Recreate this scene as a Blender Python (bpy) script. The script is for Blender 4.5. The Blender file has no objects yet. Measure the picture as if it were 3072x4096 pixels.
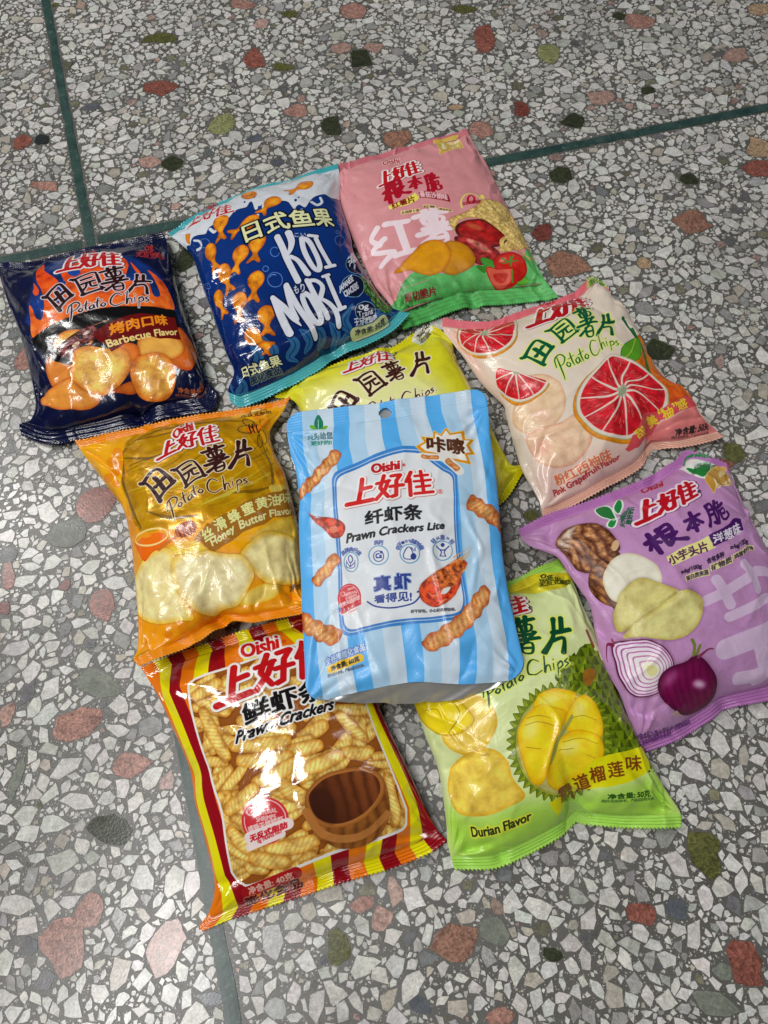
import bpy, math, random, time
import numpy as np
from mathutils import Vector
_t0 = time.time()
scene = bpy.context.scene
COL = scene.collection

# ---------------------------------------------------------------- camera
cam_data = bpy.data.cameras.new("camera")
cam_data.sensor_fit = 'VERTICAL'
cam_data.sensor_height = 36.0
cam_data.lens = 24.96
cam_data.clip_start = 0.02
cam_data.clip_end = 50.0
cam = bpy.data.objects.new("camera", cam_data)
cam.location = (0, 0, 0.52)
cam.rotation_euler = (math.radians(24.5), 0, 0)
COL.objects.link(cam)
scene.camera = cam

# ---------------------------------------------------------------- light: a covered place, lamps overhead, one of them an added fill
world = bpy.data.worlds.new("World")
scene.world = world
world.use_nodes = True
wb = world.node_tree.nodes['Background']
wb.inputs[0].default_value = (0.86, 0.93, 1.0, 1)
wb.inputs[1].default_value = 0.045

def area_lamp(name, loc, target, sx, sy, power, color=(1, 1, 1)):
    d = bpy.data.lights.new(name, 'AREA')
    d.shape = 'RECTANGLE'; d.size = sx; d.size_y = sy; d.energy = power; d.color = color
    o = bpy.data.objects.new(name, d)
    o.location = loc
    o.rotation_euler = (Vector(target) - Vector(loc)).to_track_quat('-Z', 'Y').to_euler()
    COL.objects.link(o)
    return o
la = area_lamp("fill_lamp", (-0.68, -0.30, 2.2), (-0.68, -0.30, 0), 0.28, 1.45, 34, (1.0, 0.985, 0.96))
la.rotation_euler = (0, 0, math.radians(-25))
lb = area_lamp("fill_lamp", (-1.55, 1.15, 1.95), (0, 0.35, 0), 0.20, 1.25, 27, (1.0, 0.985, 0.96))
lc_fill = area_lamp("fill_lamp", (1.15, 0.9, 2.3), (0, 0.4, 0), 0.20, 1.25, 3, (0.97, 0.985, 1.0))  # weak fill added on the right to even out the light, no real fixture

scene.view_settings.view_transform = 'Standard'
scene.view_settings.look = 'None'
scene.view_settings.exposure = -0.2
scene.view_settings.gamma = 1.0
scene.cycles.use_denoising = True
scene.cycles.max_bounces = 6
# ---------------------------------------------------------------- packet geometry (numpy, metres)
def vnoise(x, y, seed):
    """smooth value noise, arrays in, -1..1 out"""
    xi = np.floor(x).astype(np.int64); yi = np.floor(y).astype(np.int64)
    fx = x - xi; fy = y - yi
    fx = fx*fx*(3-2*fx); fy = fy*fy*(3-2*fy)
    def h(a, b):
        n = (a*374761393 + b*668265263 + seed*974634777) & 0xffffffff
        n = ((n ^ (n >> 13)) * 1274126177) & 0xffffffff
        n = n ^ (n >> 16)
        return (n & 0xffff)/32767.5 - 1.0
    a = h(xi, yi); b = h(xi+1, yi); c = h(xi, yi+1); d = h(xi+1, yi+1)
    return (a*(1-fx)+b*fx)*(1-fy) + (c*(1-fx)+d*fx)*fy

def smooth_curve(pts, n=160):
    """Catmull-Rom through the points, resampled evenly by arc length"""
    P = np.asarray(pts, float)
    Q = np.vstack([2*P[0]-P[1], P, 2*P[-1]-P[-2]])
    out = []
    t = np.linspace(0, 1, 12, endpoint=False)[:, None]
    for i in range(1, len(Q)-2):
        a, b, c, d = Q[i-1], Q[i], Q[i+1], Q[i+2]
        m1 = (c-a)*.42; m2 = (d-b)*.42
        out.append((2*t**3-3*t**2+1)*b + (t**3-2*t**2+t)*m1 + (-2*t**3+3*t**2)*c + (t**3-t**2)*m2)
    out.append(P[-1:])
    C_ = np.vstack(out)
    L = np.r_[0, np.cumsum(np.linalg.norm(np.diff(C_, axis=0), axis=1))]
    s = np.linspace(0, L[-1], n)
    return np.stack([np.interp(s, L, C_[:, k]) for k in range(P.shape[1])], 1)

def at(c, t):
    t = np.clip(t, 0, 1)*(len(c)-1)
    i = np.minimum(t.astype(int), len(c)-2); f = (t-i)[..., None]
    return c[i]*(1-f) + c[i+1]*f

def coons(b, u, v):
    T, B, L, R = b['_T'], b['_B'], b['_L'], b['_R']
    U = u[..., None]; V = v[..., None]
    return ((1-V)*at(T, u) + V*at(B, u) + (1-U)*at(L, v) + U*at(R, v)
            - ((1-U)*(1-V)*T[0] + U*(1-V)*T[-1] + (1-U)*V*B[0] + U*V*B[-1]))

def prep(b):
    for k in 'TBLR':
        b['_'+k] = smooth_curve(np.array(b[k])/1000.0)
    return b

def bump(b, u, v, back=False):
    """0..1 fullness of the pillow at u, v"""
    vs, vb = b['seal']
    w = np.clip((v-vs)/(1-vs-vb), 0, 1)
    su = np.sin(np.pi*np.clip(u, 0, 1))
    p = b.get('pw', (.75, .5))
    h = su**p[0]*(np.clip(4*w*(1-w), 0, 1))**p[1]
    return h, w

def spread(b, u, v):
    vs, vb = b['seal']
    w = np.clip((v-vs)/(1-vs-vb), 0, 1)
    k = np.clip(4*w*(1-w)*2.2, 0, 1)*b.get('round', .7)
    return u*(1-k) + (1-np.cos(np.pi*u))/2*k

def wrinkles(b, u, v, fine=True):
    vs, vb = b['seal']; sd = b['seed']
    w = np.clip((v-vs)/(1-vs-vb), 0, 1)
    z = np.zeros_like(u)
    for c in b.get('crease', ()):       # u0,v0,u1,v1, depth mm, width, sharp
        u0, v0, u1, v1, dep, wd = c[:6]
        A = 1.25
        dx, dy = u1-u0, (v1-v0)*A
        L2 = dx*dx+dy*dy
        t = ((u-u0)*dx + (v-v0)*A*dy)/L2
        tc = np.clip(t, 0, 1)
        d = np.hypot(u-(u0+tc*dx), (v-v0)*A-tc*dy)
        side = ((u-u0)*dy-(v-v0)*A*dx)/math.sqrt(L2)
        prof = np.exp(-d/wd) if len(c) > 6 else np.exp(-(d/wd)**2)
        z += -dep/1000*prof*(1-.75*tc)
    if fine:
        am = b.get('wr', 1.0)/1000
        for (d, s) in ((w, 1), (1-w, 2)):
            n = vnoise(u*11+vnoise(u*3, d*3, sd+9)*.8, d*1.6, sd+s)
            z += am*1.9*np.exp(-d/.10)*n*np.clip(d*25, 0, 1)
            n = vnoise(u*24+vnoise(u*5, d*5, sd+7), d*3, sd+s+20)
            z += am*.8*np.exp(-d/.06)*n*np.clip(d*30, 0, 1)
        for cu, cv, s in ((0, 0, 3), (1, 0, 4), (0, 1, 5), (1, 1, 6)):
            du = np.abs(u-cu); dv = np.abs(w-cv)*1.25
            r = np.hypot(du, dv)+1e-6; a = np.arctan2(dv, du)
            n = vnoise(a*6.5, r*3, sd+s)
            z += am*2.4*n*np.clip(r*12, 0, 1)*np.exp(-(r/.27)**2)
        X = u*5+vnoise(u*4, v*5, sd+31)*.6; Y = v*6+vnoise(u*4, v*5, sd+32)*.6
        rg = 1-np.abs(vnoise(X, Y, sd+33))*2.2
        z += am*.85*np.clip(rg, 0, 1)**2*np.clip(vnoise(u*2.3, v*2.7, sd+34)+.45, 0, 1)
        X = u*3.2+v*1.5; Y = v*3.1-u*1.9
        rg = 1-np.abs(vnoise(X, Y, sd+43))*2.0
        z -= am*1.1*np.clip(rg, 0, 1)**2*np.clip(vnoise(u*2.1+5, v*2.2, sd+44)+.3, 0, 1)
        X = u*6.5-v*3.4+vnoise(u*3, v*3, sd+61)*.7; Y = v*5.2+u*2.2+vnoise(u*3, v*3, sd+62)*.7
        rg = 1-np.abs(vnoise(X, Y, sd+63))*3.6
        z += am*1.0*np.clip(rg, 0, 1)*np.clip(vnoise(u*2.6+9, v*3.1, sd+64)+.25, 0, 1)
        edge = np.exp(-np.minimum(u, 1-u)/.09)
        rg = 1-np.abs(vnoise(u*2.4+v*1.2, v*9, sd+71))*2.4
        z -= am*2.2*edge*np.clip(rg, 0, 1)
        rs = np.random.default_rng(sd*7+1)
        for k in range(15):      # long sharp folds running in from the edges
            e = rs.integers(0, 4); t0 = rs.uniform(.05, .95)
            u0, w0 = ((t0, .0), (t0, 1.0), (.03, t0), (.97, t0))[e]
            an = (1.57, -1.57, 0, 3.14)[e]+rs.uniform(-.8, .8); ln = rs.uniform(.14, .42)
            dx, dy = math.cos(an)*ln, math.sin(an)*ln
            t = ((u-u0)*dx+(w-w0)*dy)/(ln*ln); tc = np.clip(t, 0, 1)
            wob = .012*np.sin(t*9+k)
            d = np.hypot(u-(u0+tc*dx)+wob*dy/ln, w-(w0+tc*dy)-wob*dx/ln)
            z += am*rs.choice((-1.5, 1.3))*np.exp(-d/rs.uniform(.012, .026))*np.clip(tc*8, 0, 1)*(1-tc)**.6
        z += am*.25*vnoise(u*18, v*22, sd+35) + am*1.0*vnoise(u*2.6, v*3.1, sd+36)
        z *= np.clip(np.minimum(u, 1-u)*14, .15, 1)
    return z

def ribs(b, u, v):
    vs, vb = b['seal']; n = b.get('ribs', 4)
    z = np.zeros_like(u)
    for s, d in ((vs, v), (vb, 1-v)):
        if s <= 0: continue
        m = (d < s)
        t = d/s
        z += np.where(m, b.get('ra', .0005)*np.sin(t*n*2*np.pi)*np.clip((1-t)*4, 0, 1), 0)
        z += np.where(m, .0016*vnoise(u*7, t*.7, b['seed']+51)*np.clip(1.2-t, .3, 1), 0)
    return z

def front(b, u, v, fine=True):
    """front film of a packet: arrays u, v in 0..1 -> (...,3) metres"""
    P = coons(b, spread(b, u, v), v)
    h, w = bump(b, u, v)
    z = P[..., 2] + b['up']/1000*h + wrinkles(b, u, v, fine)
    if fine: z = z + ribs(b, u, v)
    P = P.copy(); P[..., 2] = np.maximum(z, .0012)
    return P

def back(b, u, v):
    P = coons(b, spread(b, u, v), v)
    h, w = bump(b, u, v)
    P = P.copy()
    P[..., 2] = np.maximum(P[..., 2] - b['dn']/1000*h - .0004, .0007)
    return P
STRIPS = [([-0.4911, 1.1882], [-0.0304, -0.2941], 0.0098), ([-0.6085, 0.4317], [-0.2938, 0.523], 0.011), ([-0.2789, 0.5288], [0.7549, 0.813], 0.0114)]
BIG_STONES = [(-0.0355, 0.8917, 0.017, 0.0142, -0.29, (0.5, 0.27, 0.22)), (-0.1682, 0.9025, 0.0138, 0.009, -0.18, (0.5, 0.27, 0.22)), (-0.1484, 0.8023, 0.0126, 0.017, 0.21, (0.34, 0.12, 0.09)), (-0.0475, 0.8204, 0.0122, 0.0091, 0.06, (0.56, 0.36, 0.3)), (-0.013, 0.8229, 0.0133, 0.0091, -0.28, (0.56, 0.36, 0.3)), (0.1138, 0.8396, 0.0118, 0.023, -0.05, (0.34, 0.12, 0.09)), (-0.2457, 0.7539, 0.0169, 0.0131, -0.01, (0.34, 0.12, 0.09)), (-0.0951, 0.7144, 0.013, 0.0125, -0.24, (0.5, 0.27, 0.22)), (0.1499, 0.7159, 0.009, 0.0126, 0.16, (0.24, 0.07, 0.055)), (-0.3809, 0.666, 0.0112, 0.0105, -0.27, (0.34, 0.12, 0.09)), (-0.3619, 0.6688, 0.0078, 0.0077, -0.08, (0.035, 0.04, 0.04)), (0.0783, 0.7204, 0.0101, 0.0052, 0.01, (0.55, 0.38, 0.24)), (0.0149, 0.6695, 0.0142, 0.0154, -0.05, (0.38, 0.2, 0.14)), (0.1049, 0.6852, 0.0128, 0.0136, 0.06, (0.5, 0.27, 0.22)), (0.2996, 0.8714, 0.019, 0.0147, 0.17, (0.5, 0.27, 0.22)), (0.2364, 0.737, 0.0157, 0.0106, 0.32, (0.56, 0.36, 0.3)), (0.394, 0.6569, 0.0136, 0.0145, -0.15, (0.55, 0.38, 0.24)), (0.3896, 0.6261, 0.0179, 0.0127, 0.1, (0.34, 0.12, 0.09)), (0.3046, 0.5519, 0.0183, 0.0138, 0.14, (0.38, 0.2, 0.14)), (0.1753, 0.498, 0.0217, 0.0166, -0.15, (0.38, 0.2, 0.14)), (0.1546, 0.5384, 0.0095, 0.0127, -0.35, (0.24, 0.07, 0.055)), (0.2484, 0.498, 0.0066, 0.0075, 0.33, (0.55, 0.38, 0.24)), (-0.3461, 0.6015, 0.0155, 0.0072, -0.14, (0.5, 0.27, 0.22)), (-0.2424, 0.6362, 0.012, 0.0085, -0.13, (0.56, 0.36, 0.3)), (0.2746, 0.2783, 0.0154, 0.0061, 0.27, (0.34, 0.12, 0.09)), (-0.2567, 0.8388, 0.0228, 0.0101, 0.06, (0.14, 0.145, 0.045)), (0.1877, 0.8121, 0.0137, 0.0171, -0.02, (0.34, 0.36, 0.16)), (-0.0271, 0.8039, 0.0126, 0.017, 0.19, (0.055, 0.065, 0.035)), (-0.1733, 0.6924, 0.0154, 0.0179, -0.33, (0.34, 0.36, 0.16)), (-0.0582, 0.691, 0.0114, 0.0151, 0.14, (0.055, 0.065, 0.035)), (-0.1134, 0.7877, 0.0115, 0.0056, -0.09, (0.14, 0.145, 0.045)), (-0.2194, 0.6328, 0.0106, 0.0101, -0.29, (0.055, 0.065, 0.035)), (-0.112, 0.8846, 0.011, 0.0071, 0.11, (0.14, 0.145, 0.045)), (0.2027, 0.6982, 0.0139, 0.0109, 0.3, (0.055, 0.065, 0.035)), (0.1822, 0.616, 0.0143, 0.0126, -0.2, (0.055, 0.065, 0.035)), (0.3138, 0.6107, 0.0104, 0.0079, 0.09, (0.055, 0.065, 0.035)), (0.0965, 0.8935, 0.0149, 0.0071, -0.14, (0.14, 0.145, 0.045)), (0.2915, 0.7485, 0.0077, 0.0054, 0.17, (0.055, 0.065, 0.035)), (0.2932, 0.2906, 0.0097, 0.0127, 0.16, (0.14, 0.145, 0.045)), (0.2476, 0.3964, 0.0129, 0.0121, -0.2, (0.055, 0.065, 0.035)), (-0.2506, 0.2168, 0.0162, 0.013, 0.23, (0.055, 0.065, 0.035)), (-0.2325, 0.2427, 0.0135, 0.0151, 0.11, (0.34, 0.12, 0.09)), (-0.2149, 0.1589, 0.0105, 0.0126, 0.13, (0.34, 0.12, 0.09)), (-0.2245, 0.1718, 0.006, 0.0092, 0.22, (0.035, 0.04, 0.04)), (-0.2444, 0.1756, 0.0046, 0.0052, -0.05, (0.24, 0.07, 0.055)), (-0.2904, 0.1823, 0.0054, 0.0112, 0.18, (0.34, 0.12, 0.09)), (-0.2875, 0.1564, 0.0042, 0.0054, 0.26, (0.24, 0.07, 0.055)), (-0.2071, 0.0992, 0.0176, 0.0095, -0.28, (0.26, 0.28, 0.23)), (-0.2179, 0.0716, 0.0164, 0.011, 0.24, (0.5, 0.27, 0.22)), (-0.1756, 0.0452, 0.0136, 0.0093, -0.07, (0.5, 0.27, 0.22)), (-0.1825, 0.0042, 0.0155, 0.0098, -0.01, (0.055, 0.065, 0.035)), (-0.2526, 0.0347, 0.0048, 0.0133, -0.25, (0.26, 0.28, 0.23)), (-0.2685, 0.078, 0.0066, 0.008, 0.14, (0.56, 0.36, 0.3)), (-0.1886, -0.0419, 0.0083, 0.0103, -0.15, (0.5, 0.27, 0.22)), (-0.2013, -0.0611, 0.0139, 0.0161, 0.26, (0.5, 0.27, 0.22)), (-0.1374, -0.0636, 0.0131, 0.0154, -0.16, (0.5, 0.27, 0.22)), (-0.0296, -0.0636, 0.0073, 0.0109, 0.04, (0.14, 0.145, 0.045)), (0.0454, -0.0616, 0.0153, 0.01, -0.07, (0.38, 0.2, 0.14)), (0.0706, -0.0553, 0.0103, 0.0096, 0.08, (0.26, 0.28, 0.23)), (0.1061, -0.0679, 0.0073, 0.0037, -0.21, (0.055, 0.065, 0.035)), (0.1645, -0.0458, 0.0111, 0.008, -0.22, (0.34, 0.12, 0.09)), (0.1879, -0.0424, 0.0089, 0.0062, 0.17, (0.14, 0.155, 0.18)), (0.2112, -0.0098, 0.0119, 0.015, 0.18, (0.14, 0.145, 0.045)), (0.2255, -0.0723, 0.0123, 0.0152, 0.05, (0.34, 0.12, 0.09)), (-0.0133, -0.0393, 0.0092, 0.0047, 0.29, (0.5, 0.27, 0.22)), (-0.0013, -0.0484, 0.0071, 0.0064, -0.21, (0.56, 0.36, 0.3)), (0.278, 0.1403, 0.0069, 0.0105, 0.25, (0.5, 0.27, 0.22)), (0.2474, 0.1995, 0.0065, 0.0069, -0.23, (0.14, 0.145, 0.045)), (0.1172, 0.2333, 0.0067, 0.0057, 0.33, (0.14, 0.145, 0.045)), (-0.0375, -0.0711, 0.0043, 0.0037, 0.09, (0.14, 0.155, 0.18)), (0.2692, 0.151, 0.0059, 0.0125, 0.07, (0.56, 0.36, 0.3)), (0.4008, 0.808, 0.0158, 0.0122, 0.33, (0.56, 0.36, 0.3)), (0.4459, 0.8935, 0.0138, 0.0107, 0.2, (0.55, 0.38, 0.24)), (-0.3917, 0.9007, 0.0055, 0.0054, 0.2, (0.14, 0.145, 0.045)), (0.102, 0.254, 0.0049, 0.0042, -0.31, (0.14, 0.155, 0.18)), (-0.1063, -0.0917, 0.0099, 0.0047, -0.09, (0.14, 0.155, 0.18)), (0.2026, -0.094, 0.0127, 0.0059, -0.29, (0.26, 0.28, 0.23)), (0.0214, -0.094, 0.0071, 0.0047, -0.21, (0.14, 0.155, 0.18)), (-0.2934, 0.1995, 0.0072, 0.0058, -0.2, (0.035, 0.04, 0.04)), (-0.191, 0.5038, 0.0098, 0.0145, 0.25, (0.055, 0.065, 0.035)), (-0.3185, 0.3898, 0.0083, 0.015, -0.26, (0.5, 0.27, 0.22)), (0.2763, 0.8802, 0.0082, 0.007, -0.14, (0.055, 0.065, 0.035)), (0.0705, -0.0999, 0.0084, 0.0047, -0.01, (0.5, 0.27, 0.22)), (-0.1103, 0.6362, 0.0062, 0.0048, 0.24, (0.14, 0.155, 0.18)), (-0.3171, 0.7219, 0.0076, 0.006, 0.33, (0.14, 0.155, 0.18)), (-0.1369, 0.6709, 0.0073, 0.0056, 0.15, (0.14, 0.155, 0.18)), (0.2101, -0.0772, 0.0058, 0.0049, -0.2, (0.26, 0.28, 0.23))]
COVERS = [[[-0.365, 0.492], [-0.349, 0.49], [-0.333, 0.49], [-0.318, 0.496], [-0.304, 0.502], [-0.288, 0.507], [-0.273, 0.511], [-0.258, 0.515], [-0.242, 0.519], [-0.227, 0.524], [-0.212, 0.528], [-0.205, 0.51], [-0.199, 0.491], [-0.194, 0.472], [-0.188, 0.453], [-0.182, 0.434], [-0.175, 0.415], [-0.168, 0.397], [-0.161, 0.378], [-0.154, 0.36], [-0.142, 0.347], [-0.147, 0.329], [-0.165, 0.326], [-0.183, 0.321], [-0.2, 0.316], [-0.218, 0.311], [-0.235, 0.305], [-0.253, 0.301], [-0.271, 0.297], [-0.289, 0.3], [-0.305, 0.306], [-0.295, 0.317], [-0.296, 0.338], [-0.303, 0.358], [-0.311, 0.378], [-0.319, 0.398], [-0.329, 0.417], [-0.338, 0.436], [-0.348, 0.455], [-0.357, 0.474]], [[-0.207, 0.525], [-0.194, 0.539], [-0.18, 0.551], [-0.164, 0.562], [-0.148, 0.571], [-0.132, 0.581], [-0.115, 0.588], [-0.097, 0.595], [-0.08, 0.603], [-0.063, 0.611], [-0.046, 0.618], [-0.044, 0.596], [-0.043, 0.574], [-0.041, 0.553], [-0.036, 0.532], [-0.031, 0.51], [-0.026, 0.489], [-0.017, 0.469], [-0.008, 0.45], [0.004, 0.432], [0.023, 0.425], [0.011, 0.411], [-0.003, 0.4], [-0.02, 0.391], [-0.037, 0.383], [-0.05, 0.371], [-0.065, 0.359], [-0.08, 0.349], [-0.097, 0.341], [-0.113, 0.333], [-0.13, 0.334], [-0.13, 0.354], [-0.134, 0.374], [-0.142, 0.394], [-0.15, 0.414], [-0.157, 0.434], [-0.165, 0.454], [-0.172, 0.474], [-0.18, 0.494], [-0.193, 0.51]], [[-0.048, 0.621], [-0.034, 0.627], [-0.021, 0.633], [-0.007, 0.639], [0.006, 0.645], [0.02, 0.65], [0.034, 0.656], [0.047, 0.662], [0.061, 0.667], [0.075, 0.673], [0.087, 0.679], [0.093, 0.655], [0.1, 0.633], [0.108, 0.61], [0.114, 0.587], [0.121, 0.564], [0.128, 0.541], [0.136, 0.518], [0.142, 0.495], [0.15, 0.473], [0.162, 0.454], [0.147, 0.451], [0.132, 0.449], [0.116, 0.447], [0.101, 0.445], [0.086, 0.444], [0.072, 0.439], [0.057, 0.434], [0.043, 0.428], [0.029, 0.421], [0.017, 0.414], [0.009, 0.434], [-0.004, 0.452], [-0.014, 0.472], [-0.021, 0.493], [-0.029, 0.514], [-0.036, 0.535], [-0.042, 0.556], [-0.046, 0.578], [-0.048, 0.6]], [[0.053, 0.425], [0.07, 0.423], [0.088, 0.421], [0.105, 0.424], [0.121, 0.431], [0.137, 0.438], [0.153, 0.445], [0.169, 0.452], [0.182, 0.463], [0.195, 0.475], [0.206, 0.463], [0.21, 0.445], [0.216, 0.428], [0.223, 0.411], [0.227, 0.393], [0.23, 0.374], [0.237, 0.357], [0.249, 0.343], [0.262, 0.331], [0.271, 0.315], [0.284, 0.303], [0.266, 0.297], [0.248, 0.293], [0.23, 0.294], [0.217, 0.284], [0.205, 0.271], [0.19, 0.261], [0.174, 0.252], [0.158, 0.243], [0.141, 0.235], [0.126, 0.227], [0.12, 0.248], [0.111, 0.267], [0.106, 0.289], [0.103, 0.31], [0.099, 0.331], [0.085, 0.348], [0.075, 0.367], [0.065, 0.386], [0.055, 0.405]], [[-0.257, 0.298], [-0.239, 0.302], [-0.221, 0.305], [-0.203, 0.309], [-0.185, 0.313], [-0.167, 0.317], [-0.149, 0.32], [-0.131, 0.324], [-0.114, 0.328], [-0.096, 0.332], [-0.079, 0.336], [-0.088, 0.317], [-0.094, 0.298], [-0.087, 0.279], [-0.078, 0.26], [-0.072, 0.24], [-0.067, 0.22], [-0.064, 0.199], [-0.062, 0.179], [-0.058, 0.159], [-0.044, 0.147], [-0.058, 0.144], [-0.071, 0.141], [-0.084, 0.138], [-0.097, 0.136], [-0.11, 0.138], [-0.12, 0.129], [-0.13, 0.121], [-0.142, 0.115], [-0.154, 0.109], [-0.166, 0.104], [-0.171, 0.122], [-0.177, 0.143], [-0.182, 0.164], [-0.188, 0.186], [-0.195, 0.207], [-0.203, 0.228], [-0.215, 0.247], [-0.229, 0.264], [-0.244, 0.281]], [[-0.093, 0.34], [-0.083, 0.355], [-0.067, 0.364], [-0.05, 0.371], [-0.034, 0.377], [-0.017, 0.384], [0.001, 0.39], [0.016, 0.399], [0.03, 0.41], [0.046, 0.413], [0.059, 0.402], [0.061, 0.387], [0.064, 0.372], [0.069, 0.357], [0.074, 0.342], [0.08, 0.328], [0.085, 0.313], [0.091, 0.299], [0.098, 0.284], [0.107, 0.274], [0.119, 0.28], [0.11, 0.265], [0.101, 0.251], [0.089, 0.239], [0.073, 0.233], [0.056, 0.228], [0.04, 0.223], [0.023, 0.217], [0.007, 0.213], [-0.01, 0.212], [-0.027, 0.21], [-0.032, 0.224], [-0.038, 0.238], [-0.044, 0.252], [-0.049, 0.267], [-0.055, 0.281], [-0.06, 0.296], [-0.065, 0.31], [-0.07, 0.325], [-0.08, 0.336]], [[-0.174, 0.11], [-0.161, 0.115], [-0.147, 0.121], [-0.132, 0.126], [-0.118, 0.131], [-0.104, 0.136], [-0.09, 0.141], [-0.075, 0.145], [-0.061, 0.149], [-0.046, 0.153], [-0.032, 0.157], [-0.026, 0.14], [-0.02, 0.124], [-0.013, 0.107], [-0.007, 0.09], [-0.0, 0.074], [0.008, 0.058], [0.015, 0.042], [0.023, 0.026], [0.031, 0.01], [0.041, -0.003], [0.027, -0.011], [0.011, -0.017], [-0.005, -0.022], [-0.022, -0.026], [-0.038, -0.03], [-0.054, -0.035], [-0.07, -0.04], [-0.086, -0.045], [-0.102, -0.05], [-0.116, -0.051], [-0.108, -0.036], [-0.11, -0.019], [-0.116, -0.001], [-0.123, 0.016], [-0.128, 0.033], [-0.135, 0.05], [-0.144, 0.066], [-0.154, 0.081], [-0.164, 0.096]], [[-0.012, 0.153], [0.003, 0.156], [0.018, 0.159], [0.033, 0.162], [0.048, 0.165], [0.064, 0.168], [0.079, 0.171], [0.094, 0.174], [0.108, 0.18], [0.122, 0.187], [0.135, 0.194], [0.142, 0.175], [0.146, 0.156], [0.153, 0.136], [0.158, 0.117], [0.162, 0.097], [0.168, 0.077], [0.174, 0.058], [0.183, 0.04], [0.192, 0.022], [0.197, 0.005], [0.181, 0.005], [0.165, 0.005], [0.149, 0.006], [0.133, 0.008], [0.12, 0.002], [0.106, -0.006], [0.091, -0.012], [0.076, -0.018], [0.061, -0.02], [0.046, -0.02], [0.041, -0.002], [0.04, 0.016], [0.037, 0.035], [0.032, 0.053], [0.026, 0.07], [0.018, 0.087], [0.009, 0.103], [0.001, 0.12], [-0.006, 0.137]], [[0.105, 0.217], [0.122, 0.225], [0.14, 0.232], [0.159, 0.239], [0.177, 0.246], [0.195, 0.254], [0.213, 0.262], [0.229, 0.272], [0.244, 0.285], [0.262, 0.282], [0.279, 0.275], [0.28, 0.257], [0.282, 0.239], [0.285, 0.221], [0.29, 0.203], [0.294, 0.185], [0.297, 0.167], [0.299, 0.149], [0.301, 0.13], [0.304, 0.112], [0.308, 0.096], [0.295, 0.093], [0.282, 0.09], [0.269, 0.087], [0.255, 0.084], [0.242, 0.082], [0.23, 0.075], [0.218, 0.068], [0.206, 0.062], [0.194, 0.057], [0.181, 0.053], [0.171, 0.066], [0.165, 0.084], [0.157, 0.102], [0.152, 0.12], [0.15, 0.14], [0.146, 0.159], [0.136, 0.176], [0.126, 0.192], [0.11, 0.201]], [[-0.074, 0.292], [-0.059, 0.295], [-0.044, 0.297], [-0.028, 0.3], [-0.013, 0.302], [0.003, 0.304], [0.018, 0.307], [0.033, 0.31], [0.049, 0.312], [0.064, 0.315], [0.079, 0.316], [0.08, 0.294], [0.08, 0.272], [0.082, 0.25], [0.083, 0.227], [0.083, 0.205], [0.084, 0.183], [0.085, 0.161], [0.088, 0.139], [0.092, 0.117], [0.094, 0.096], [0.079, 0.093], [0.065, 0.092], [0.05, 0.091], [0.035, 0.092], [0.021, 0.092], [0.006, 0.09], [-0.008, 0.088], [-0.023, 0.085], [-0.037, 0.081], [-0.051, 0.079], [-0.052, 0.101], [-0.054, 0.122], [-0.056, 0.144], [-0.058, 0.165], [-0.06, 0.187], [-0.061, 0.208], [-0.062, 0.23], [-0.067, 0.251], [-0.072, 0.272]]]
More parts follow.
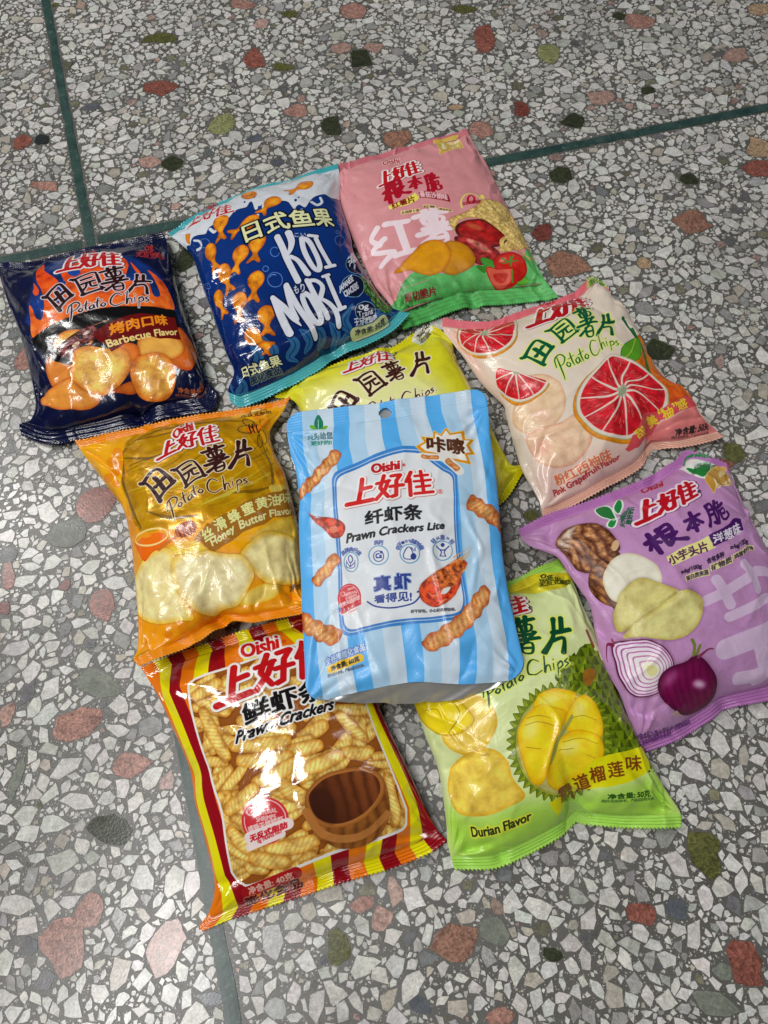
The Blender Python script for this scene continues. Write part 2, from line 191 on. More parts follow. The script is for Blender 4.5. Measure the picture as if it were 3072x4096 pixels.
BAGS = {
 'bbq': {'T': [[-365.0, 491.8, 9.0], [-335.8, 489.7, 9.0], [-292.7, 505.7, 9.0], [-254.4, 516.0, 9.0], [-212.4, 527.8, 9.0]], 'B': [[-304.6, 306.2, 6.0], [-276.6, 296.8, 6.0], [-241.7, 303.5, 6.0], [-198.1, 316.5, 6.0], [-164.8, 325.9, 6.0], [-146.8, 329.5, 6.0], [-142.4, 346.7, 6.0]], 'L': [[-365.0, 491.8, 9.0], [-352.1, 463.5, 13.3], [-338.9, 436.4, 15.4], [-318.2, 395.8, 15.2], [-301.9, 356.1, 14.6], [-293.4, 329.6, 13.3], [-295.8, 316.2, 11.3], [-306.0, 314.2, 9.2], [-304.6, 306.2, 6.0]], 'R': [[-212.4, 527.8, 9.0], [-202.4, 503.3, 13.1], [-197.8, 485.0, 14.7], [-184.0, 439.6, 15.3], [-167.0, 394.8, 14.5], [-156.0, 364.8, 12.3], [-149.4, 351.9, 9.6], [-142.4, 346.7, 6.0]], 'seal': (0.05, 0.075), 'up': 24, 'dn': 14, 'seed': 11, 'wr': 1.2, 'ra': 0.00028, 'crease': [[0.591, 0.953, 0.581, 0.833, 9, 0.05], [0.571, 0.918, 0.518, 0.842, 4, 0.02, 1], [0.317, 0.805, 0.374, 0.625, -3, 0.05], [-0.044, 0.817, 0.346, 0.706, 3, 0.03, 1], [0.038, 0.293, 0.22, 0.434, 5, 0.05], [0.648, 0.767, 0.699, 0.844, 2.5, 0.02, 1]]},
 'koi': {'T': [[-206.8, 524.8, 12.0], [-194.1, 539.1, 12.0], [-170.0, 557.9, 12.0], [-131.6, 580.8, 12.0], [-94.8, 596.1, 12.0], [-63.8, 610.8, 12.0], [-46.4, 617.5, 12.0]], 'B': [[-129.8, 333.9, 12.0], [-117.5, 331.4, 12.3], [-81.0, 348.8, 13.2], [-54.6, 366.6, 13.9], [-42.7, 379.6, 14.3], [-13.9, 393.5, 15.0], [7.0, 406.9, 15.5], [23.4, 425.0, 16.0]], 'L': [[-206.8, 524.8, 12.0], [-189.2, 505.1, 15.6], [-178.3, 491.0, 17.0], [-168.5, 463.4, 18.0], [-153.6, 423.3, 18.0], [-136.9, 380.2, 18.0], [-128.4, 361.2, 16.8], [-132.3, 344.8, 14.8], [-129.8, 333.9, 12.0]], 'R': [[-46.4, 617.5, 12.0], [-43.1, 587.9, 14.9], [-42.3, 560.3, 16.5], [-31.3, 513.9, 17.7], [-27.7, 493.8, 18.1], [-15.9, 466.6, 18.6], [-2.8, 440.7, 18.7], [7.1, 429.6, 18.0], [23.4, 425.0, 16.0]], 'seal': (0.03, 0.042), 'up': 27, 'dn': 17, 'seed': 12, 'wr': 1.0, 'crease': [[0.571, 0.974, 0.59, 0.894, 7, 0.05], [1.067, 0.533, 0.843, 0.558, 3.5, 0.025], [0.135, 0.837, 0.62, 0.898, -3.5, 0.04], [0.068, 0.004, 0.234, 0.298, 3, 0.03, 1]]},
 'pink': {'T': [[-47.8, 620.7, 8.0], [-14.2, 635.6, 7.5], [26.4, 653.1, 6.9], [64.6, 668.5, 6.3], [87.2, 678.7, 6.0]], 'B': [[16.8, 414.2, 6.0], [42.3, 427.6, 5.6], [78.6, 441.6, 5.1], [85.7, 443.7, 5.0], [126.3, 448.3, 4.5], [161.7, 453.8, 4.0]], 'L': [[-47.8, 620.7, 8.0], [-47.6, 592.4, 11.2], [-41.3, 553.2, 13.4], [-28.9, 514.4, 13.1], [-18.5, 484.7, 12.9], [-8.5, 459.7, 12.6], [5.3, 439.9, 11.1], [14.8, 423.1, 8.5], [16.8, 414.2, 6.0]], 'R': [[87.2, 678.7, 6.0], [94.8, 648.0, 8.2], [105.4, 618.1, 9.3], [120.0, 565.9, 9.1], [135.5, 518.9, 8.7], [143.3, 491.2, 8.0], [152.8, 467.2, 6.2], [161.7, 453.8, 4.0]], 'seal': (0.045, 0.075), 'up': 20, 'dn': 12, 'seed': 13, 'wr': 1.7, 'crease': [[0.479, 0.996, 0.514, 0.896, 7, 0.04], [0.108, 0.182, 0.204, 0.341, 4, 0.03, 1], [0.436, 0.903, 0.42, 0.949, -2, 0.02], [0.311, 0.453, 0.494, 0.51, -2, 0.03], [0.013, 0.767, 0.176, 0.751, 3, 0.025, 1]]},
 'grapefruit': {'T': [[53.0, 425.0, 9.0], [95.2, 421.7, 9.0], [137.2, 437.8, 9.0], [174.9, 456.1, 9.0], [193.5, 474.8, 9.0], [205.6, 463.0, 9.0]], 'B': [[125.9, 227.4, 8.0], [141.3, 234.6, 7.9], [174.7, 252.6, 7.7], [207.7, 272.3, 7.5], [219.9, 288.8, 7.4], [225.6, 294.4, 7.3], [244.8, 292.4, 7.2], [268.5, 297.3, 7.1], [283.5, 303.0, 7.0]], 'L': [[53.0, 425.0, 9.0], [53.1, 409.2, 11.5], [69.6, 377.1, 14.6], [83.3, 350.2, 15.2], [100.2, 328.6, 15.0], [101.5, 319.0, 15.0], [105.7, 292.8, 14.9], [111.6, 266.0, 14.3], [122.7, 242.8, 11.6], [125.9, 227.4, 8.0]], 'R': [[205.6, 463.0, 9.0], [211.8, 436.9, 12.6], [221.2, 419.1, 14.1], [225.9, 398.3, 14.3], [231.5, 367.2, 14.0], [243.5, 347.2, 13.8], [257.7, 337.4, 13.5], [268.9, 317.4, 11.4], [283.5, 303.0, 7.0]], 'seal': (0.05, 0.035), 'up': 26, 'dn': 14, 'seed': 14, 'wr': 1.6, 'crease': [[0.657, 0.999, 0.696, 0.82, 8, 0.055], [0.671, 0.994, 0.607, 0.904, 3, 0.02, 1], [-0.012, 0.516, 0.181, 0.524, 3, 0.03, 1], [0.825, 0.409, 1.01, 0.515, -2, 0.03], [0.812, 0.065, 0.642, 0.172, 3, 0.03]]},
 'honey': {'T': [[-256.7, 297.7, 10.0], [-235.4, 302.3, 10.7], [-204.6, 308.2, 11.8], [-175.2, 315.6, 12.8], [-142.9, 321.6, 13.9], [-111.7, 328.3, 14.9], [-79.1, 335.8, 16.0]], 'B': [[-165.8, 104.2, 42.0], [-147.1, 112.3, 40.0], [-128.1, 122.2, 38.0], [-115.0, 133.8, 36.4], [-109.2, 137.8, 35.8], [-93.5, 136.2, 34.4], [-78.0, 139.5, 33.0], [-44.5, 146.6, 30.0]], 'L': [[-256.7, 297.7, 10.0], [-241.2, 277.9, 7.3], [-222.5, 255.5, 8.0], [-206.4, 235.4, 10.9], [-197.5, 214.7, 14.0], [-188.9, 188.4, 18.0], [-180.5, 157.3, 22.9], [-173.8, 133.1, 29.0], [-170.4, 116.7, 34.7], [-171.2, 109.7, 38.0], [-165.8, 104.2, 42.0]], 'R': [[-79.1, 335.8, 16.0], [-85.6, 321.7, 13.6], [-94.3, 304.7, 12.8], [-90.3, 286.2, 12.6], [-80.4, 266.0, 14.0], [-74.3, 246.5, 15.3], [-66.8, 219.7, 17.2], [-62.2, 181.4, 20.5], [-58.5, 159.0, 24.5], [-44.5, 146.6, 30.0]], 'seal': (0.035, 0.045), 'up': 30, 'dn': 14, 'seed': 15, 'wr': 1.5, 'crease': [[0.473, 0.995, 0.454, 0.853, 10, 0.045], [0.454, 0.853, 0.522, 0.755, -2, 0.02, 1], [0.219, 0.199, 0.066, 0.387, 5, 0.04], [0.119, 0.471, 0.473, 0.566, -2, 0.03], [0.82, 0.855, 0.825, 0.794, -2.5, 0.03], [0.175, 0.706, 0.237, 0.851, -1.5, 0.03]]},
 'lemon': {'T': [[-93.1, 340.3, 9.0], [-80.1, 357.6, 9.1], [-29.8, 379.0, 9.4], [5.3, 391.7, 9.6], [27.7, 408.6, 9.8], [42.4, 415.5, 9.9], [59.3, 402.3, 10.0]], 'B': [[-26.6, 210.2, 6.0], [12.5, 214.4, 6.0], [52.2, 227.3, 6.0], [92.8, 241.5, 6.0], [111.8, 267.4, 6.0], [119.4, 279.9, 6.0]], 'L': [[-93.1, 340.3, 9.0], [-77.3, 335.0, 13.2], [-67.9, 318.9, 15.1], [-56.1, 285.5, 15.2], [-40.8, 245.2, 14.4], [-26.6, 210.2, 6.0]], 'R': [[59.3, 402.3, 10.0], [63.6, 372.3, 14.8], [73.0, 345.9, 15.7], [85.9, 311.9, 14.7], [100.5, 278.1, 11.9], [106.5, 273.8, 10.3], [119.4, 279.9, 6.0]], 'seal': (0.05, 0.045), 'up': 26, 'dn': 14, 'seed': 16, 'wr': 1.1, 'crease': [[0.576, 0.008, 0.444, 0.29, -5, 0.05], [0.626, 0.014, 0.518, 0.271, 4, 0.02, 1], [0.108, 0.016, 0.144, 0.311, 4, 0.04, 1], [0.955, 0.903, 0.796, 0.778, 5, 0.05], [0.824, 0.025, 0.678, 0.231, 4, 0.03]]},
 'prawn': {'T': [[-174.5, 109.5, 9.0], [-143.8, 122.1, 8.8], [-100.8, 137.3, 8.5], [-60.9, 148.9, 8.2], [-32.4, 156.8, 8.0]], 'B': [[-116.2, -51.5, 6.0], [-112.7, -53.9, 6.0], [-99.1, -48.7, 6.1], [-74.0, -41.1, 6.3], [-48.5, -33.6, 6.4], [-22.6, -25.8, 6.6], [2.2, -19.6, 6.8], [28.7, -10.5, 6.9], [41.2, -2.7, 7.0]], 'L': [[-174.5, 109.5, 9.0], [-160.7, 92.2, 13.1], [-147.5, 71.1, 15.3], [-135.1, 49.8, 15.4], [-128.9, 36.9, 15.2], [-124.4, 19.3, 14.9], [-114.6, -5.0, 14.4], [-107.5, -28.4, 12.3], [-109.8, -43.3, 9.5], [-116.2, -51.5, 6.0]], 'R': [[-32.4, 156.8, 8.0], [-18.0, 119.3, 14.4], [-2.6, 79.3, 15.1], [16.0, 40.8, 14.8], [27.8, 15.6, 12.5], [34.9, 3.4, 9.7], [41.2, -2.7, 7.0]], 'seal': (0.04, 0.055), 'up': 24, 'dn': 14, 'seed': 17, 'wr': 0.9, 'crease': [[0.017, 0.48, 0.299, 0.496, 3, 0.04], [0.998, 0.957, 0.761, 0.867, 3, 0.03], [0.053, 0.843, 0.308, 0.862, 3, 0.04, 1]]},
 'durian': {'T': [[-12.3, 153.2, 8.0], [39.2, 163.0, 8.0], [94.4, 174.4, 8.0], [114.4, 183.9, 8.0], [134.7, 193.7, 8.0]], 'B': [[45.6, -19.6, 5.0], [71.4, -19.0, 5.0], [93.2, -11.5, 5.0], [118.0, 0.4, 5.0], [128.3, 8.8, 5.0], [132.0, 7.7, 5.0], [154.5, 5.3, 5.0], [178.4, 4.7, 5.0], [197.2, 5.3, 5.0]], 'L': [[-12.3, 153.2, 8.0], [-1.5, 124.6, 13.0], [11.3, 98.4, 14.6], [21.2, 82.3, 14.3], [28.3, 61.8, 14.0], [35.8, 43.1, 13.6], [39.3, 21.6, 13.2], [41.0, 5.2, 11.2], [41.6, -5.5, 9.4], [45.6, -19.6, 5.0]], 'R': [[134.7, 193.7, 8.0], [142.6, 173.1, 12.0], [146.8, 154.2, 13.7], [153.5, 134.9, 14.7], [157.9, 117.7, 14.4], [163.5, 91.0, 14.0], [170.6, 69.0, 13.7], [176.9, 52.4, 13.4], [186.5, 31.8, 11.4], [196.9, 14.0, 7.9], [197.2, 5.3, 5.0]], 'seal': (0.05, 0.042), 'up': 25, 'dn': 13, 'seed': 18, 'wr': 1.8, 'crease': [[0.566, 0.988, 0.594, 0.771, 12, 0.05], [0.546, 0.933, 0.468, 0.819, 5, 0.025, 1], [0.569, 0.947, 0.654, 0.805, 3, 0.02, 1], [0.265, 0.623, 0.105, 0.676, 4, 0.03, 1], [0.26, 0.634, 0.309, 0.778, -3, 0.04], [0.126, 0.588, 0.255, 0.627, -2.5, 0.03], [0.202, 0.969, 0.205, 0.887, 3, 0.03]]},
 'onion': {'T': [[104.7, 217.0, 12.0], [129.1, 228.2, 11.6], [163.8, 241.1, 11.0], [203.5, 257.2, 10.3], [219.3, 266.1, 10.1], [238.5, 278.2, 9.7], [249.3, 286.6, 9.5], [279.0, 274.8, 9.0]], 'B': [[181.4, 53.0, 6.0], [203.9, 60.8, 6.0], [228.8, 73.8, 6.0], [241.7, 81.6, 6.0], [265.6, 86.3, 6.0], [277.6, 88.8, 6.0], [308.2, 96.5, 6.0]], 'L': [[104.7, 217.0, 12.0], [105.6, 207.0, 16.5], [112.3, 198.8, 19.6], [128.9, 189.5, 23.6], [135.5, 176.3, 25.4], [143.6, 162.8, 25.0], [149.3, 150.7, 24.5], [150.7, 132.9, 24.0], [153.1, 112.3, 23.3], [158.1, 98.9, 22.8], [163.6, 87.0, 21.4], [168.3, 72.4, 17.5], [173.7, 60.2, 12.6], [181.4, 53.0, 6.0]], 'R': [[279.0, 274.8, 9.0], [280.2, 259.1, 12.3], [281.9, 238.0, 14.6], [285.3, 220.8, 15.7], [292.0, 194.2, 15.3], [296.8, 168.6, 14.8], [300.7, 135.6, 14.0], [303.9, 112.8, 10.7], [308.2, 96.5, 6.0]], 'seal': (0.045, 0.05), 'up': 26, 'dn': 13, 'seed': 19, 'wr': 1.7, 'crease': [[0.002, 0.528, 0.161, 0.591, 8, 0.035], [0.136, 0.099, 0.044, 0.224, 6, 0.04], [0.412, 0.548, 0.222, 0.57, -5, 0.05], [0.394, 0.546, 0.248, 0.556, 5, 0.025, 1], [0.497, 0.999, 0.501, 0.892, 4, 0.04], [0.546, 0.562, 0.531, 0.643, -1.5, 0.04], [0.641, 0.008, 0.567, 0.126, 3, 0.03]]},
 'pouch': {'T': [[-74.4, 291.9, 58.0], [-35.0, 298.6, 58.0], [1.4, 303.9, 58.0], [38.1, 310.9, 58.0], [78.8, 316.4, 58.0]], 'B': [[-50.8, 79.2, 48.0], [-40.2, 80.9, 47.7], [-24.8, 84.2, 47.3], [1.2, 89.5, 46.5], [20.0, 92.3, 46.0], [37.8, 91.5, 45.5], [53.5, 91.0, 45.1], [74.7, 92.5, 44.5], [93.7, 96.2, 44.0]], 'L': [[-74.4, 291.9, 58.0], [-73.1, 277.0, 57.8], [-69.5, 258.2, 57.3], [-65.1, 245.1, 56.9], [-61.2, 222.2, 56.1], [-61.1, 207.5, 55.4], [-59.5, 183.6, 54.3], [-57.4, 160.5, 53.2], [-55.9, 138.2, 52.1], [-53.2, 111.4, 50.5], [-51.6, 90.8, 49.1], [-50.8, 79.2, 48.0]], 'R': [[78.8, 316.4, 58.0], [79.7, 299.6, 57.5], [80.1, 275.0, 56.5], [82.3, 246.1, 55.0], [83.4, 217.2, 53.3], [83.4, 200.2, 52.2], [83.9, 178.9, 50.9], [86.6, 150.4, 48.9], [90.5, 126.4, 47.0], [93.4, 107.3, 45.2], [93.7, 96.2, 44.0]], 'seal': (0.075, 0.0), 'up': 13, 'dn': 6, 'seed': 20, 'wr': 1.25, 'ribs': 7, 'ra': 0.0003, 'pw': (0.6, 0.9), 'round': 0.25, 'crease': [[0.754, 0.213, 0.808, 0.297, 2.5, 0.03, 1], [0.377, 0.098, 0.242, 0.152, 1.5, 0.03], [0.89, 0.134, 0.884, 0.275, 2, 0.03], [0.74, 0.792, 0.819, 0.889, 2.2, 0.025, 1], [0.689, 0.885, 0.877, 0.855, -1.8, 0.03], [0.098, 0.273, 0.007, 0.357, 2, 0.03], [0.101, 0.559, 0.011, 0.575, 2.2, 0.025, 1], [0.135, 0.823, 0.013, 0.876, 2, 0.03], [1.0, 0.622, 0.803, 0.596, 2.2, 0.03, 1], [0.461, 0.848, 0.452, 0.978, 1.5, 0.04], [0.927, 0.335, 0.974, 0.491, -1.5, 0.03]]},
}
# ---------------------------------------------------------------- helpers
def new_mat(name):
    m = bpy.data.materials.new(name); m.use_nodes = True
    nt = m.node_tree
    return m, nt, nt.nodes['Principled BSDF']

def add_obj(name, me, parent=None, mats=(), **props):
    o = bpy.data.objects.new(name, me)
    COL.objects.link(o)
    for m in mats: me.materials.append(m)
    if parent is not None: o.parent = parent
    for k, v in props.items(): o[k] = v
    return o

def np_mesh(name, verts, faces_flat, starts, totals, smooth=False):
    me = bpy.data.meshes.new(name)
    me.vertices.add(len(verts)); me.vertices.foreach_set('co', np.asarray(verts, np.float32).ravel())
    me.loops.add(len(faces_flat)); me.loops.foreach_set('vertex_index', np.asarray(faces_flat, np.int32))
    me.polygons.add(len(starts))
    me.polygons.foreach_set('loop_start', np.asarray(starts, np.int32))
    try: me.polygons.foreach_set('loop_total', np.asarray(totals, np.int32))
    except Exception: pass
    me.update(calc_edges=True)
    me.polygons.foreach_set('use_smooth', np.full(len(starts), bool(smooth)))
    return me

# ---------------------------------------------------------------- terrazzo floor
def stone_material():
    m, nt, b = new_mat("polished_marble")
    N = nt.nodes.new; L = nt.links.new
    at_ = N('ShaderNodeAttribute'); at_.attribute_name = 'stone_colour'
    tc = N('ShaderNodeTexCoord')
    ge = N('ShaderNodeNewGeometry')
    n1 = N('ShaderNodeTexNoise'); n1.inputs['Scale'].default_value = 150; n1.inputs['Detail'].default_value = 5
    n1.inputs['Roughness'].default_value = .65; n1.inputs['Distortion'].default_value = 1.2
    n2 = N('ShaderNodeTexNoise'); n2.inputs['Scale'].default_value = 700; n2.inputs['Detail'].default_value = 3
    L(ge.outputs['Position'], n1.inputs['Vector']); L(ge.outputs['Position'], n2.inputs['Vector'])
    r1 = N('ShaderNodeMapRange'); r1.inputs[1].default_value = .3; r1.inputs[2].default_value = .72
    r1.inputs[3].default_value = .62; r1.inputs[4].default_value = 1.12
    L(n1.outputs['Fac'], r1.inputs[0])
    r2 = N('ShaderNodeMapRange'); r2.inputs[1].default_value = .3; r2.inputs[2].default_value = .7
    r2.inputs[3].default_value = .86; r2.inputs[4].default_value = 1.1
    L(n2.outputs['Fac'], r2.inputs[0])
    mu = N('ShaderNodeMath'); mu.operation = 'MULTIPLY'; L(r1.outputs[0], mu.inputs[0]); L(r2.outputs[0], mu.inputs[1])
    # thin veins
    n3 = N('ShaderNodeTexNoise'); n3.inputs['Scale'].default_value = 95; n3.inputs['Detail'].default_value = 4; n3.inputs['Distortion'].default_value = 2.5
    L(ge.outputs['Position'], n3.inputs['Vector'])
    v1 = N('ShaderNodeMath'); v1.operation = 'SUBTRACT'; v1.inputs[1].default_value = .5; L(n3.outputs['Fac'], v1.inputs[0])
    v2 = N('ShaderNodeMath'); v2.operation = 'ABSOLUTE'; L(v1.outputs[0], v2.inputs[0])
    v3 = N('ShaderNodeMapRange'); v3.inputs[1].default_value = 0; v3.inputs[2].default_value = .022
    v3.inputs[3].default_value = .74; v3.inputs[4].default_value = 1; L(v2.outputs[0], v3.inputs[0])
    mu2 = N('ShaderNodeMath'); mu2.operation = 'MULTIPLY'; L(mu.outputs[0], mu2.inputs[0]); L(v3.outputs[0], mu2.inputs[1])
    # saturated stones carry pale or dark blotches, white marble hardly any
    sc_ = N('ShaderNodeSeparateColor'); sc_.mode = 'HSV'; L(at_.outputs['Color'], sc_.inputs[0])
    n5 = N('ShaderNodeTexNoise'); n5.inputs['Scale'].default_value = 260; n5.inputs['Detail'].default_value = 6; n5.inputs['Roughness'].default_value = .7; n5.inputs['Distortion'].default_value = 1.6
    L(ge.outputs['Position'], n5.inputs['Vector'])
    m5 = N('ShaderNodeMapRange'); m5.inputs[1].default_value = .36; m5.inputs[2].default_value = .66; m5.inputs[3].default_value = .45; m5.inputs[4].default_value = 1.55
    L(n5.outputs['Fac'], m5.inputs[0])
    m6 = N('ShaderNodeMapRange'); m6.inputs[1].default_value = .2; m6.inputs[2].default_value = .5
    L(sc_.outputs[1], m6.inputs[0])
    m7 = N('ShaderNodeMix'); m7.data_type = 'FLOAT'; L(m6.outputs[0], m7.inputs['Factor']); m7.inputs['A'].default_value = 1.0; L(m5.outputs[0], m7.inputs['B'])
    mu3 = N('ShaderNodeMath'); mu3.operation = 'MULTIPLY'; L(mu2.outputs[0], mu3.inputs[0]); L(m7.outputs[0], mu3.inputs[1])
    mu2 = mu3
    # trodden-in dirt over the whole floor
    n6 = N('ShaderNodeTexNoise'); n6.inputs['Scale'].default_value = 7; n6.inputs['Detail'].default_value = 9; n6.inputs['Roughness'].default_value = .72
    L(ge.outputs['Position'], n6.inputs['Vector'])
    m8 = N('ShaderNodeMapRange'); m8.inputs[1].default_value = .32; m8.inputs[2].default_value = .58; m8.inputs[3].default_value = .80; m8.inputs[4].default_value = 1.04
    L(n6.outputs['Fac'], m8.inputs[0])
    mu4 = N('ShaderNodeMath'); mu4.operation = 'MULTIPLY'; L(mu2.outputs[0], mu4.inputs[0]); L(m8.outputs[0], mu4.inputs[1]); mu2 = mu4
    vm = N('ShaderNodeVectorMath'); vm.operation = 'SCALE'
    L(at_.outputs['Color'], vm.inputs[0]); L(mu2.outputs[0], vm.inputs['Scale'])
    L(vm.outputs[0], b.inputs['Base Color'])
    n4 = N('ShaderNodeTexNoise'); n4.inputs['Scale'].default_value = 9; n4.inputs['Detail'].default_value = 8; n4.inputs['Roughness'].default_value = .7
    L(ge.outputs['Position'], n4.inputs['Vector'])
    rr = N('ShaderNodeMapRange'); rr.inputs[1].default_value = .35; rr.inputs[2].default_value = .65; rr.inputs[3].default_value = .16; rr.inputs[4].default_value = .33
    L(n4.outputs['Fac'], rr.inputs[0]); L(rr.outputs[0], b.inputs['Roughness'])
    bp = N('ShaderNodeBump'); bp.inputs['Strength'].default_value = .12; bp.inputs['Distance'].default_value = .0006
    L(n2.outputs['Fac'], bp.inputs['Height']); L(bp.outputs[0], b.inputs['Normal'])
    return m

LIM = .08
def cement_material():
    m, nt, b = new_mat("terrazzo_cement")
    N = nt.nodes.new; L = nt.links.new
    ge = N('ShaderNodeNewGeometry')
    n1 = N('ShaderNodeTexNoise'); n1.inputs['Scale'].default_value = 1400; n1.inputs['Detail'].default_value = 4
    n2 = N('ShaderNodeTexNoise'); n2.inputs['Scale'].default_value = 22; n2.inputs['Detail'].default_value = 4
    L(ge.outputs['Position'], n1.inputs['Vector']); L(ge.outputs['Position'], n2.inputs['Vector'])
    cr = N('ShaderNodeValToRGB')
    cr.color_ramp.elements[0].position = .28; cr.color_ramp.elements[0].color = (.062, .060, .054, 1)
    cr.color_ramp.elements[1].position = .75; cr.color_ramp.elements[1].color = (.200, .195, .178, 1)
    mx = N('ShaderNodeMath'); mx.operation = 'MULTIPLY_ADD'; mx.inputs[1].default_value = .55
    mm = N('ShaderNodeMath'); mm.operation = 'MULTIPLY'; mm.inputs[1].default_value = .45
    L(n2.outputs['Fac'], mm.inputs[0]); L(n1.outputs['Fac'], mx.inputs[0]); L(mm.outputs[0], mx.inputs[2])
    L(mx.outputs[0], cr.inputs[0])
    # sparse tiny grit in the cement
    vo = N('ShaderNodeTexVoronoi'); vo.inputs['Scale'].default_value = 620
    L(ge.outputs['Position'], vo.inputs['Vector'])
    s1 = N('ShaderNodeMapRange'); s1.inputs[1].default_value = .24; s1.inputs[2].default_value = .32; s1.inputs[3].default_value = 1; s1.inputs[4].default_value = 0
    L(vo.outputs['Distance'], s1.inputs[0])
    sep = N('ShaderNodeSeparateColor'); L(vo.outputs['Color'], sep.inputs[0])
    s2 = N('ShaderNodeMath'); s2.operation = 'GREATER_THAN'; s2.inputs[1].default_value = .58; L(sep.outputs[0], s2.inputs[0])
    s3 = N('ShaderNodeMath'); s3.operation = 'MULTIPLY'; L(s1.outputs[0], s3.inputs[0]); L(s2.outputs[0], s3.inputs[1])
    gm = N('ShaderNodeMix'); gm.data_type = 'RGBA'
    L(s3.outputs[0], gm.inputs['Factor']); L(cr.outputs[0], gm.inputs['A'])
    gm.inputs['B'].default_value = (.40, .39, .36, 1)
    # beyond the chips that are modelled one by one the same terrazzo goes on as a pattern
    v1 = N('ShaderNodeTexVoronoi'); v1.feature = 'DISTANCE_TO_EDGE'; v1.inputs['Scale'].default_value = 118
    v2 = N('ShaderNodeTexVoronoi'); v2.inputs['Scale'].default_value = 118
    L(ge.outputs['Position'], v1.inputs['Vector']); L(ge.outputs['Position'], v2.inputs['Vector'])
    e1 = N('ShaderNodeMath'); e1.operation = 'GREATER_THAN'; e1.inputs[1].default_value = .055; L(v1.outputs['Distance'], e1.inputs[0])
    sp2 = N('ShaderNodeSeparateColor'); L(v2.outputs['Color'], sp2.inputs[0])
    rc = N('ShaderNodeValToRGB'); rc.color_ramp.interpolation = 'CONSTANT'
    els = rc.color_ramp.elements; els[0].color = (.80, .78, .73, 1); els[1].position = .3; els[1].color = (.68, .66, .62, 1)
    for p_, c_ in ((.58, (.77, .75, .70, 1)), (.72, (.45, .445, .43, 1)), (.83, (.58, .53, .45, 1)), (.90, (.22, .22, .225, 1)), (.93, (.38, .14, .10, 1)), (.96, (.12, .13, .05, 1))):
        q = els.new(p_); q.color = c_
    L(sp2.outputs[0], rc.inputs[0])
    sx = N('ShaderNodeSeparateXYZ'); L(ge.outputs['Position'], sx.inputs[0])
    def mth(op, a, b_):
        n = N('ShaderNodeMath'); n.operation = op
        for k, x in enumerate((a, b_)):
            if x is None: continue
            if isinstance(x, (int, float)): n.inputs[k].default_value = x
            else: L(x, n.inputs[k])
        return n.outputs[0]
    ax = mth('ABSOLUTE', sx.outputs[0], None)
    li = mth('ADD', mth('MULTIPLY', mth('ADD', sx.outputs[1], .104), .225/1.016), .285+LIM-.002)
    out = mth('MAXIMUM', mth('GREATER_THAN', ax, li), mth('MAXIMUM', mth('LESS_THAN', sx.outputs[1], -.16), mth('GREATER_THAN', sx.outputs[1], 1.04)))
    fm = N('ShaderNodeMix'); fm.data_type = 'RGBA'
    L(mth('MULTIPLY', out, e1.outputs[0]), fm.inputs['Factor']); L(gm.outputs['Result'], fm.inputs['A']); L(rc.outputs[0], fm.inputs['B'])
    L(fm.outputs['Result'], b.inputs['Base Color'])
    b.inputs['Roughness'].default_value = .30
    bp = N('ShaderNodeBump'); bp.inputs['Strength'].default_value = .3; bp.inputs['Distance'].default_value = .0005
    L(n1.outputs['Fac'], bp.inputs['Height']); L(bp.outputs[0], b.inputs['Normal'])
    return m

def strip_material():
    m, nt, b = new_mat("green_divider_strip")
    N = nt.nodes.new; L = nt.links.new
    ge = N('ShaderNodeNewGeometry')
    n1 = N('ShaderNodeTexNoise'); n1.inputs['Scale'].default_value = 60; n1.inputs['Detail'].default_value = 6
    L(ge.outputs['Position'], n1.inputs['Vector'])
    cr = N('ShaderNodeValToRGB')
    cr.color_ramp.elements[0].position = .3; cr.color_ramp.elements[0].color = (.016, .048, .044, 1)
    cr.color_ramp.elements[1].position = .72; cr.color_ramp.elements[1].color = (.050, .100, .088, 1)
    L(n1.outputs['Fac'], cr.inputs[0])
    # pale scratches and cement smears
    n2 = N('ShaderNodeTexNoise'); n2.inputs['Scale'].default_value = 240; n2.inputs['Detail'].default_value = 5; n2.inputs['Distortion'].default_value = 1.5
    L(ge.outputs['Position'], n2.inputs['Vector'])
    s2 = N('ShaderNodeMapRange'); s2.inputs[1].default_value = .58; s2.inputs[2].default_value = .74; s2.inputs[4].default_value = .6
    L(n2.outputs['Fac'], s2.inputs[0])
    mx = N('ShaderNodeMix'); mx.data_type = 'RGBA'; L(s2.outputs[0], mx.inputs['Factor']); L(cr.outputs[0], mx.inputs['A']); mx.inputs['B'].default_value = (.20, .24, .21, 1)
    L(mx.outputs['Result'], b.inputs['Base Color'])
    b.inputs['Roughness'].default_value = .36
    bp = N('ShaderNodeBump'); bp.inputs['Strength'].default_value = .4; bp.inputs['Distance'].default_value = .001
    L(n1.outputs['Fac'], bp.inputs['Height']); L(bp.outputs[0], b.inputs['Normal'])
    return m

rng = np.random.default_rng(7)
MAT_STONE = stone_material(); MAT_CEMENT = cement_material(); MAT_STRIP = strip_material()

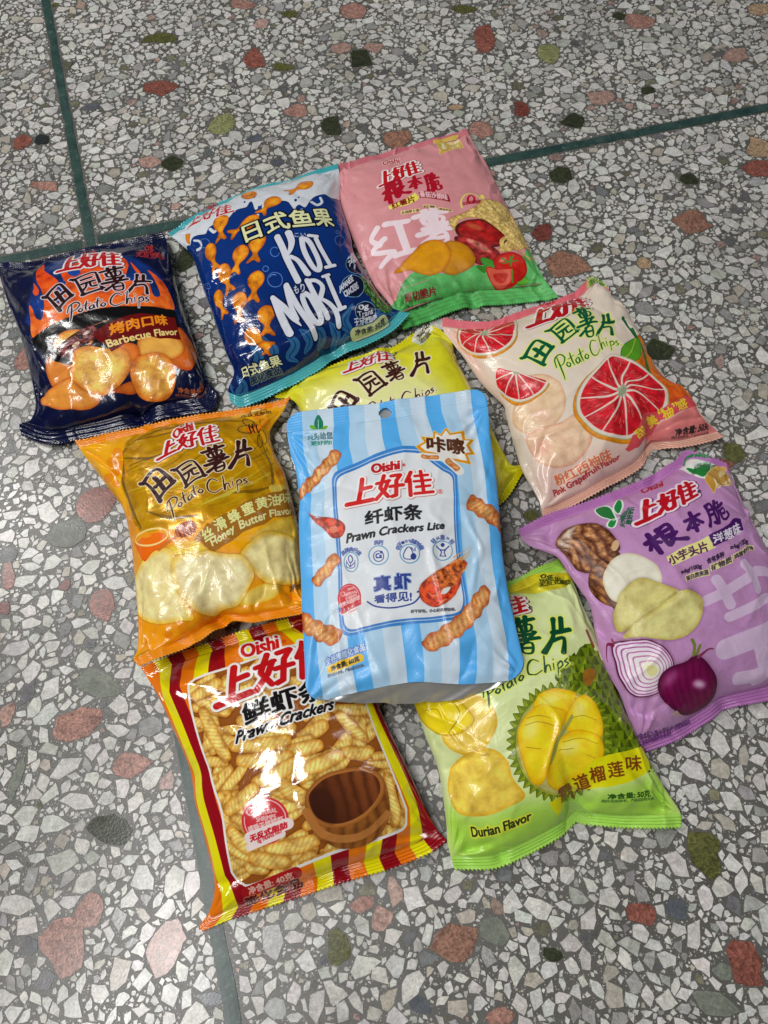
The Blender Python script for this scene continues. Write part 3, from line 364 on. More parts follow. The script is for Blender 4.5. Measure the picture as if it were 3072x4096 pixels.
def build_floor():
    S = 3.0
    me = bpy.data.meshes.new('floor')
    me.from_pydata([(-S, -S, 0), (S, -S, 0), (S, S+.4, 0), (-S, S+.4, 0)], [], [(0, 1, 2, 3)])
    floor = add_obj('floor', me, None, [MAT_CEMENT], kind='structure')

    # --- divider strips: thin plastic bars with worn edges, sunk into the slab
    def strip(p0, p1, w, seed):
        r = np.random.default_rng(seed)
        p0 = np.array(p0); p1 = np.array(p1); d = p1-p0; Ln = np.hypot(*d); d /= Ln; nrm = np.array([-d[1], d[0]])
        n = int(Ln/.012)+2; vs = []
        wob = np.cumsum(r.normal(0, .00016, n)); wob -= np.linspace(wob[0], wob[-1], n)
        for i, t in enumerate(np.linspace(0, Ln, n)):
            c = p0+d*t+nrm*wob[i]
            a = w/2*(1+r.normal(0, .035)); bb = w/2*(1+r.normal(0, .035))
            if r.random() < .09: a *= .76
            if r.random() < .09: bb *= .76
            for off, z in ((-a, -.001), (-a+.0003, .00045), (-a*.4, .0005), (bb*.4, .0005), (bb-.0003, .00045), (bb, -.001)):
                q = c+nrm*off; vs.append((q[0], q[1], z))
        f = [(6*i+k, 6*(i+1)+k, 6*(i+1)+k+1, 6*i+k+1) for i in range(n-1) for k in range(5)]
        f += [(0, 1, 2, 3, 4, 5), tuple(6*(n-1)+k for k in (5, 4, 3, 2, 1, 0))]
        m = bpy.data.meshes.new('divider_strip'); m.from_pydata(vs, [], f); m.update()
        m.polygons.foreach_set('use_smooth', np.zeros(len(m.polygons), bool))
        add_obj('divider_strip', m, floor, [MAT_STRIP])
    for k, (p0, p1, w) in enumerate(STRIPS):
        strip(p0, p1, w, 40+k)

    # --- packing of the marble chips on an occupancy grid
    G = .0004
    X0, X1, Y0, Y1 = -.62, .62, -.16, 1.04
    nx, ny = int((X1-X0)/G), int((Y1-Y0)/G)
    occ = np.zeros((ny, nx), bool)
    yy, xx = np.mgrid[0:ny, 0:nx]
    wx = X0+(xx+.5)*G; wy = Y0+(yy+.5)*G
    # only the ground a camera here or a step aside can see
    lim = .285+.225*(wy+.104)/1.016+LIM
    occ |= np.abs(wx) > lim
    for p0, p1, w in STRIPS:
        p0 = np.array(p0); p1 = np.array(p1); d = p1-p0; Ln = np.hypot(*d); d = d/Ln
        s = (wx-p0[0])*d[0]+(wy-p0[1])*d[1]; t = np.abs(-(wx-p0[0])*d[1]+(wy-p0[1])*d[0])
        occ |= (t < w/2+.0006) & (s > -.001) & (s < Ln+.001)
    del xx, yy, wx, wy, lim
    stones = []

    def raster(P, grow=0.0):
        x0 = max(int((P[:, 0].min()-X0)/G)-1, 0); x1 = min(int((P[:, 0].max()-X0)/G)+2, nx)
        y0 = max(int((P[:, 1].min()-Y0)/G)-1, 0); y1 = min(int((P[:, 1].max()-Y0)/G)+2, ny)
        if x1 <= x0 or y1 <= y0: return None
        gx = X0+(np.arange(x0, x1)+.5)*G; gy = (Y0+(np.arange(y0, y1)+.5)*G)[:, None]
        ins = np.zeros((y1-y0, x1-x0), bool)
        n = len(P)
        for i in range(n):
            ax, ay = P[i]; bx, by = P[(i+1) % n]
            if ay == by: continue
            c = ((gy < ay) != (gy < by))
            xs = ax+(gy-ay)*(bx-ax)/(by-ay)
            ins ^= c & (gx < xs)
        return ins, slice(y0, y1), slice(x0, x1)

    def put(P, col, big):
        r = raster(P)
        if r is None: return False
        m, a, b_ = r
        area = m.sum()
        if area < 3: return False
        if (occ[a, b_] & m).sum() > max(1, area*.03): return False
        c = P.mean(0)
        Pg = c+(P-c)*(1+.0003/max(np.hypot(*(P-c).T).mean(), .0005))
        m2, a, b_ = raster(Pg)
        occ[a, b_] |= m2
        stones.append((P, col, big)); return True

    def palette(big=False):
        q = rng.random()
        if q < .74: c = np.array([.86, .845, .80])*rng.uniform(.82, 1.02)
        elif q < .85: c = np.array([.50, .495, .475])*rng.uniform(.7, 1.15)
        elif q < .915: c = np.array([.64, .59, .50])*rng.uniform(.8, 1.05)
        elif q < .935: c = np.array([.23, .23, .235])*rng.uniform(.6, 1.3)
        elif q < .945: c = np.array([.55, .38, .33])*rng.uniform(.7, 1.1)
        elif q < .96: c = np.array([.26, .25, .17])*rng.uniform(.6, 1.2)
        else: c = np.array([.66, .67, .60])*rng.uniform(.8, 1.0)
        return c*rng.uniform(.97, 1.03, 3)

    # the large coloured chips one can recognise in the photo
    for (x, y, a, bx, ang, col) in BIG_STONES:
        n = int(rng.integers(6, 10))
        th = np.linspace(0, 2*np.pi, n, endpoint=False)+rng.uniform(-.30, .30, n)
        r = rng.uniform(.74, 1.22, n)
        p = 2.6
        e = (np.abs(np.cos(th))**p+np.abs(np.sin(th))**p)**(-1/p)
        q = np.stack([a*r*e*np.cos(th), bx*r*e*np.sin(th)], 1)
        ca, sa = math.cos(ang), math.sin(ang)
        P = np.stack([x+q[:, 0]*ca-q[:, 1]*sa, y+q[:, 0]*sa+q[:, 1]*ca], 1)
        for s_ in (.06, .035):      # chipped, slightly wavy edges
            e = np.roll(P, -1, 0)-P; o_ = rng.normal(0, s_, (len(P), 1))
            P = np.stack([P, P+e*rng.uniform(.35, .65, (len(P), 1))+np.stack([e[:, 1], -e[:, 0]], 1)*(o_+.03)], 1).reshape(-1, 2)
        for k in range(4):
            if put(P, np.array(col), True): break
            P = P.mean(0)+(P-P.mean(0))*.85

    def grow(x, y, r, nr):
        """a chip that spreads from x, y until it meets its neighbours"""
        th = np.linspace(0, 2*np.pi, nr, endpoint=False)+rng.uniform(0, 6.28)+rng.uniform(-.34, .34, nr)
        el = rng.uniform(1.0, 2.6); a0 = rng.uniform(0, np.pi)
        des = r*rng.uniform(.70, 1.5, nr)/np.sqrt((np.cos(th-a0)/math.sqrt(el))**2+(np.sin(th-a0)*math.sqrt(el))**2)
        des = np.minimum(des, r*2.5)
        st = np.arange(1, int(des.max()/G)+2)*G
        sx = x+np.outer(np.cos(th), st); sy = y+np.outer(np.sin(th), st)
        ix = np.clip(((sx-X0)/G).astype(int), 0, nx-1); iy = np.clip(((sy-Y0)/G).astype(int), 0, ny-1)
        hit = occ[iy, ix]
        first = np.where(hit.any(1), st[hit.argmax(1)]-G*.9, 1e9)
        rr = np.minimum(des, first)
        nb = (np.roll(rr, 1)+np.roll(rr, -1))/2
        rr = np.minimum(rr, nb*1.9+.0003)
        P = np.stack([x+rr*np.cos(th), y+rr*np.sin(th)], 1)
        # convex hull keeps most chips crisp
        if rng.random() < .7:
            idx = np.argsort(P[:, 0]); Q = P[idx]
            def half(pts):
                h = []
                for p in pts:
                    while len(h) > 1 and (h[-1][0]-h[-2][0])*(p[1]-h[-2][1])-(h[-1][1]-h[-2][1])*(p[0]-h[-2][0]) <= 0: h.pop()
                    h.append(p)
                return h
            lo = half(Q); up = half(Q[::-1]); P = np.array(lo[:-1]+up[:-1])
        return P, rr

    for r, tries, clear, nr in ((.0062, 5000, .0056, 6), (.0050, 18000, .0043, 5), (.0039, 46000, .0031, 5), (.0030, 66000, .0021, 4), (.0022, 80000, .0014, 4),
                                (.0015, 80000, .0009, 4), (.0010, 70000, .00055, 3)):
        # denser seeds where the floor is near enough for them to be seen
        px = rng.uniform(X0, X1, tries); py = rng.uniform(Y0, Y1, tries)
        ok = np.ones(tries, bool)
        for k in range(9):
            dx, dy = (0, 0) if k == 8 else (clear*math.cos(k*.785), clear*math.sin(k*.785))
            ix = np.clip(((px+dx-X0)/G).astype(int), 0, nx-1); iy = np.clip(((py+dy-Y0)/G).astype(int), 0, ny-1)
            ok &= ~occ[iy, ix]
        for x, y in zip(px[ok], py[ok]):
            if r < .0015 and y > .62 and rng.random() < .5: continue
            a = min(int((x-X0)/G), nx-1); b_ = min(int((y-Y0)/G), ny-1); c = int(clear/G*.8)
            if occ[b_, a] or occ[max(b_-c, 0), a] or occ[min(b_+c, ny-1), a] or occ[b_, max(a-c, 0)] or occ[b_, min(a+c, nx-1)]: continue
            P, rr = grow(x, y, r*rng.uniform(.7, 1.25), nr+int(rng.integers(0, 3)))
            if len(P) < 3 or rr.mean() < clear*.62: continue
            col = palette()
            for k in range(3):
                if put(P, col, False): break
                P = P.mean(0)+(P-P.mean(0))*.86

    # --- which chips show largest: those become parts, the rest one joined part
    def area(P): return .5*abs(np.dot(P[:, 0], np.roll(P[:, 1], 1))-np.dot(P[:, 1], np.roll(P[:, 0], 1)))
    def seen(P):
        x, y = P.mean(0)
        z = y*math.sin(math.radians(24.5))+.52*math.cos(math.radians(24.5))
        up = y*math.cos(math.radians(24.5))-.52*math.sin(math.radians(24.5))
        X = x/z*.6934; Yv = up/z*.6934
        if abs(X) > .372 or abs(Yv) > .497: return 0
        for q in COVERS:
            inside = False; n = len(q)
            for i in range(n):
                ax, ay = q[i]; bx, by = q[(i+1) % n]
                if (ay > y) != (by > y) and x < ax+(y-ay)*(bx-ax)/(by-ay): inside = not inside
            if inside: return 0
        return area(P)/z**3
    score = [(seen(P), i) for i, (P, c, b_) in enumerate(stones)]
    top = set(i for s, i in sorted(score, reverse=True)[:300])

    def chip_geo(P, big):
        n = len(P); c = P.mean(0)
        # shoelace orientation: counter-clockwise
        if np.dot(P[:, 0], np.roll(P[:, 1], -1))-np.dot(P[:, 1], np.roll(P[:, 0], -1)) < 0: P = P[::-1]
        if big or n < 12:
            # roughen the outline: one knocked point per side
            e = np.roll(P, -1, 0)-P; ln = np.hypot(*e.T)[:, None]
            if ln.mean() > .0026:
                mid = P+e*rng.uniform(.35, .65, (n, 1))+np.stack([e[:, 1], -e[:, 0]], 1)*rng.uniform(-.045, .035, (n, 1))
                P = np.stack([P, mid], 1).reshape(-1, 2); n = len(P)
        r = np.hypot(*(P-c).T)[:, None]
        Ti = c+(P-c)*(1-np.minimum(.00022/r, .3))
        z = .0003+rng.uniform(0, .00012)
        V = np.vstack([np.c_[Ti, np.full(n, z)], np.c_[P, np.full(n, -.0004)]])
        F = list(range(n)); st = [0]; tot = [n]
        for i in range(n):
            j = (i+1) % n
            st.append(len(F)); F += [i, n+i, n+j, j]; tot.append(4)
        return V, F, st, tot
    AV, AF, AS, AT, AC = [], [], [], [], []
    nv = nl = 0
    for i, (P, c, big) in enumerate(stones):
        V, F, st, tot = chip_geo(P, big)
        if i in top:
            me = np_mesh('stone', V, F, st, tot)
            a = me.color_attributes.new('stone_colour', 'FLOAT_COLOR', 'POINT')
            a.data.foreach_set('color', np.tile(np.r_[c, 1].astype(np.float32), len(V)))
            add_obj('stone', me, floor, [MAT_STONE])
        else:
            AV.append(V); AF.append(np.array(F)+nv); AS.append(np.array(st)+nl); AT.append(tot)
            AC.append(np.tile(np.r_[c, 1].astype(np.float32), (len(V), 1)))
            nv += len(V); nl += len(F)
    me = np_mesh('terrazzo_chips', np.vstack(AV), np.concatenate(AF), np.concatenate(AS), np.concatenate(AT))
    a = me.color_attributes.new('stone_colour', 'FLOAT_COLOR', 'POINT')
    a.data.foreach_set('color', np.vstack(AC).ravel())
    add_obj('terrazzo_chips', me, floor, [MAT_STONE], kind='stuff')
    print('stones', len(stones), 'loops', nl, 'coverage', occ.mean(), 't', round(time.time()-_t0, 1))
    return floor
# ---------------------------------------------------------------- print on the films, drawn as vector shapes
def make_noise_tile(seed, n=512):
    r = np.random.default_rng(seed); out = np.zeros((n, n)); amp = 1; tot = 0
    for k in (8, 16, 32, 64, 128, 256):
        g = r.random((k, k)); s = n//k
        i = (np.arange(n)/s); i0 = i.astype(int) % k; i1 = (i0+1) % k; f = i-np.floor(i); f = f*f*(3-2*f)
        a = g[i0][:, i0]*(1-f)[None]+g[i0][:, i1]*f[None]
        b = g[i1][:, i0]*(1-f)[None]+g[i1][:, i1]*f[None]
        out += amp*(a*(1-f)[:, None]+b*f[:, None]); tot += amp; amp *= .62
    out /= tot
    return (out-out.mean())/out.std()
TILE = [make_noise_tile(5), make_noise_tile(6)]
FINE = np.random.default_rng(9).random((512, 512))

def catmull(P, closed=True, k=5):
    P = np.asarray(P, float); n = len(P)
    if closed: Q = np.vstack([P[-1], P, P[:2]])
    else: Q = np.vstack([2*P[0]-P[1], P, 2*P[-1]-P[-2]])
    t = np.linspace(0, 1, k, endpoint=False)[:, None]; out = []
    for i in range(1, len(Q)-2):
        a, b, c, d = Q[i-1:i+3]
        m1 = (c-a)*.5; m2 = (d-b)*.5
        out.append((2*t**3-3*t**2+1)*b+(t**3-2*t**2+t)*m1+(-2*t**3+3*t**2)*c+(t**3-t**2)*m2)
    if not closed: out.append(P[-1:])
    return np.vstack(out)

_text_cache = {}
def text_tris(s, bold=0.0):
    """triangles of a line of text set with Blender's own fonts, scaled to its ink box 0..1"""
    if (s, bold) in _text_cache: return _text_cache[(s, bold)]
    cu = bpy.data.curves.new('lettering', 'FONT'); cu.body = s; cu.resolution_u = 3
    ob = bpy.data.objects.new('lettering', cu); COL.objects.link(ob)
    bpy.context.view_layer.update()
    dg = bpy.context.evaluated_depsgraph_get()
    me = ob.evaluated_get(dg).to_mesh()
    me.calc_loop_triangles()
    co = np.empty(len(me.vertices)*3, np.float32); me.vertices.foreach_get('co', co); co = co.reshape(-1, 3)[:, :2].astype(float)
    tr = np.empty(len(me.loop_triangles)*3, np.int32); me.loop_triangles.foreach_get('vertices', tr)
    T = co[tr].reshape(-1, 3, 2) if len(tr) else np.zeros((0, 3, 2))
    if len(T):
        lo = T.reshape(-1, 2).min(0); hi = T.reshape(-1, 2).max(0)
        T = (T-lo)/(hi-lo); T[..., 1] = 1-T[..., 1]
    bpy.data.objects.remove(ob); bpy.data.curves.remove(cu)
    _text_cache[(s, bold)] = T
    return T

def quad_map(q, P):
    """unit square -> quad (TL, TR, BR, BL)"""
    q = np.asarray(q, float).reshape(4, 2); x = P[..., 0:1]; y = P[..., 1:2]
    return (1-x)*(1-y)*q[0]+x*(1-y)*q[1]+x*y*q[2]+(1-x)*y*q[3]

GL = {  # brush strokes of the display lettering, box 0..100: (width, [points]) ; negative width = flat ends
'上': [(15, [(47, 6), (47, 86)]), (14, [(47, 42), (84, 42)]), (16, [(4, 90), (96, 90)])],
'好': [(13, [(28, 6), (16, 52), (46, 90)]), (13, [(44, 30), (34, 62), (6, 92)]), (12, [(2, 34), (48, 30)]),
       (13, [(56, 13), (90, 13), (74, 34)]), (13, [(74, 36), (74, 88), (60, 92)]), (13, [(53, 54), (98, 54)])],
'佳': [(13, [(27, 5), (6, 42)]), (13, [(19, 32), (19, 95)]), (10, [(40, 22), (90, 22)]), (10, [(35, 43), (96, 43)]),
       (10, [(41, 66), (90, 66)]), (11, [(34, 90), (98, 90)]), (12, [(65, 5), (65, 90)])],
'田': [(9, [(-2, 24), (12, 28), (22, 60), (32, 98)]), (9, [(6, 28), (40, 10), (72, 3), (84, 30), (94, 64)]),
       (9, [(30, 90), (62, 74), (98, 62)]), (9, [(50, 26), (58, 68)]), (9, [(36, 52), (56, 45), (74, 38)])],
'园': [(8, [(-2, 10), (12, 16), (18, 60), (22, 96)]), (8, [(6, 16), (50, 5), (84, 3), (90, 30), (96, 88)]), (8, [(16, 96), (60, 90), (104, 84)]),
       (7, [(32, 28), (68, 23)]), (7, [(28, 48), (76, 42)]), (7, [(46, 48), (40, 66), (26, 78)]), (7, [(58, 46), (60, 68), (78, 68)])],
'薯': [(8, [(6, 12), (92, 7)]), (8, [(36, 0), (38, 20)]), (8, [(62, -2), (61, 18)]), (6, [(24, 24), (78, 21), (73, 39), (31, 41), (24, 24)]),
       (6, [(43, 24), (45, 38)]), (6, [(60, 23), (59, 37)]), (7, [(20, 53), (80, 48)]), (8, [(50, 42), (50, 62)]), (8, [(2, 67), (98, 60)]),
       (8, [(86, 44), (50, 72), (8, 94)]), (6, [(38, 75), (72, 73), (70, 99), (41, 99), (38, 75)]), (6, [(41, 87), (70, 86)])],
'片': [(10, [(30, 2), (29, 48), (6, 98)]), (10, [(62, 0), (61, 38)]), (10, [(28, 40), (94, 34)]), (10, [(28, 62), (68, 58), (70, 98)])],
'根': [(13, [(2, 36), (44, 28)]), (13, [(24, 4), (22, 98)]), (10, [(22, 38), (2, 70)]), (10, [(24, 42), (40, 58)]),
       (13, [(54, 8), (88, 6), (86, 44), (56, 46)]), (11, [(54, 27), (86, 25)]), (15, [(54, 8), (56, 82), (72, 70)]), (14, [(66, 50), (82, 74), (106, 86)]), (10, [(94, 48), (74, 62)])],
'本': [(12, [(8, 34), (92, 28)]), (13, [(50, 2), (50, 98)]), (11, [(48, 34), (8, 76)]), (12, [(52, 34), (94, 74)]), (11, [(32, 76), (68, 74)])],
'脆': [(11, [(14, 8), (12, 70), (2, 96)]), (11, [(14, 8), (38, 8), (38, 92), (28, 90)]), (9, [(14, 32), (38, 31)]), (9, [(14, 54), (38, 53)]),
       (10, [(64, 0), (48, 28)]), (9, [(58, 13), (82, 11), (72, 28)]), (10, [(46, 34), (102, 30)]), (10, [(54, 34), (52, 70), (42, 98)]),
       (9, [(66, 50), (90, 48), (88, 68), (76, 68)]), (10, [(66, 50), (66, 92), (100, 92), (100, 76)])],
'#': [  # the two script words, box 300 x 64 squeezed to 100 x 100
      (0, [])],
}
SCRIPT = [[(6, 30), (14, 10), (34, 3), (44, 14), (32, 27), (18, 30)], [(22, 8), (17, 40), (12, 62)], [(44, 28), (38, 34), (44, 40), (50, 34), (44, 28)],
          [(64, 8), (59, 30), (60, 42)], [(50, 22), (72, 18)], [(79, 27), (70, 32), (71, 41), (80, 38), (82, 28), (84, 42)], [(96, 8), (91, 30), (92, 42)], [(84, 22), (106, 17)],
          [(108, 28), (101, 35), (107, 41), (114, 35), (108, 28)], [(162, 11), (148, 3), (132, 18), (129, 38), (144, 47), (166, 38)], [(180, 0), (172, 44), (178, 30), (187, 28), (188, 44)],
          [(199, 26), (197, 43)], [(201, 15), (202, 17)], [(212, 27), (205, 62)], [(209, 33), (221, 26), (224, 37), (209, 44)], [(241, 26), (232, 31), (241, 38), (230, 44)], [(252, 43), (253, 44)]]

class Canvas:
    def __init__(s, W, H, base):
        s.W, s.H = W, H; s.k = W/1000.0
        s.c = np.empty((H, W, 3)); s.c[:] = np.array(base)/255.0
        s.foil = np.zeros((H, W)); s.clipm = None
    # masks ------------------------------------------------------------
    def box(s, P, pad):
        x0 = int(max(P[:, 0].min()-pad, 0)); x1 = int(min(P[:, 0].max()+pad+2, s.W))
        y0 = int(max(P[:, 1].min()-pad, 0)); y1 = int(min(P[:, 1].max()+pad+2, s.H))
        return x0, x1, y0, y1
    def cover(s, A, B, bx, ss=4):
        x0, x1, y0, y1 = bx; w, h = x1-x0, y1-y0
        if w <= 0 or h <= 0: return None
        ax, ay = A[:, 0]-x0, (A[:, 1]-y0)*ss; bx_, by = B[:, 0]-x0, (B[:, 1]-y0)*ss
        sg = np.where(by > ay, 1.0, -1.0); lo = np.minimum(ay, by); hi = np.maximum(ay, by)
        r0 = np.clip(np.ceil(lo-.5), 0, h*ss).astype(int); r1 = np.clip(np.ceil(hi-.5), 0, h*ss).astype(int)
        n = r1-r0; ok = n > 0
        if not ok.any(): return np.zeros((h, w))
        ax, ay, bx_, by, sg, r0, n = [q[ok] for q in (ax, ay, bx_, by, sg, r0, n)]
        e = np.repeat(np.arange(len(n)), n); st = np.cumsum(n)-n
        row = np.arange(n.sum())-st[e]+r0[e]
        x = ax[e]+(row+.5-ay[e])*(bx_[e]-ax[e])/(by[e]-ay[e])
        x = np.clip(x, 0, w)
        xi = np.minimum(x.astype(int), w); f = x-xi
        acc = np.bincount(row*(w+2)+xi, sg[e]*(1-f), h*ss*(w+2))+np.bincount(row*(w+2)+xi+1, sg[e]*f, h*ss*(w+2))
        acc = acc.reshape(h*ss, w+2)[:, :w]
        return np.clip(np.abs(np.cumsum(acc, 1)), 0, 1).reshape(h, ss, w).mean(1)
    def poly_mask(s, P, pad=0):
        bx = s.box(P, pad+2); return s.cover(P, np.roll(P, -1, 0), bx), bx
    def stroke_mask(s, lines, pad=0):
        allp = np.vstack([p for p, w in lines]); wm = max(np.max(w) for p, w in lines)
        bx = s.box(allp, wm/2+pad+2); x0, x1, y0, y1 = bx
        if x1 <= x0 or y1 <= y0: return None, bx, None
        D = np.full((y1-y0, x1-x0), 1e3)
        for P, w in lines:
            w = np.broadcast_to(np.asarray(w, float), (len(P),))
            for i in range(len(P)-1):
                a, b = P[i], P[i+1]; wm_ = max(w[i], w[i+1])/2+pad+2
                cx0 = int(max(min(a[0], b[0])-wm_-x0, 0)); cx1 = int(min(max(a[0], b[0])+wm_-x0+1, x1-x0))
                cy0 = int(max(min(a[1], b[1])-wm_-y0, 0)); cy1 = int(min(max(a[1], b[1])+wm_-y0+1, y1-y0))
                if cx1 <= cx0 or cy1 <= cy0: continue
                X = np.arange(cx0, cx1)[None]+x0+.5; Y = np.arange(cy0, cy1)[:, None]+y0+.5
                d = b-a; L2 = d@d+1e-9
                t = np.clip(((X-a[0])*d[0]+(Y-a[1])*d[1])/L2, 0, 1)
                dd = np.hypot(X-a[0]-t*d[0], Y-a[1]-t*d[1])-(w[i]*(1-t)+w[i+1]*t)/2
                V = D[cy0:cy1, cx0:cx1]; np.minimum(V, dd, out=V)
        return np.clip(.5-D, 0, 1), bx, D
    @staticmethod
    def blur(m, r):
        r = max(int(r), 1)
        for _ in range(2):
            for ax in (0, 1):
                pad = [(0, 0), (0, 0)]; pad[ax] = (r+1, r)
                c = np.cumsum(np.pad(m, pad), ax)
                m = (np.take(c, range(2*r+1, c.shape[ax]), ax)-np.take(c, range(0, c.shape[ax]-2*r-1), ax))/(2*r+1)
        return m
    @staticmethod
    def dilate(m, r):
        out = m.copy(); n = max(8, int(r*4))
        for rr in ({r, r*.5} if r > 2 else {r}):
            for k in range(n):
                dx, dy = int(round(rr*math.cos(2*math.pi*k/n))), int(round(rr*math.sin(2*math.pi*k/n)))
                h, w = m.shape
                src = m[max(0, -dy):h-max(0, dy), max(0, -dx):w-max(0, dx)]
                dst = out[max(0, dy):h-max(0, -dy), max(0, dx):w-max(0, -dx)]
                np.maximum(dst, src, out=dst)
        return out
    def noise(s, bx, sc, which=0):
        x0, x1, y0, y1 = bx
        X = ((np.arange(x0, x1)*sc).astype(int)) % 512; Y = ((np.arange(y0, y1)*sc).astype(int)) % 512
        return TILE[which][Y][:, X]
    def paint(s, m, bx, col, a=1.0, foil=None):
        if m is None: return
        x0, x1, y0, y1 = bx; m = m*a
        if s.clipm is not None: m = m*s.clipm[y0:y1, x0:x1]
        mm = m[..., None]
        s.c[y0:y1, x0:x1] = s.c[y0:y1, x0:x1]*(1-mm)+np.asarray(col)*mm
        F = s.foil[y0:y1, x0:x1]
        s.foil[y0:y1, x0:x1] = F*(1-m)+(foil or 0)*m
    # drawing ----------------------------------------------------------
    def xf(s, P): return np.asarray(P, float).reshape(-1, 2)*s.k
    def shape(s, m, bx, col, kw):
        """fill with the look of a printed food photo: mottled, browner at the rim"""
        x0, x1, y0, y1 = bx; k = s.k
        if m is None: return
        c = np.broadcast_to(np.array(col)/255.0, m.shape+(3,)).copy()
        if 'g' in kw:
            c2, gx0, gy0, gx1, gy1 = kw['g']
            X = np.arange(x0, x1)[None]/k; Y = np.arange(y0, y1)[:, None]/k
            dx, dy = gx1-gx0, gy1-gy0
            t = np.clip(((X-gx0)*dx+(Y-gy0)*dy)/(dx*dx+dy*dy), 0, 1)[..., None]
            c = c*(1-t)+np.array(c2)/255.0*t
        if 'e' in kw:
            ec, r = kw['e']; q = s.blur(m, max(r*k, 1))
            t = np.clip((q-.45)/.5, 0, 1)[..., None]
            c = np.array(ec)/255.0*(1-t)+c*t
        if 'n' in kw:
            amp, sc = kw['n']; c = c*(1+amp*s.noise(bx, sc)[..., None]*np.array([.7, .9, 1.05]))
        if 'st' in kw:     # dark stripes along a direction
            sc_, ang, per, dep = kw['st']
            X = np.arange(x0, x1)[None]/k; Y = np.arange(y0, y1)[:, None]/k
            t = (X*math.cos(ang)+Y*math.sin(ang))/per+s.noise(bx, .7, 1)*.12
            f = (.5+.5*np.sin(2*np.pi*t))**2
            c = c*(1-dep*f[..., None])+np.array(sc_)/255.0*dep*f[..., None]
        if 'sp' in kw:
            sc_, dens = kw['sp']
            g = FINE[(np.arange(y0, y1)//2*7) % 509][:, (np.arange(x0, x1)//2*5) % 511] < dens*.6
            g = g & (s.noise(bx, 3, 1) > -.4)
            c[g] = c[g]*.35+np.array(sc_)/255.0*.65
        if 'a' in kw: m = m*kw['a']
        if 'fe' in kw: m = s.blur(m, kw['fe']*k)
        s.paint(m, bx, np.clip(c, 0, 1), 1, kw.get('f'))
    def P(s, pts, col, **kw):
        P = s.xf(pts)
        if kw.get('sm', 1): P = catmull(P)
        if 'j' in kw:
            r = np.random.default_rng(int(P.sum()) % 9999)
            n = len(P); e = np.roll(P, -1, 0)
            Q = np.concatenate([P+(e-P)*t for t in (0, .33, .66)], 1).reshape(-1, 2)
            P = Q+r.normal(0, kw['j']*s.k, Q.shape)
        pad = 4+max(kw.get('o', (0, 0))[1], kw.get('e', (0, 0))[1], kw.get('fe', 0)*2)*s.k*1.5
        m, bx = s.poly_mask(P, pad)
        if m is None: return
        if 'sh' in kw:
            q = s.blur(m, kw['sh']*s.k); s.paint(q, bx, (.12, .06, .05), .4)
        if 'o' in kw: s.paint(s.dilate(m, kw['o'][1]*s.k), bx, np.array(kw['o'][0])/255.0)
        s.shape(m, bx, col, kw)
    def L(s, pts, w, col, **kw):
        P = s.xf(pts); k = s.k
        if kw.get('sm', 1) and len(P) > 2:
            ww = w if np.ndim(w) == 0 else np.interp(np.linspace(0, 1, (len(P)-1)*5+1), np.linspace(0, 1, len(w)), w)
            P = catmull(P, False); w = ww
        elif np.ndim(w): w = np.interp(np.linspace(0, 1, len(P)), np.linspace(0, 1, len(w)), w)
        w = np.asarray(w, float)*k
        o = kw.get('o'); pad = (o[1]*k if o else 0)
        m, bx, D = s.stroke_mask([(P, w)], pad)
        if m is None: return
        if o: s.paint(np.clip(.5+o[1]*k-D, 0, 1), bx, np.array(o[0])/255.0)
        s.shape(m, bx, col, kw)
    def ink(s, m, bx, D, col, kw):
        k = s.k; o = kw.get('o')
        if 'gl' in kw:
            q = s.blur(s.dilate(m, kw['gl'][1]*k), kw['gl'][1]*k*.6); s.paint(q, bx, np.array(kw['gl'][0])/255.0, .95)
        if 'sd' in kw:      # printed drop shadow line
            r = max(int(2.5*k), 1); q = np.roll(np.roll(s.dilate(m, (o[1] if o else 0)*k+1), r, 0), r, 1); s.paint(q, bx, np.array(kw['sd'])/255.0)
        if o: s.paint(np.clip(.5+o[1]*k-D, 0, 1) if D is not None else s.dilate(m, o[1]*k), bx, np.array(o[0])/255.0)
        s.shape(m, bx, col, kw)
    def G(s, chars, quad, col, wk=1.0, **kw):
        q = s.xf(quad); n = len(chars); lines = []
        side = (np.linalg.norm(q[1]-q[0])/n+np.linalg.norm(q[3]-q[0]))/2
        for i, ch in enumerate(chars):
            for w, pts in GL[ch]:
                p = np.array(pts, float)/100
                g = p.copy(); g[:, 0] = (i+.02+.96*p[:, 0])/n
                if kw.get('brush') and len(p) > 2: g = catmull(g, False, 4)
                g = quad_map(q, g)
                ww = w*wk/100*side
                if kw.get('brush'): ww = ww*np.interp(np.linspace(0, 1, len(g)), [0, .15, .6, 1], [1.35, .95, .9, 1.25])
                lines.append((g, ww))
        pad = (max(kw.get('o', (0, 0))[1], kw.get('gl', (0, 0))[1]*2.5)+4)*s.k
        m, bx, D = s.stroke_mask(lines, pad)
        if m is None: return
        s.ink(m, bx, D, col, kw)
    def S(s, quad, col, w=3.0, **kw):
        """the handwritten words under the title"""
        q = s.xf(quad); k = np.linalg.norm(q[1]-q[0])/260; lines = []
        for p in SCRIPT:
            p = np.array(p, float)
            if len(p) > 2: p = catmull(p, False, 5)
            g = quad_map(q, np.stack([p[:, 0]/256, p[:, 1]/64], 1))
            lines.append((g, k*w*np.interp(np.linspace(0, 1, len(g)), [0, .3, .7, 1], [.8, 1.3, 1.1, .6])))
        pad = (max(kw.get('o', (0, 0))[1], kw.get('gl', (0, 0))[1]*2.5)+4)*s.k
        m, bx, D = s.stroke_mask(lines, pad)
        if m is None: return
        s.ink(m, bx, D, col, kw)
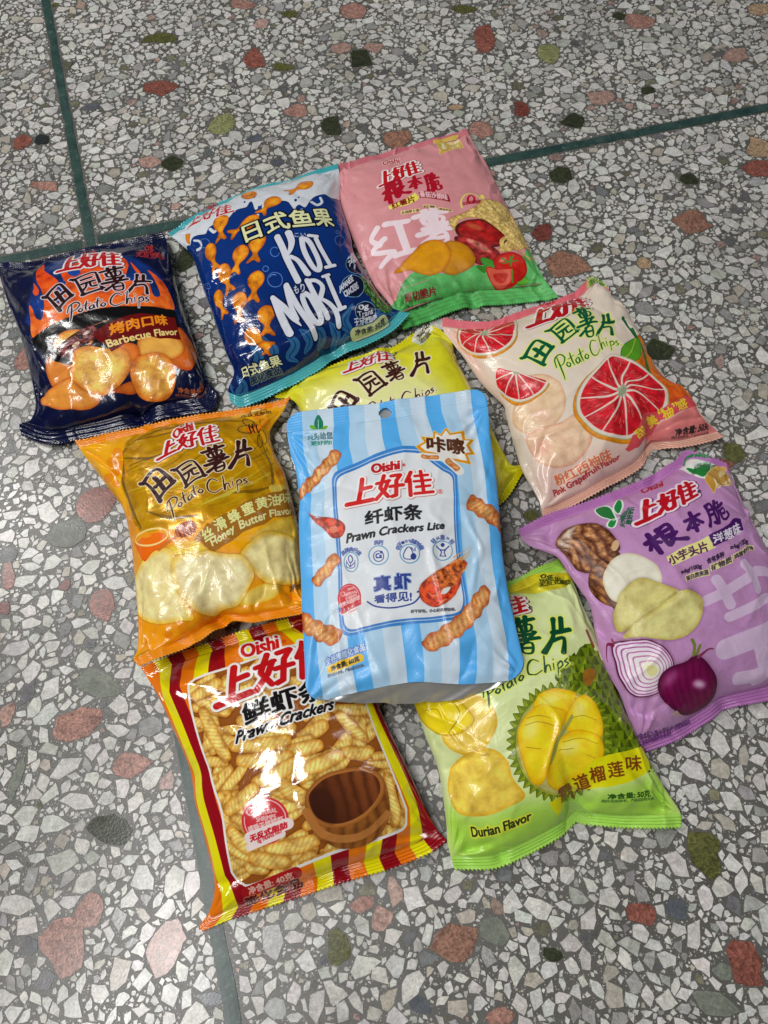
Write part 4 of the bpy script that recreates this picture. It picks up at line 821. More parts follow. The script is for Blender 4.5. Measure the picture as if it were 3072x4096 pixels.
    def T(s, txt, quad, col, b=0, **kw):
        T_ = text_tris(txt); b = b*.27
        if not len(T_): return
        q = s.xf(quad)
        if kw.get('it'):
            T_ = T_.copy(); T_[..., 0] = (T_[..., 0]+kw['it']*(1-T_[..., 1]))/(1+kw['it'])
        P = quad_map(q, T_.reshape(-1, 2)).reshape(-1, 3, 2)
        pad = (max(kw.get('o', (0, 0))[1], kw.get('gl', (0, 0))[1]*2.5)+b+4)*s.k
        bx = s.box(P.reshape(-1, 2), pad+2)
        A = np.concatenate([P[:, 0], P[:, 1], P[:, 2]]); B = np.concatenate([P[:, 1], P[:, 2], P[:, 0]])
        m = s.cover(A, B, bx, 4)
        if m is None: return
        if b*s.k > .4:
            r = b*s.k
            if r < 1:
                m2 = s.dilate(m, 1); m = m*(1-r)+m2*r
            else: m = s.dilate(m, r)
        s.ink(m, bx, None, col, kw)
    def E(s, c, rx, ry, ang, col, **kw):
        t = np.linspace(0, 2*np.pi, 40, endpoint=False); ca, sa = math.cos(ang), math.sin(ang)
        x = rx*np.cos(t); y = ry*np.sin(t)
        s.P(np.stack([c[0]+x*ca-y*sa, c[1]+x*sa+y*ca], 1), col, sm=0, **kw)
    def R(s, c, rx, ry, ang, w, col, **kw):
        t = np.linspace(0, 2*np.pi, 41); ca, sa = math.cos(ang), math.sin(ang)
        x = rx*np.cos(t); y = ry*np.sin(t)
        s.L(np.stack([c[0]+x*ca-y*sa, c[1]+x*sa+y*ca], 1), w, col, sm=0, **kw)
    def CL(s, pts=None):
        if pts is None: s.clipm = None; return
        m, bx = s.poly_mask(catmull(s.xf(pts)), 4); s.clipm = np.zeros((s.H, s.W)); s.clipm[bx[2]:bx[3], bx[0]:bx[1]] = m
    # things on the packets ---------------------------------------------
    def citrus(s, quad, wedge=0):
        """a cut grapefruit in a quad: rind, pith, ten segments with pulp strokes"""
        q = s.xf(quad)/s.k
        def m(x, y): return quad_map(q, np.stack([np.atleast_1d(x), np.atleast_1d(y)], -1)*.5+.5)
        r = np.random.default_rng(4)
        t = np.linspace(0, 2*np.pi, 44, endpoint=False)
        s.P(m(1.06*np.cos(t)-.03, 1.06*np.sin(t)+.05), (226, 150, 40), sm=0, e=((196, 120, 24), 8), n=(.06, 2))
        s.P(m(np.cos(t), np.sin(t)), (238, 226, 214), sm=0, o=((178, 182, 140), 4))
        n = 11
        for i in range(n):
            a0 = 2*np.pi*i/n+.014; a1 = 2*np.pi*(i+1)/n-.014
            a = np.linspace(a0, a1, 7)
            xs = np.r_[.10*np.cos((a0+a1)/2), .93*np.cos(a)]; ys = np.r_[.10*np.sin((a0+a1)/2), .93*np.sin(a)]
            s.P(m(xs, ys), (204, 38, 50), sm=0, e=((222, 84, 84), 4), n=(.10, 3))
            for k in range(11):
                aa = r.uniform(a0+.06, a1-.06); r0 = r.uniform(.22, .72); r1 = r0+r.uniform(.05, .16)
                s.L(m(np.array([r0, r1])*math.cos(aa), np.array([r0, r1])*math.sin(aa)), r.uniform(1.2, 2.6), (238, 158, 140) if k % 3 else (160, 22, 40), sm=0)
        s.P(m(.13*np.cos(t)*(1+.3*np.sin(5*t)), .13*np.sin(t)*(1+.3*np.cos(6*t))), (170, 180, 150), sm=0)
    def fish(s, hx, hy, tx, ty, w):
        d = np.array([tx-hx, ty-hy], float); Ln = np.hypot(*d); d /= Ln; n = np.array([-d[1], d[0]])
        o = np.array([hx, hy], float)-d*w*.5
        A = [(0, 0), (.08, .33), (.25, .48), (.45, .42), (.62, .2), (.74, .16), (.98, .42), (1.02, .30), (.93, .02), (1.03, -.26), (.97, -.38), (.74, -.16), (.62, -.2), (.45, -.42), (.25, -.48), (.08, -.33)]
        tot = Ln+w*.5
        P = [o+d*a*tot+n*b*w for a, b in A]
        s.P(P, (232, 148, 44), e=((196, 98, 20), 9), n=(.13, 2.4), sp=((90, 50, 20), .04), sh=4)
    def stick(s, a, b, w, c1=(250, 220, 134), c2=(196, 130, 48), dark=.36, per=15, sh=5, red=0):
        a = np.array(a, float); b = np.array(b, float); d = b-a; Ln = np.hypot(*d); d /= Ln; n = np.array([-d[1], d[0]])
        cur = n*Ln*.04
        if red:
            t = np.linspace(0, 1, 26); env = np.minimum(1, np.sqrt(np.clip(np.minimum(t, 1-t)*9+.25, 0, 1)))
            up = w*.46*env*(1+.13*np.sin(t*Ln/per*2.2)); lo = w*.46*env*(1+.13*np.sin(t*Ln/per*2.2+2.4))
            cc = (np.sin(t*np.pi)*Ln*.05)[:, None]*n
            P = np.vstack([a+d*(t*Ln)[:, None]+cc+n*up[:, None], (a+d*(t*Ln)[:, None]+cc-n*lo[:, None])[::-1]])
        else: P = [a+n*w*.35, a+d*Ln*.5+n*w*.5+cur, b+n*w*.38, b+d*w*.2, b-n*w*.38, a+d*Ln*.5-n*w*.5+cur, a-n*w*.35, a-d*w*.2]
        ang = math.atan2(d[1], d[0])+.55
        s.P(P, c1, e=(c2, w*.22), n=(.10, 3), st=(c2, ang, per, dark), sh=sh, sp=((170, 60, 20), .10 if red else .0))
        if red:
            r = np.random.default_rng(int(Ln*7)); s.CL(P)
            for k in range(int(Ln/16)):
                t = r.random(); c = a+d*Ln*t+n*w*r.uniform(-.4, .4)
                s.E(c, r.uniform(5, 11), r.uniform(3, 6), ang+1.57, (190, 78, 34), a=.5, fe=3)
            s.CL()

def render_art(key, W=800):
    d = ART[key]; asp = d['asp']
    c = Canvas(W, int(W*asp), d['base'])
    for op in d['ops']:
        kw = op[-1] if isinstance(op[-1], dict) else {}
        args = op[1:-1] if isinstance(op[-1], dict) else op[1:]
        getattr(c, op[0])(*args, **kw)
    c.clipm = None
    g = c.c.mean(-1, keepdims=True); c.c = np.clip(g+(c.c-g)*1.13, 0, 1)   # press inks are saturated
    im = bpy.data.images.new('print_'+key, c.W, c.H, alpha=True)
    im.alpha_mode = 'CHANNEL_PACKED'
    px = np.concatenate([c.c, 1-c.foil[..., None]], -1)[::-1].astype(np.float32)
    im.pixels.foreach_set(np.clip(px, 0, 1).ravel()); im.pack()
    return im
# print of each packet: polygons, strokes and lettering in packet units (1000 = its width)
ART = {
'bbq': dict(asp=1.202, base=(12,18,54), ops=[
 ('P',[0,0,1000,0,1000,1202,0,1202],(12,18,54),{'n':(0.05,1),'sm':0}),
 ('P',[208,458,259,359,301,246,335,150,375,56,661,208,780,317,852,441,891,627,857,729,206,552],(24,54,116),{'n':(0.12,1.6),'fe':10}),
 ('P',[186,628,213,504,235,420,248,453,249,508,278,529,309,463,319,360,308,281,314,189,330,136,351,210,381,277,398,335,390,418,418,358,415,277,408,234,504,212,660,235,692,310,668,403,703,449,724,401,711,346,704,289,736,370,745,432,766,462,771,547,805,544,808,488,797,420,777,355,829,420,878,522,867,653,669,611,507,583,394,581,280,593],(226,82,34),{'n':(0.12,2),'g':((238,120,50),502,258,443,623)}),
 ('P',[290,278,306,339,299,374,284,375,276,346,286,319],(232,90,40)),
 ('P',[363,436,391,362,426,341,410,405,381,466,358,490],(28,62,128),{'n':(0.12,2)}),
 ('P',[444,279,479,264,493,308,473,328,452,313],(34,76,158)),
 ('P',[169,649,280,593,394,581,507,583,669,611,867,653,857,763,829,837,612,841,447,856,285,777,202,692],(13,12,14)),
 ('P',[374,588,392,589,377,715,365,717],(60,58,66),{'a':0.6,'fe':4}),
 ('P',[318,611,331,609,324,729,310,730],(50,50,58),{'a':0.6,'fe':4}),
 ('P',[299,721,317,669,360,649,412,662,478,720,437,779,320,774],(238,180,90),{'e':((206,104,36),14),'n':(0.032,2.2)}),
 ('P',[828,764,902,809,951,884,960,961,834,995,742,973,678,912],(216,112,42),{'e':((176,66,22),14),'n':(0.032,2.2)}),
 ('P',[632,808,682,796,808,817,838,871,806,912,733,938,649,910,612,884],(240,182,92),{'e':((206,104,36),14),'n':(0.032,2.2),'sh':6}),
 ('P',[532,816,592,813,623,844,610,904,563,950,514,936],(226,128,50),{'e':((196,88,30),14),'n':(0.032,2.2),'sh':5}),
 ('P',[239,782,275,758,359,831,354,928,263,920,237,911,223,846],(224,142,66),{'e':((190,92,36),14),'n':(0.032,2.2),'sh':5}),
 ('P',[277,759,327,714,433,671,497,680,432,777,373,792,356,842,282,788],(10,9,12)),
 ('P',[305,751,326,721,382,692,457,664,488,672,482,745,437,757,388,775,347,799,320,777],(112,62,62),{'n':(0.45,6),'sp':((220,190,170),0.1),'e':((60,30,34),8),'j':4}),
 ('P',[411,740,410,746,407,752,401,757,393,760,386,761,380,758,377,754,378,748,382,742,388,737,395,733,402,733,408,735],(226,200,176),{'n':(0.2,4)}),
 ('P',[467,694,466,699,461,703,454,707,446,709,439,709,434,708,431,704,433,700,437,695,444,692,452,689,459,689,465,691],(214,190,180),{'n':(0.2,4)}),
 ('P',[430,715,428,719,424,722,419,722,414,720,410,716,408,710,407,704,410,700,414,697,419,697,424,699,428,704,430,709],(40,26,34)),
 ('P',[367,764,367,767,364,771,359,774,353,776,347,776,343,775,341,772,341,768,344,764,349,761,355,760,361,759,365,761],(220,196,180),{'n':(0.2,4)}),
 ('P',[476,718,474,719,471,718,467,716,464,711,462,706,462,702,463,699,465,697,468,698,472,701,475,705,477,710,477,715],(70,40,44)),
 ('L',[488,672,544,668],4.1,(170,120,80)),
 ('P',[101,986,156,961,249,914,337,906,368,963,424,1024,387,1057,324,1054,199,1019,106,1008],(236,160,74),{'e':((200,100,36),14),'n':(0.032,2.2),'sh':6}),
 ('P',[470,1021,573,992,571,1040,512,1037],(214,120,48),{'e':((180,80,30),14),'n':(0.032,2.2)}),
 ('P',[366,797,389,772,439,774,510,816,560,832,577,874,567,939,519,998,470,1021,424,1022,368,963,336,895,360,838],(244,196,108),{'e':((222,134,50),26),'n':(0.096,2.2),'sh':8,'sp':((170,80,30),0.03)}),
 ('P',[675,884,728,913,748,980,760,1047,733,1099,664,1099,587,1059,565,1012,561,955,604,896],(240,182,92),{'e':((216,116,40),26),'n':(0.096,2.2),'sh':8,'sp':((170,80,30),0.03)}),
 ('P',[468,715,541,681,634,660,704,664,850,699,832,830,680,802,594,806,526,835,510,794,477,760],(104,18,20),{'sm':0,'j':4}),
 ('T','烤肉口味',[539,691,799,676,790,740,533,752],(240,150,40),7),
 ('T','Barbecue Flavor',[509,771,833,763,824,800,512,811],(246,226,150),5),
 ('T','Oishi',[502,27,582,27,569,144,501,47],(190,40,50),4),
 ('G','上好佳',[417,88,664,175,662,315,397,262],(186,26,34),1.08,{'o':((250,246,246),9),'sd':(120,60,60)}),
 ('G','田',[312,366,433,337,448,530,334,527],(44,18,18),1.15,{'brush':1,'o':((225,215,225),5),'gl':((60,30,40),4)}),
 ('G','园',[447,331,568,328,566,486,457,479],(44,18,18),1.15,{'brush':1,'o':((225,215,225),5),'gl':((60,30,40),4)}),
 ('G','薯',[560,325,672,317,677,493,561,486],(44,18,18),1.15,{'brush':1,'o':((225,215,225),5),'gl':((60,30,40),4)}),
 ('G','片',[692,386,784,409,786,545,639,519],(44,18,18),1.15,{'brush':1,'o':((225,215,225),5),'gl':((60,30,40),4)}),
 ('S',[393,500,766,508,756,629,381,611],(44,20,24),4.2,{'o':((228,220,226),4)}),
 ('T','0g',[812,144,881,126,837,202,781,210],(188,60,54),3),
 ('T','TRANS FAT',[760,186,883,221,883,242,754,212],(188,60,54),2),
 ('T','无反式脂肪',[739,200,922,239,916,279,737,248],(188,60,54),3),
 ('T','净含量:50克',[774,1065,942,1082,942,1103,782,1085],(200,110,60),3),
 ('T','图片仅供参考，产品以实物为准',[766,1086,970,1117,962,1124,770,1096],(200,100,50),2),
]),
'koi': dict(asp=1.129, base=(226,232,240), ops=[
 ('P',[0,0,1000,0,1000,1129,0,1129],(228,233,240),{'sm':0}),
 ('P',[-35,234,71,191,141,178,196,230,239,214,285,226,343,237,384,210,432,228,459,204,465,283,510,264,549,305,580,286,613,304,631,365,659,343,689,369,743,310,819,295,897,314,1127,262,1233,275,1095,1050,983,1198,-18,1183,-227,829],(14,54,122),{'o':((8,26,66),3),'g':((9,36,92),484,561,403,1089)}),
 ('L',[729,337,756,364,790,350,789,318],17.1,(228,233,240)),
 ('L',[90,258,139,279,140,233,112,198],17.1,(228,233,240)),
 ('L',[234,225,249,260,270,261],17.1,(228,233,240)),
 ('L',[440,316,454,356,469,320],17.1,(228,233,240)),
 ('L',[635,366,630,427,666,380],17.1,(228,233,240)),
 ('L',[511,252,502,310],17.1,(228,233,240)),
 ('P',[659,306,657,310,655,313,652,315,649,314,647,311,645,306,646,302,647,297,649,294,652,292,655,293,658,296,659,301],(16,60,140)),
 ('P',[486,175,484,180,482,183,480,183,478,181,476,176,476,171,477,164,479,159,481,156,483,156,485,158,487,163,487,169],(16,60,140)),
 ('P',[490,275,489,278,487,280,485,280,483,278,481,275,480,271,481,267,482,264,483,262,485,262,488,264,489,267,490,271],(16,60,140)),
 ('P',[440,182,438,186,437,188,435,188,433,186,432,183,432,178,433,174,434,171,436,169,438,169,439,170,440,174,440,178],(16,60,140)),
 ('P',[674,285,673,288,671,290,669,291,667,290,666,288,665,285,665,282,666,279,667,276,669,276,671,276,673,278,674,281],(16,60,140)),
 ('L',[223,922,228,976,190,1003,195,1050],[12.1,46.4,34.3,12.1],(52,104,150),{'o':((8,30,76),3)}),
 ('L',[223,922,228,976,190,1003,195,1050],[2,7.1,5,2],(26,66,120)),
 ('L',[299,915,307,983,275,1017,283,1049],[12.1,46.4,34.3,12.1],(52,104,150),{'o':((8,30,76),3)}),
 ('L',[299,915,307,983,275,1017,283,1049],[2,7.1,5,2],(26,66,120)),
 ('L',[388,941,408,1004,363,1028,387,1059],[12.1,46.4,34.3,12.1],(52,104,150),{'o':((8,30,76),3)}),
 ('L',[388,941,408,1004,363,1028,387,1059],[2,7.1,5,2],(26,66,120)),
 ('L',[453,960,479,1018,438,1048],[12.1,46.4,34.3,12.1],(52,104,150),{'o':((8,30,76),3)}),
 ('L',[453,960,479,1018,438,1048],[2,7.1,5,2],(26,66,120)),
 ('L',[521,992,551,1036,509,1067],[12.1,46.4,34.3,12.1],(52,104,150),{'o':((8,30,76),3)}),
 ('L',[521,992,551,1036,509,1067],[2,7.1,5,2],(26,66,120)),
 ('L',[599,996,620,1049,581,1078],[12.1,46.4,34.3,12.1],(52,104,150),{'o':((8,30,76),3)}),
 ('L',[599,996,620,1049,581,1078],[2,7.1,5,2],(26,66,120)),
 ('L',[720,956,669,1003,686,1051,624,1080],[12.1,46.4,34.3,12.1],(52,104,150),{'o':((8,30,76),3)}),
 ('L',[720,956,669,1003,686,1051,624,1080],[2,7.1,5,2],(26,66,120)),
 ('L',[650,1024,690,1064],[12.1,46.4,34.3,12.1],(52,104,150),{'o':((8,30,76),3)}),
 ('L',[650,1024,690,1064],[2,7.1,5,2],(26,66,120)),
 ('L',[48,1004,93,1055,54,1084,60,1115],[12.1,46.4,34.3,12.1],(52,104,150),{'o':((8,30,76),3)}),
 ('L',[48,1004,93,1055,54,1084,60,1115],[2,7.1,5,2],(26,66,120)),
 ('L',[7,1044,38,1085],[12.1,46.4,34.3,12.1],(52,104,150),{'o':((8,30,76),3)}),
 ('L',[7,1044,38,1085],[2,7.1,5,2],(26,66,120)),
 ('L',[847,1028,941,1046,962,1103],[12.1,46.4,34.3,12.1],(52,104,150),{'o':((8,30,76),3)}),
 ('L',[847,1028,941,1046,962,1103],[2,7.1,5,2],(26,66,120)),
 ('P',[847,847,894,831,940,861,1077,914,971,1056,903,1028,864,978,823,913],(62,96,44),{'n':(0.4,6),'j':5}),
 ('L',[510,589,505,597,497,600,488,598,479,592,473,583,469,572,470,561,474,552,482,548,491,549,499,556,506,566,510,578,510,589],3.2,(110,150,215)),
 ('L',[440,641,437,645,432,648,426,647,421,644,417,638,415,632,416,625,419,620,423,618,429,618,434,622,438,627,440,634,440,641],3.2,(110,150,215)),
 ('L',[477,726,469,738,456,744,442,742,429,734,420,720,416,704,419,688,427,676,439,670,454,671,467,680,477,694,480,710,477,726],3.2,(110,150,215)),
 ('L',[916,478,908,488,896,496,882,501,870,502,862,499,858,493,859,486,865,478,875,471,888,466,901,464,912,465,918,470,916,478],3.2,(110,150,215)),
 ('L',[845,555,842,560,836,563,830,565,825,564,820,562,818,558,818,554,821,550,826,546,832,545,838,545,843,547,845,551,845,555],3.2,(110,150,215)),
 ('L',[205,307,198,317,186,320,172,315,156,302,144,285,137,267,139,252,149,243,162,241,177,246,190,256,200,273,205,291,205,307],3.2,(110,150,215)),
 ('L',[883,602,875,614,858,624,838,630,819,631,806,625,799,614,798,602,805,590,818,581,835,576,854,576,871,582,882,591,883,602],3.2,(110,150,215)),
 ('L',[109,518,104,521,94,521,81,516,67,509,54,499,48,489,50,483,59,482,73,484,87,489,99,496,107,504,110,512,109,518],3.2,(110,150,215)),
 ('L',[432,682,434,680,436,679,438,679,440,678,442,678,444,678,446,679,448,679,450,680,453,681,454,683,456,685,458,687,459,689],3,(150,180,230)),
 ('P',[82,115,115,144,65,184,54,151],(224,140,44),{'e':((190,90,20),6)}),
 ('fish',714,186,622,221,86),
 ('fish',545,275,484,322,86),
 ('fish',472,146,429,18,61),
 ('fish',301,226,272,344,86),
 ('fish',431,338,323,352,86),
 ('fish',430,471,385,565,86),
 ('fish',194,350,193,478,86),
 ('fish',342,482,283,564,86),
 ('fish',231,513,232,635,86),
 ('fish',370,657,320,745,86),
 ('fish',141,609,146,715,86),
 ('fish',259,703,218,794,86),
 ('fish',351,832,322,915,86),
 ('fish',253,883,303,971,86),
 ('fish',279,959,265,987,61),
 ('P',[-10,-11,1010,-11,1010,35,-10,35],(92,184,192),{'sm':0}),
 ('P',[-10,1081,1010,1081,1010,1140,-10,1140],(92,184,192),{'sm':0}),
 ('T','日式鱼果',[386,335,816,399,823,520,384,445],(238,240,190),11,{'o':((10,14,30),9)}),
 ('L',[521,507,535,640,540,774],[30.7,30,29.2],(10,20,60),{'o':((10,20,60),6)}),
 ('L',[574,505,575,557,562,599,539,628],[32.3,30.7,23.1,15.4],(10,20,60),{'o':((10,20,60),6)}),
 ('L',[555,639,580,676,592,752],[19.2,23.8,30.7],(10,20,60),{'o':((10,20,60),6)}),
 ('L',[622,556,618,603,623,671,630,729,645,745,662,720,668,669,660,610,644,571,622,556],25.4,(10,20,60),{'o':((10,20,60),6)}),
 ('L',[657,548,697,563],18.4,(10,20,60),{'o':((10,20,60),6)}),
 ('L',[688,575,705,657,712,734],23.1,(10,20,60),{'o':((10,20,60),6)}),
 ('L',[685,739,736,740],16.9,(10,20,60),{'o':((10,20,60),6)}),
 ('L',[407,779,408,864,408,948],[21.1,34.6,35.3],(10,20,60),{'o':((10,20,60),6)}),
 ('L',[407,779,435,845,453,905,466,946],[23.1,28.4,23.1,5.4],(10,20,60),{'o':((10,20,60),6)}),
 ('L',[482,761,467,825,461,912],[27.7,20,25.4],(10,20,60),{'o':((10,20,60),6)}),
 ('L',[482,761,492,878,515,1025],[27.7,26.9,28.4],(10,20,60),{'o':((10,20,60),6)}),
 ('L',[543,839,528,853,523,915,531,968,553,986,563,967,563,912,560,863,543,839],24.6,(10,20,60),{'o':((10,20,60),6)}),
 ('L',[577,787,582,880,592,972],23.8,(10,20,60),{'o':((10,20,60),6)}),
 ('L',[577,790,611,797,628,832,599,879],20.7,(10,20,60),{'o':((10,20,60),6)}),
 ('L',[597,883,621,913,636,967,639,1017],[16.9,23.1,23.8,25.4],(10,20,60),{'o':((10,20,60),6)}),
 ('L',[650,784,683,778],15.4,(10,20,60),{'o':((10,20,60),6)}),
 ('L',[669,784,664,871,658,951],22.3,(10,20,60),{'o':((10,20,60),6)}),
 ('L',[641,953,682,951],16.9,(10,20,60),{'o':((10,20,60),6)}),
 ('L',[521,507,535,640,540,774],[30.7,30,29.2],(230,233,244)),
 ('L',[574,505,575,557,562,599,539,628],[32.3,30.7,23.1,15.4],(230,233,244)),
 ('L',[555,639,580,676,592,752],[19.2,23.8,30.7],(230,233,244)),
 ('L',[622,556,618,603,623,671,630,729,645,745,662,720,668,669,660,610,644,571,622,556],25.4,(230,233,244)),
 ('L',[657,548,697,563],18.4,(230,233,244)),
 ('L',[688,575,705,657,712,734],23.1,(230,233,244)),
 ('L',[685,739,736,740],16.9,(230,233,244)),
 ('L',[407,779,408,864,408,948],[21.1,34.6,35.3],(230,233,244)),
 ('L',[407,779,435,845,453,905,466,946],[23.1,28.4,23.1,5.4],(230,233,244)),
 ('L',[482,761,467,825,461,912],[27.7,20,25.4],(230,233,244)),
 ('L',[482,761,492,878,515,1025],[27.7,26.9,28.4],(230,233,244)),
 ('L',[543,839,528,853,523,915,531,968,553,986,563,967,563,912,560,863,543,839],24.6,(230,233,244)),
 ('L',[577,787,582,880,592,972],23.8,(230,233,244)),
 ('L',[577,790,611,797,628,832,599,879],20.7,(230,233,244)),
 ('L',[597,883,621,913,636,967,639,1017],[16.9,23.1,23.8,25.4],(230,233,244)),
 ('L',[650,784,683,778],15.4,(230,233,244)),
 ('L',[669,784,664,871,658,951],22.3,(230,233,244)),
 ('L',[641,953,682,951],16.9,(230,233,244)),
 ('T','こい',[598,517,647,529,644,549,594,539],(190,200,220),3),
 ('T','もり',[512,784,560,797,548,834,501,818],(230,233,244),3,{'o':((10,20,60),4)}),
 ('P',[850,889,820,909,786,920,754,923,729,916,713,900,708,878,714,855,732,833,760,819,793,814,828,822,856,839,865,863],(14,22,52),{'o':((150,200,220),3)}),
 ('P',[1233,470,1233,564,929,800,866,812,828,806,806,791,800,769,809,745,835,723,878,703,957,679,1233,462,1233,418,1233,440],(14,22,52),{'o':((150,200,220),3)}),
 ('P',[861,1015,844,1029,820,1037,794,1038,769,1031,749,1018,735,1001,733,983,742,967,761,958,789,956,821,964,849,978,864,997],(14,22,52),{'o':((150,200,220),3)}),
 ('T','JAPANESE',[703,849,805,812,796,854,689,883],(230,233,244),4),
 ('T','CRACKERS',[709,881,816,854,805,887,704,910],(230,233,244),4),
 ('T','海苔',[832,724,1202,550,983,723,820,766],(230,233,244),4),
 ('T','seaweed',[853,771,1233,455,1233,470,850,792],(230,233,244),3),
 ('T','0g',[755,962,824,968,815,996,751,987],(230,233,244),5),
 ('T','Trans',[741,988,845,997,841,1016,743,1007],(230,233,244),3),
 ('T','Fat',[768,1011,818,1015,814,1031,770,1028],(230,233,244),3),
 ('T','无反式脂肪',[718,1008,864,1026,853,1052,723,1045],(230,233,244),3),
 ('L',[710,1068,891,1071],46.4,(196,206,160),{'o':((20,50,90),3)}),
 ('T','净含量: 50克',[714,1057,898,1059,886,1080,712,1075],(30,40,50),3),
 ('T','日式鱼果',[96,974,320,1004,319,1046,104,1022],(238,240,190),5,{'o':((10,20,50),5)}),
 ('T','膨化食品',[139,1030,304,1045,294,1071,136,1063],(12,30,60),3,{'o':((150,160,140),3)}),
 ('T','Oishi',[226,-15,313,-3,304,20,218,8],(190,40,50),4),
 ('G','上好佳',[146,-1,381,110,379,217,94,79],(190,30,36),1.1,{'o':((244,246,250),5)}),
]),
'pink': dict(asp=1.525, base=(226,150,158), ops=[
 ('P',[0,0,1000,0,1000,1525,0,1525],(222,156,160),{'n':(0.015,1),'sp':((176,96,110),0.004),'sm':0}),
 ('P',[-10,-15,1010,-15,1010,70,-10,70],(206,128,138),{'sm':0}),
 ('P',[-10,1408,1010,1408,1010,1540,-10,1540],(206,128,138),{'sm':0}),
 ('G','薯',[395,810,557,838,542,1099,380,1065],(250,230,236),1.7,{'brush':1}),
 ('L',[213,806,152,862,191,932],[40.4,34.7,36.6],(250,230,236)),
 ('L',[226,909,129,950,245,1029],[40.4,34.7,36.6],(250,230,236)),
 ('L',[243,1036,137,1080],[40.4,34.7,36.6],(250,230,236)),
 ('L',[263,809,367,850],[40.4,34.7,36.6],(250,230,236)),
 ('L',[323,845,311,1061],[40.4,34.7,36.6],(250,230,236)),
 ('L',[248,1061,375,1086],[40.4,34.7,36.6],(250,230,236)),
 ('P',[-50,1383,69,1316,219,1247,280,1228,331,1238,413,1296,569,1284,728,1279,887,1201,1233,824,1026,1558,948,1619,-38,1534],(106,190,112),{'n':(0.05,2),'g':((86,170,92),487,1307,400,1487)}),
 ('L',[61,1324,252,1242,261,1275,342,1281],5.8,(90,150,90)),
 ('L',[170,1284,238,1300,317,1304],3.9,(200,150,150)),
 ('P',[739,19,924,19,813,241,651,289],(198,166,66),{'sm':0,'o':((232,208,130),5),'g':((226,202,110),648,284,921,21)}),
 ('T','低温',[832,49,915,49,865,143,762,170],(250,240,200),4),
 ('T','工艺',[747,196,845,162,796,234,718,259],(250,240,200),4),
 ('L',[747,123,692,232],11.6,(250,240,200)),
 ('L',[718,209,709,223,699,232,692,237,687,235,687,227,690,215,697,200,706,186,717,175,726,170,730,172,730,181,726,194,718,209],4.8,(250,240,200)),
 ('T','Oishi',[368,197,457,209,452,271,371,260],(176,30,40),6,{'o':((250,240,240),3)}),
 ('G','上好佳',[339,327,527,314,521,473,310,497],(186,26,34),1.08,{'o':((250,246,246),9),'sd':(120,60,60)}),
 ('G','根',[328,491,420,458,426,653,301,683],(170,20,44),1.1,{'brush':1}),
 ('G','本',[448,489,512,489,498,606,433,613],(170,20,44),1.1,{'brush':1}),
 ('G','脆',[519,502,584,494,573,664,506,669],(170,20,44),1.1,{'brush':1}),
 ('P',[305,698,406,670,455,639,461,702,406,734,312,718],(244,238,110),{'sm':0,'j':2}),
 ('T','红薯片',[326,687,443,657,438,723,327,727],(130,24,30),5),
 ('P',[467,646,495,650,592,709,584,777,465,695],(150,30,50),{'sm':0,'j':2}),
 ('T','番茄沙朗味',[473,641,586,705,577,764,467,690],(250,214,214),4),
 ('P',[357,755,443,788,440,812,354,785],(240,226,160),{'sm':0}),
 ('P',[463,767,513,794,508,818,456,789],(240,226,160),{'sm':0}),
 ('P',[523,809,573,842,574,866,516,834],(240,226,160),{'sm':0}),
 ('T','β-胡萝卜素',[364,762,439,789,436,810,361,785],(90,50,40),2),
 ('T','红薯',[463,774,509,797,505,814,459,791],(90,50,40),2),
 ('T','膳食纤维',[525,817,571,844,570,860,520,834],(90,50,40),2),
 ('L',[623,843,624,825,627,805,633,784,641,765,651,748,663,734,676,724,690,718,703,716,715,720,725,728,732,740,736,756,737,774],6.7,(240,236,110)),
 ('P',[749,740,773,726,768,767,747,774],(240,236,110)),
 ('L',[703,779,696,796,687,810,678,817,671,816,666,808,666,794,669,777,675,760,684,746,693,739,701,739,706,748,707,762,703,779],11.6,(190,24,44)),
 ('T','无反式脂肪酸',[637,793,735,787,726,820,630,823],(150,24,40),3),
 ('P',[542,926,603,890,690,845,764,778,876,788,949,865,992,976,1003,1149,907,1166,828,1186,743,1198,709,1173,761,1118,722,999,649,932,581,945,546,1016,540,1002],(228,198,128),{'n':(0.14,6),'st':((176,138,66),0.9,16,0.22),'e':((186,148,76),10),'sh':6}),
 ('P',[558,981,630,945,699,967,753,1036,782,1112,696,1161,614,1110,548,1064],(70,30,22)),
 ('P',[569,986,629,949,697,973,751,1042,774,1107,691,1152,614,1110,557,1066],(168,34,32),{'e':((110,22,22),12),'n':(0.16,3)}),
 ('P',[670,1030,663,1035,650,1035,635,1028,619,1017,608,1003,601,989,602,979,608,974,620,975,636,982,651,993,664,1007,671,1020],(212,120,80),{'a':0.7,'fe':8}),
 ('P',[526,1078,563,1067,618,1096,695,1167,704,1227,616,1275,573,1269,539,1211],(158,44,44),{'e':((110,20,24),12),'n':(0.25,3)}),
 ('P',[665,1192,656,1194,639,1187,619,1172,600,1150,585,1127,576,1107,576,1094,585,1092,600,1100,619,1117,639,1138,656,1161,665,1180],(224,150,130),{'a':0.75,'fe':6,'n':(0.2,3)}),
 ('L',[813,1134,803,1151,787,1165,769,1173,753,1172,742,1165,737,1152,739,1135,748,1118,762,1105,779,1097,796,1097,810,1104,816,1117,813,1134],23.1,(222,192,120),{'n':(0.1,4)}),
 ('L',[841,1183,874,1225,929,1251],15.4,(214,180,110)),
 ('L',[1003,1149,951,1247],9.6,(206,170,96)),
 ('P',[481,1098,535,1101,574,1161,578,1244,534,1304,443,1315,407,1277,449,1217],(204,142,20),{'e':((170,106,12),14),'n':(0.032,2.2),'sh':6}),
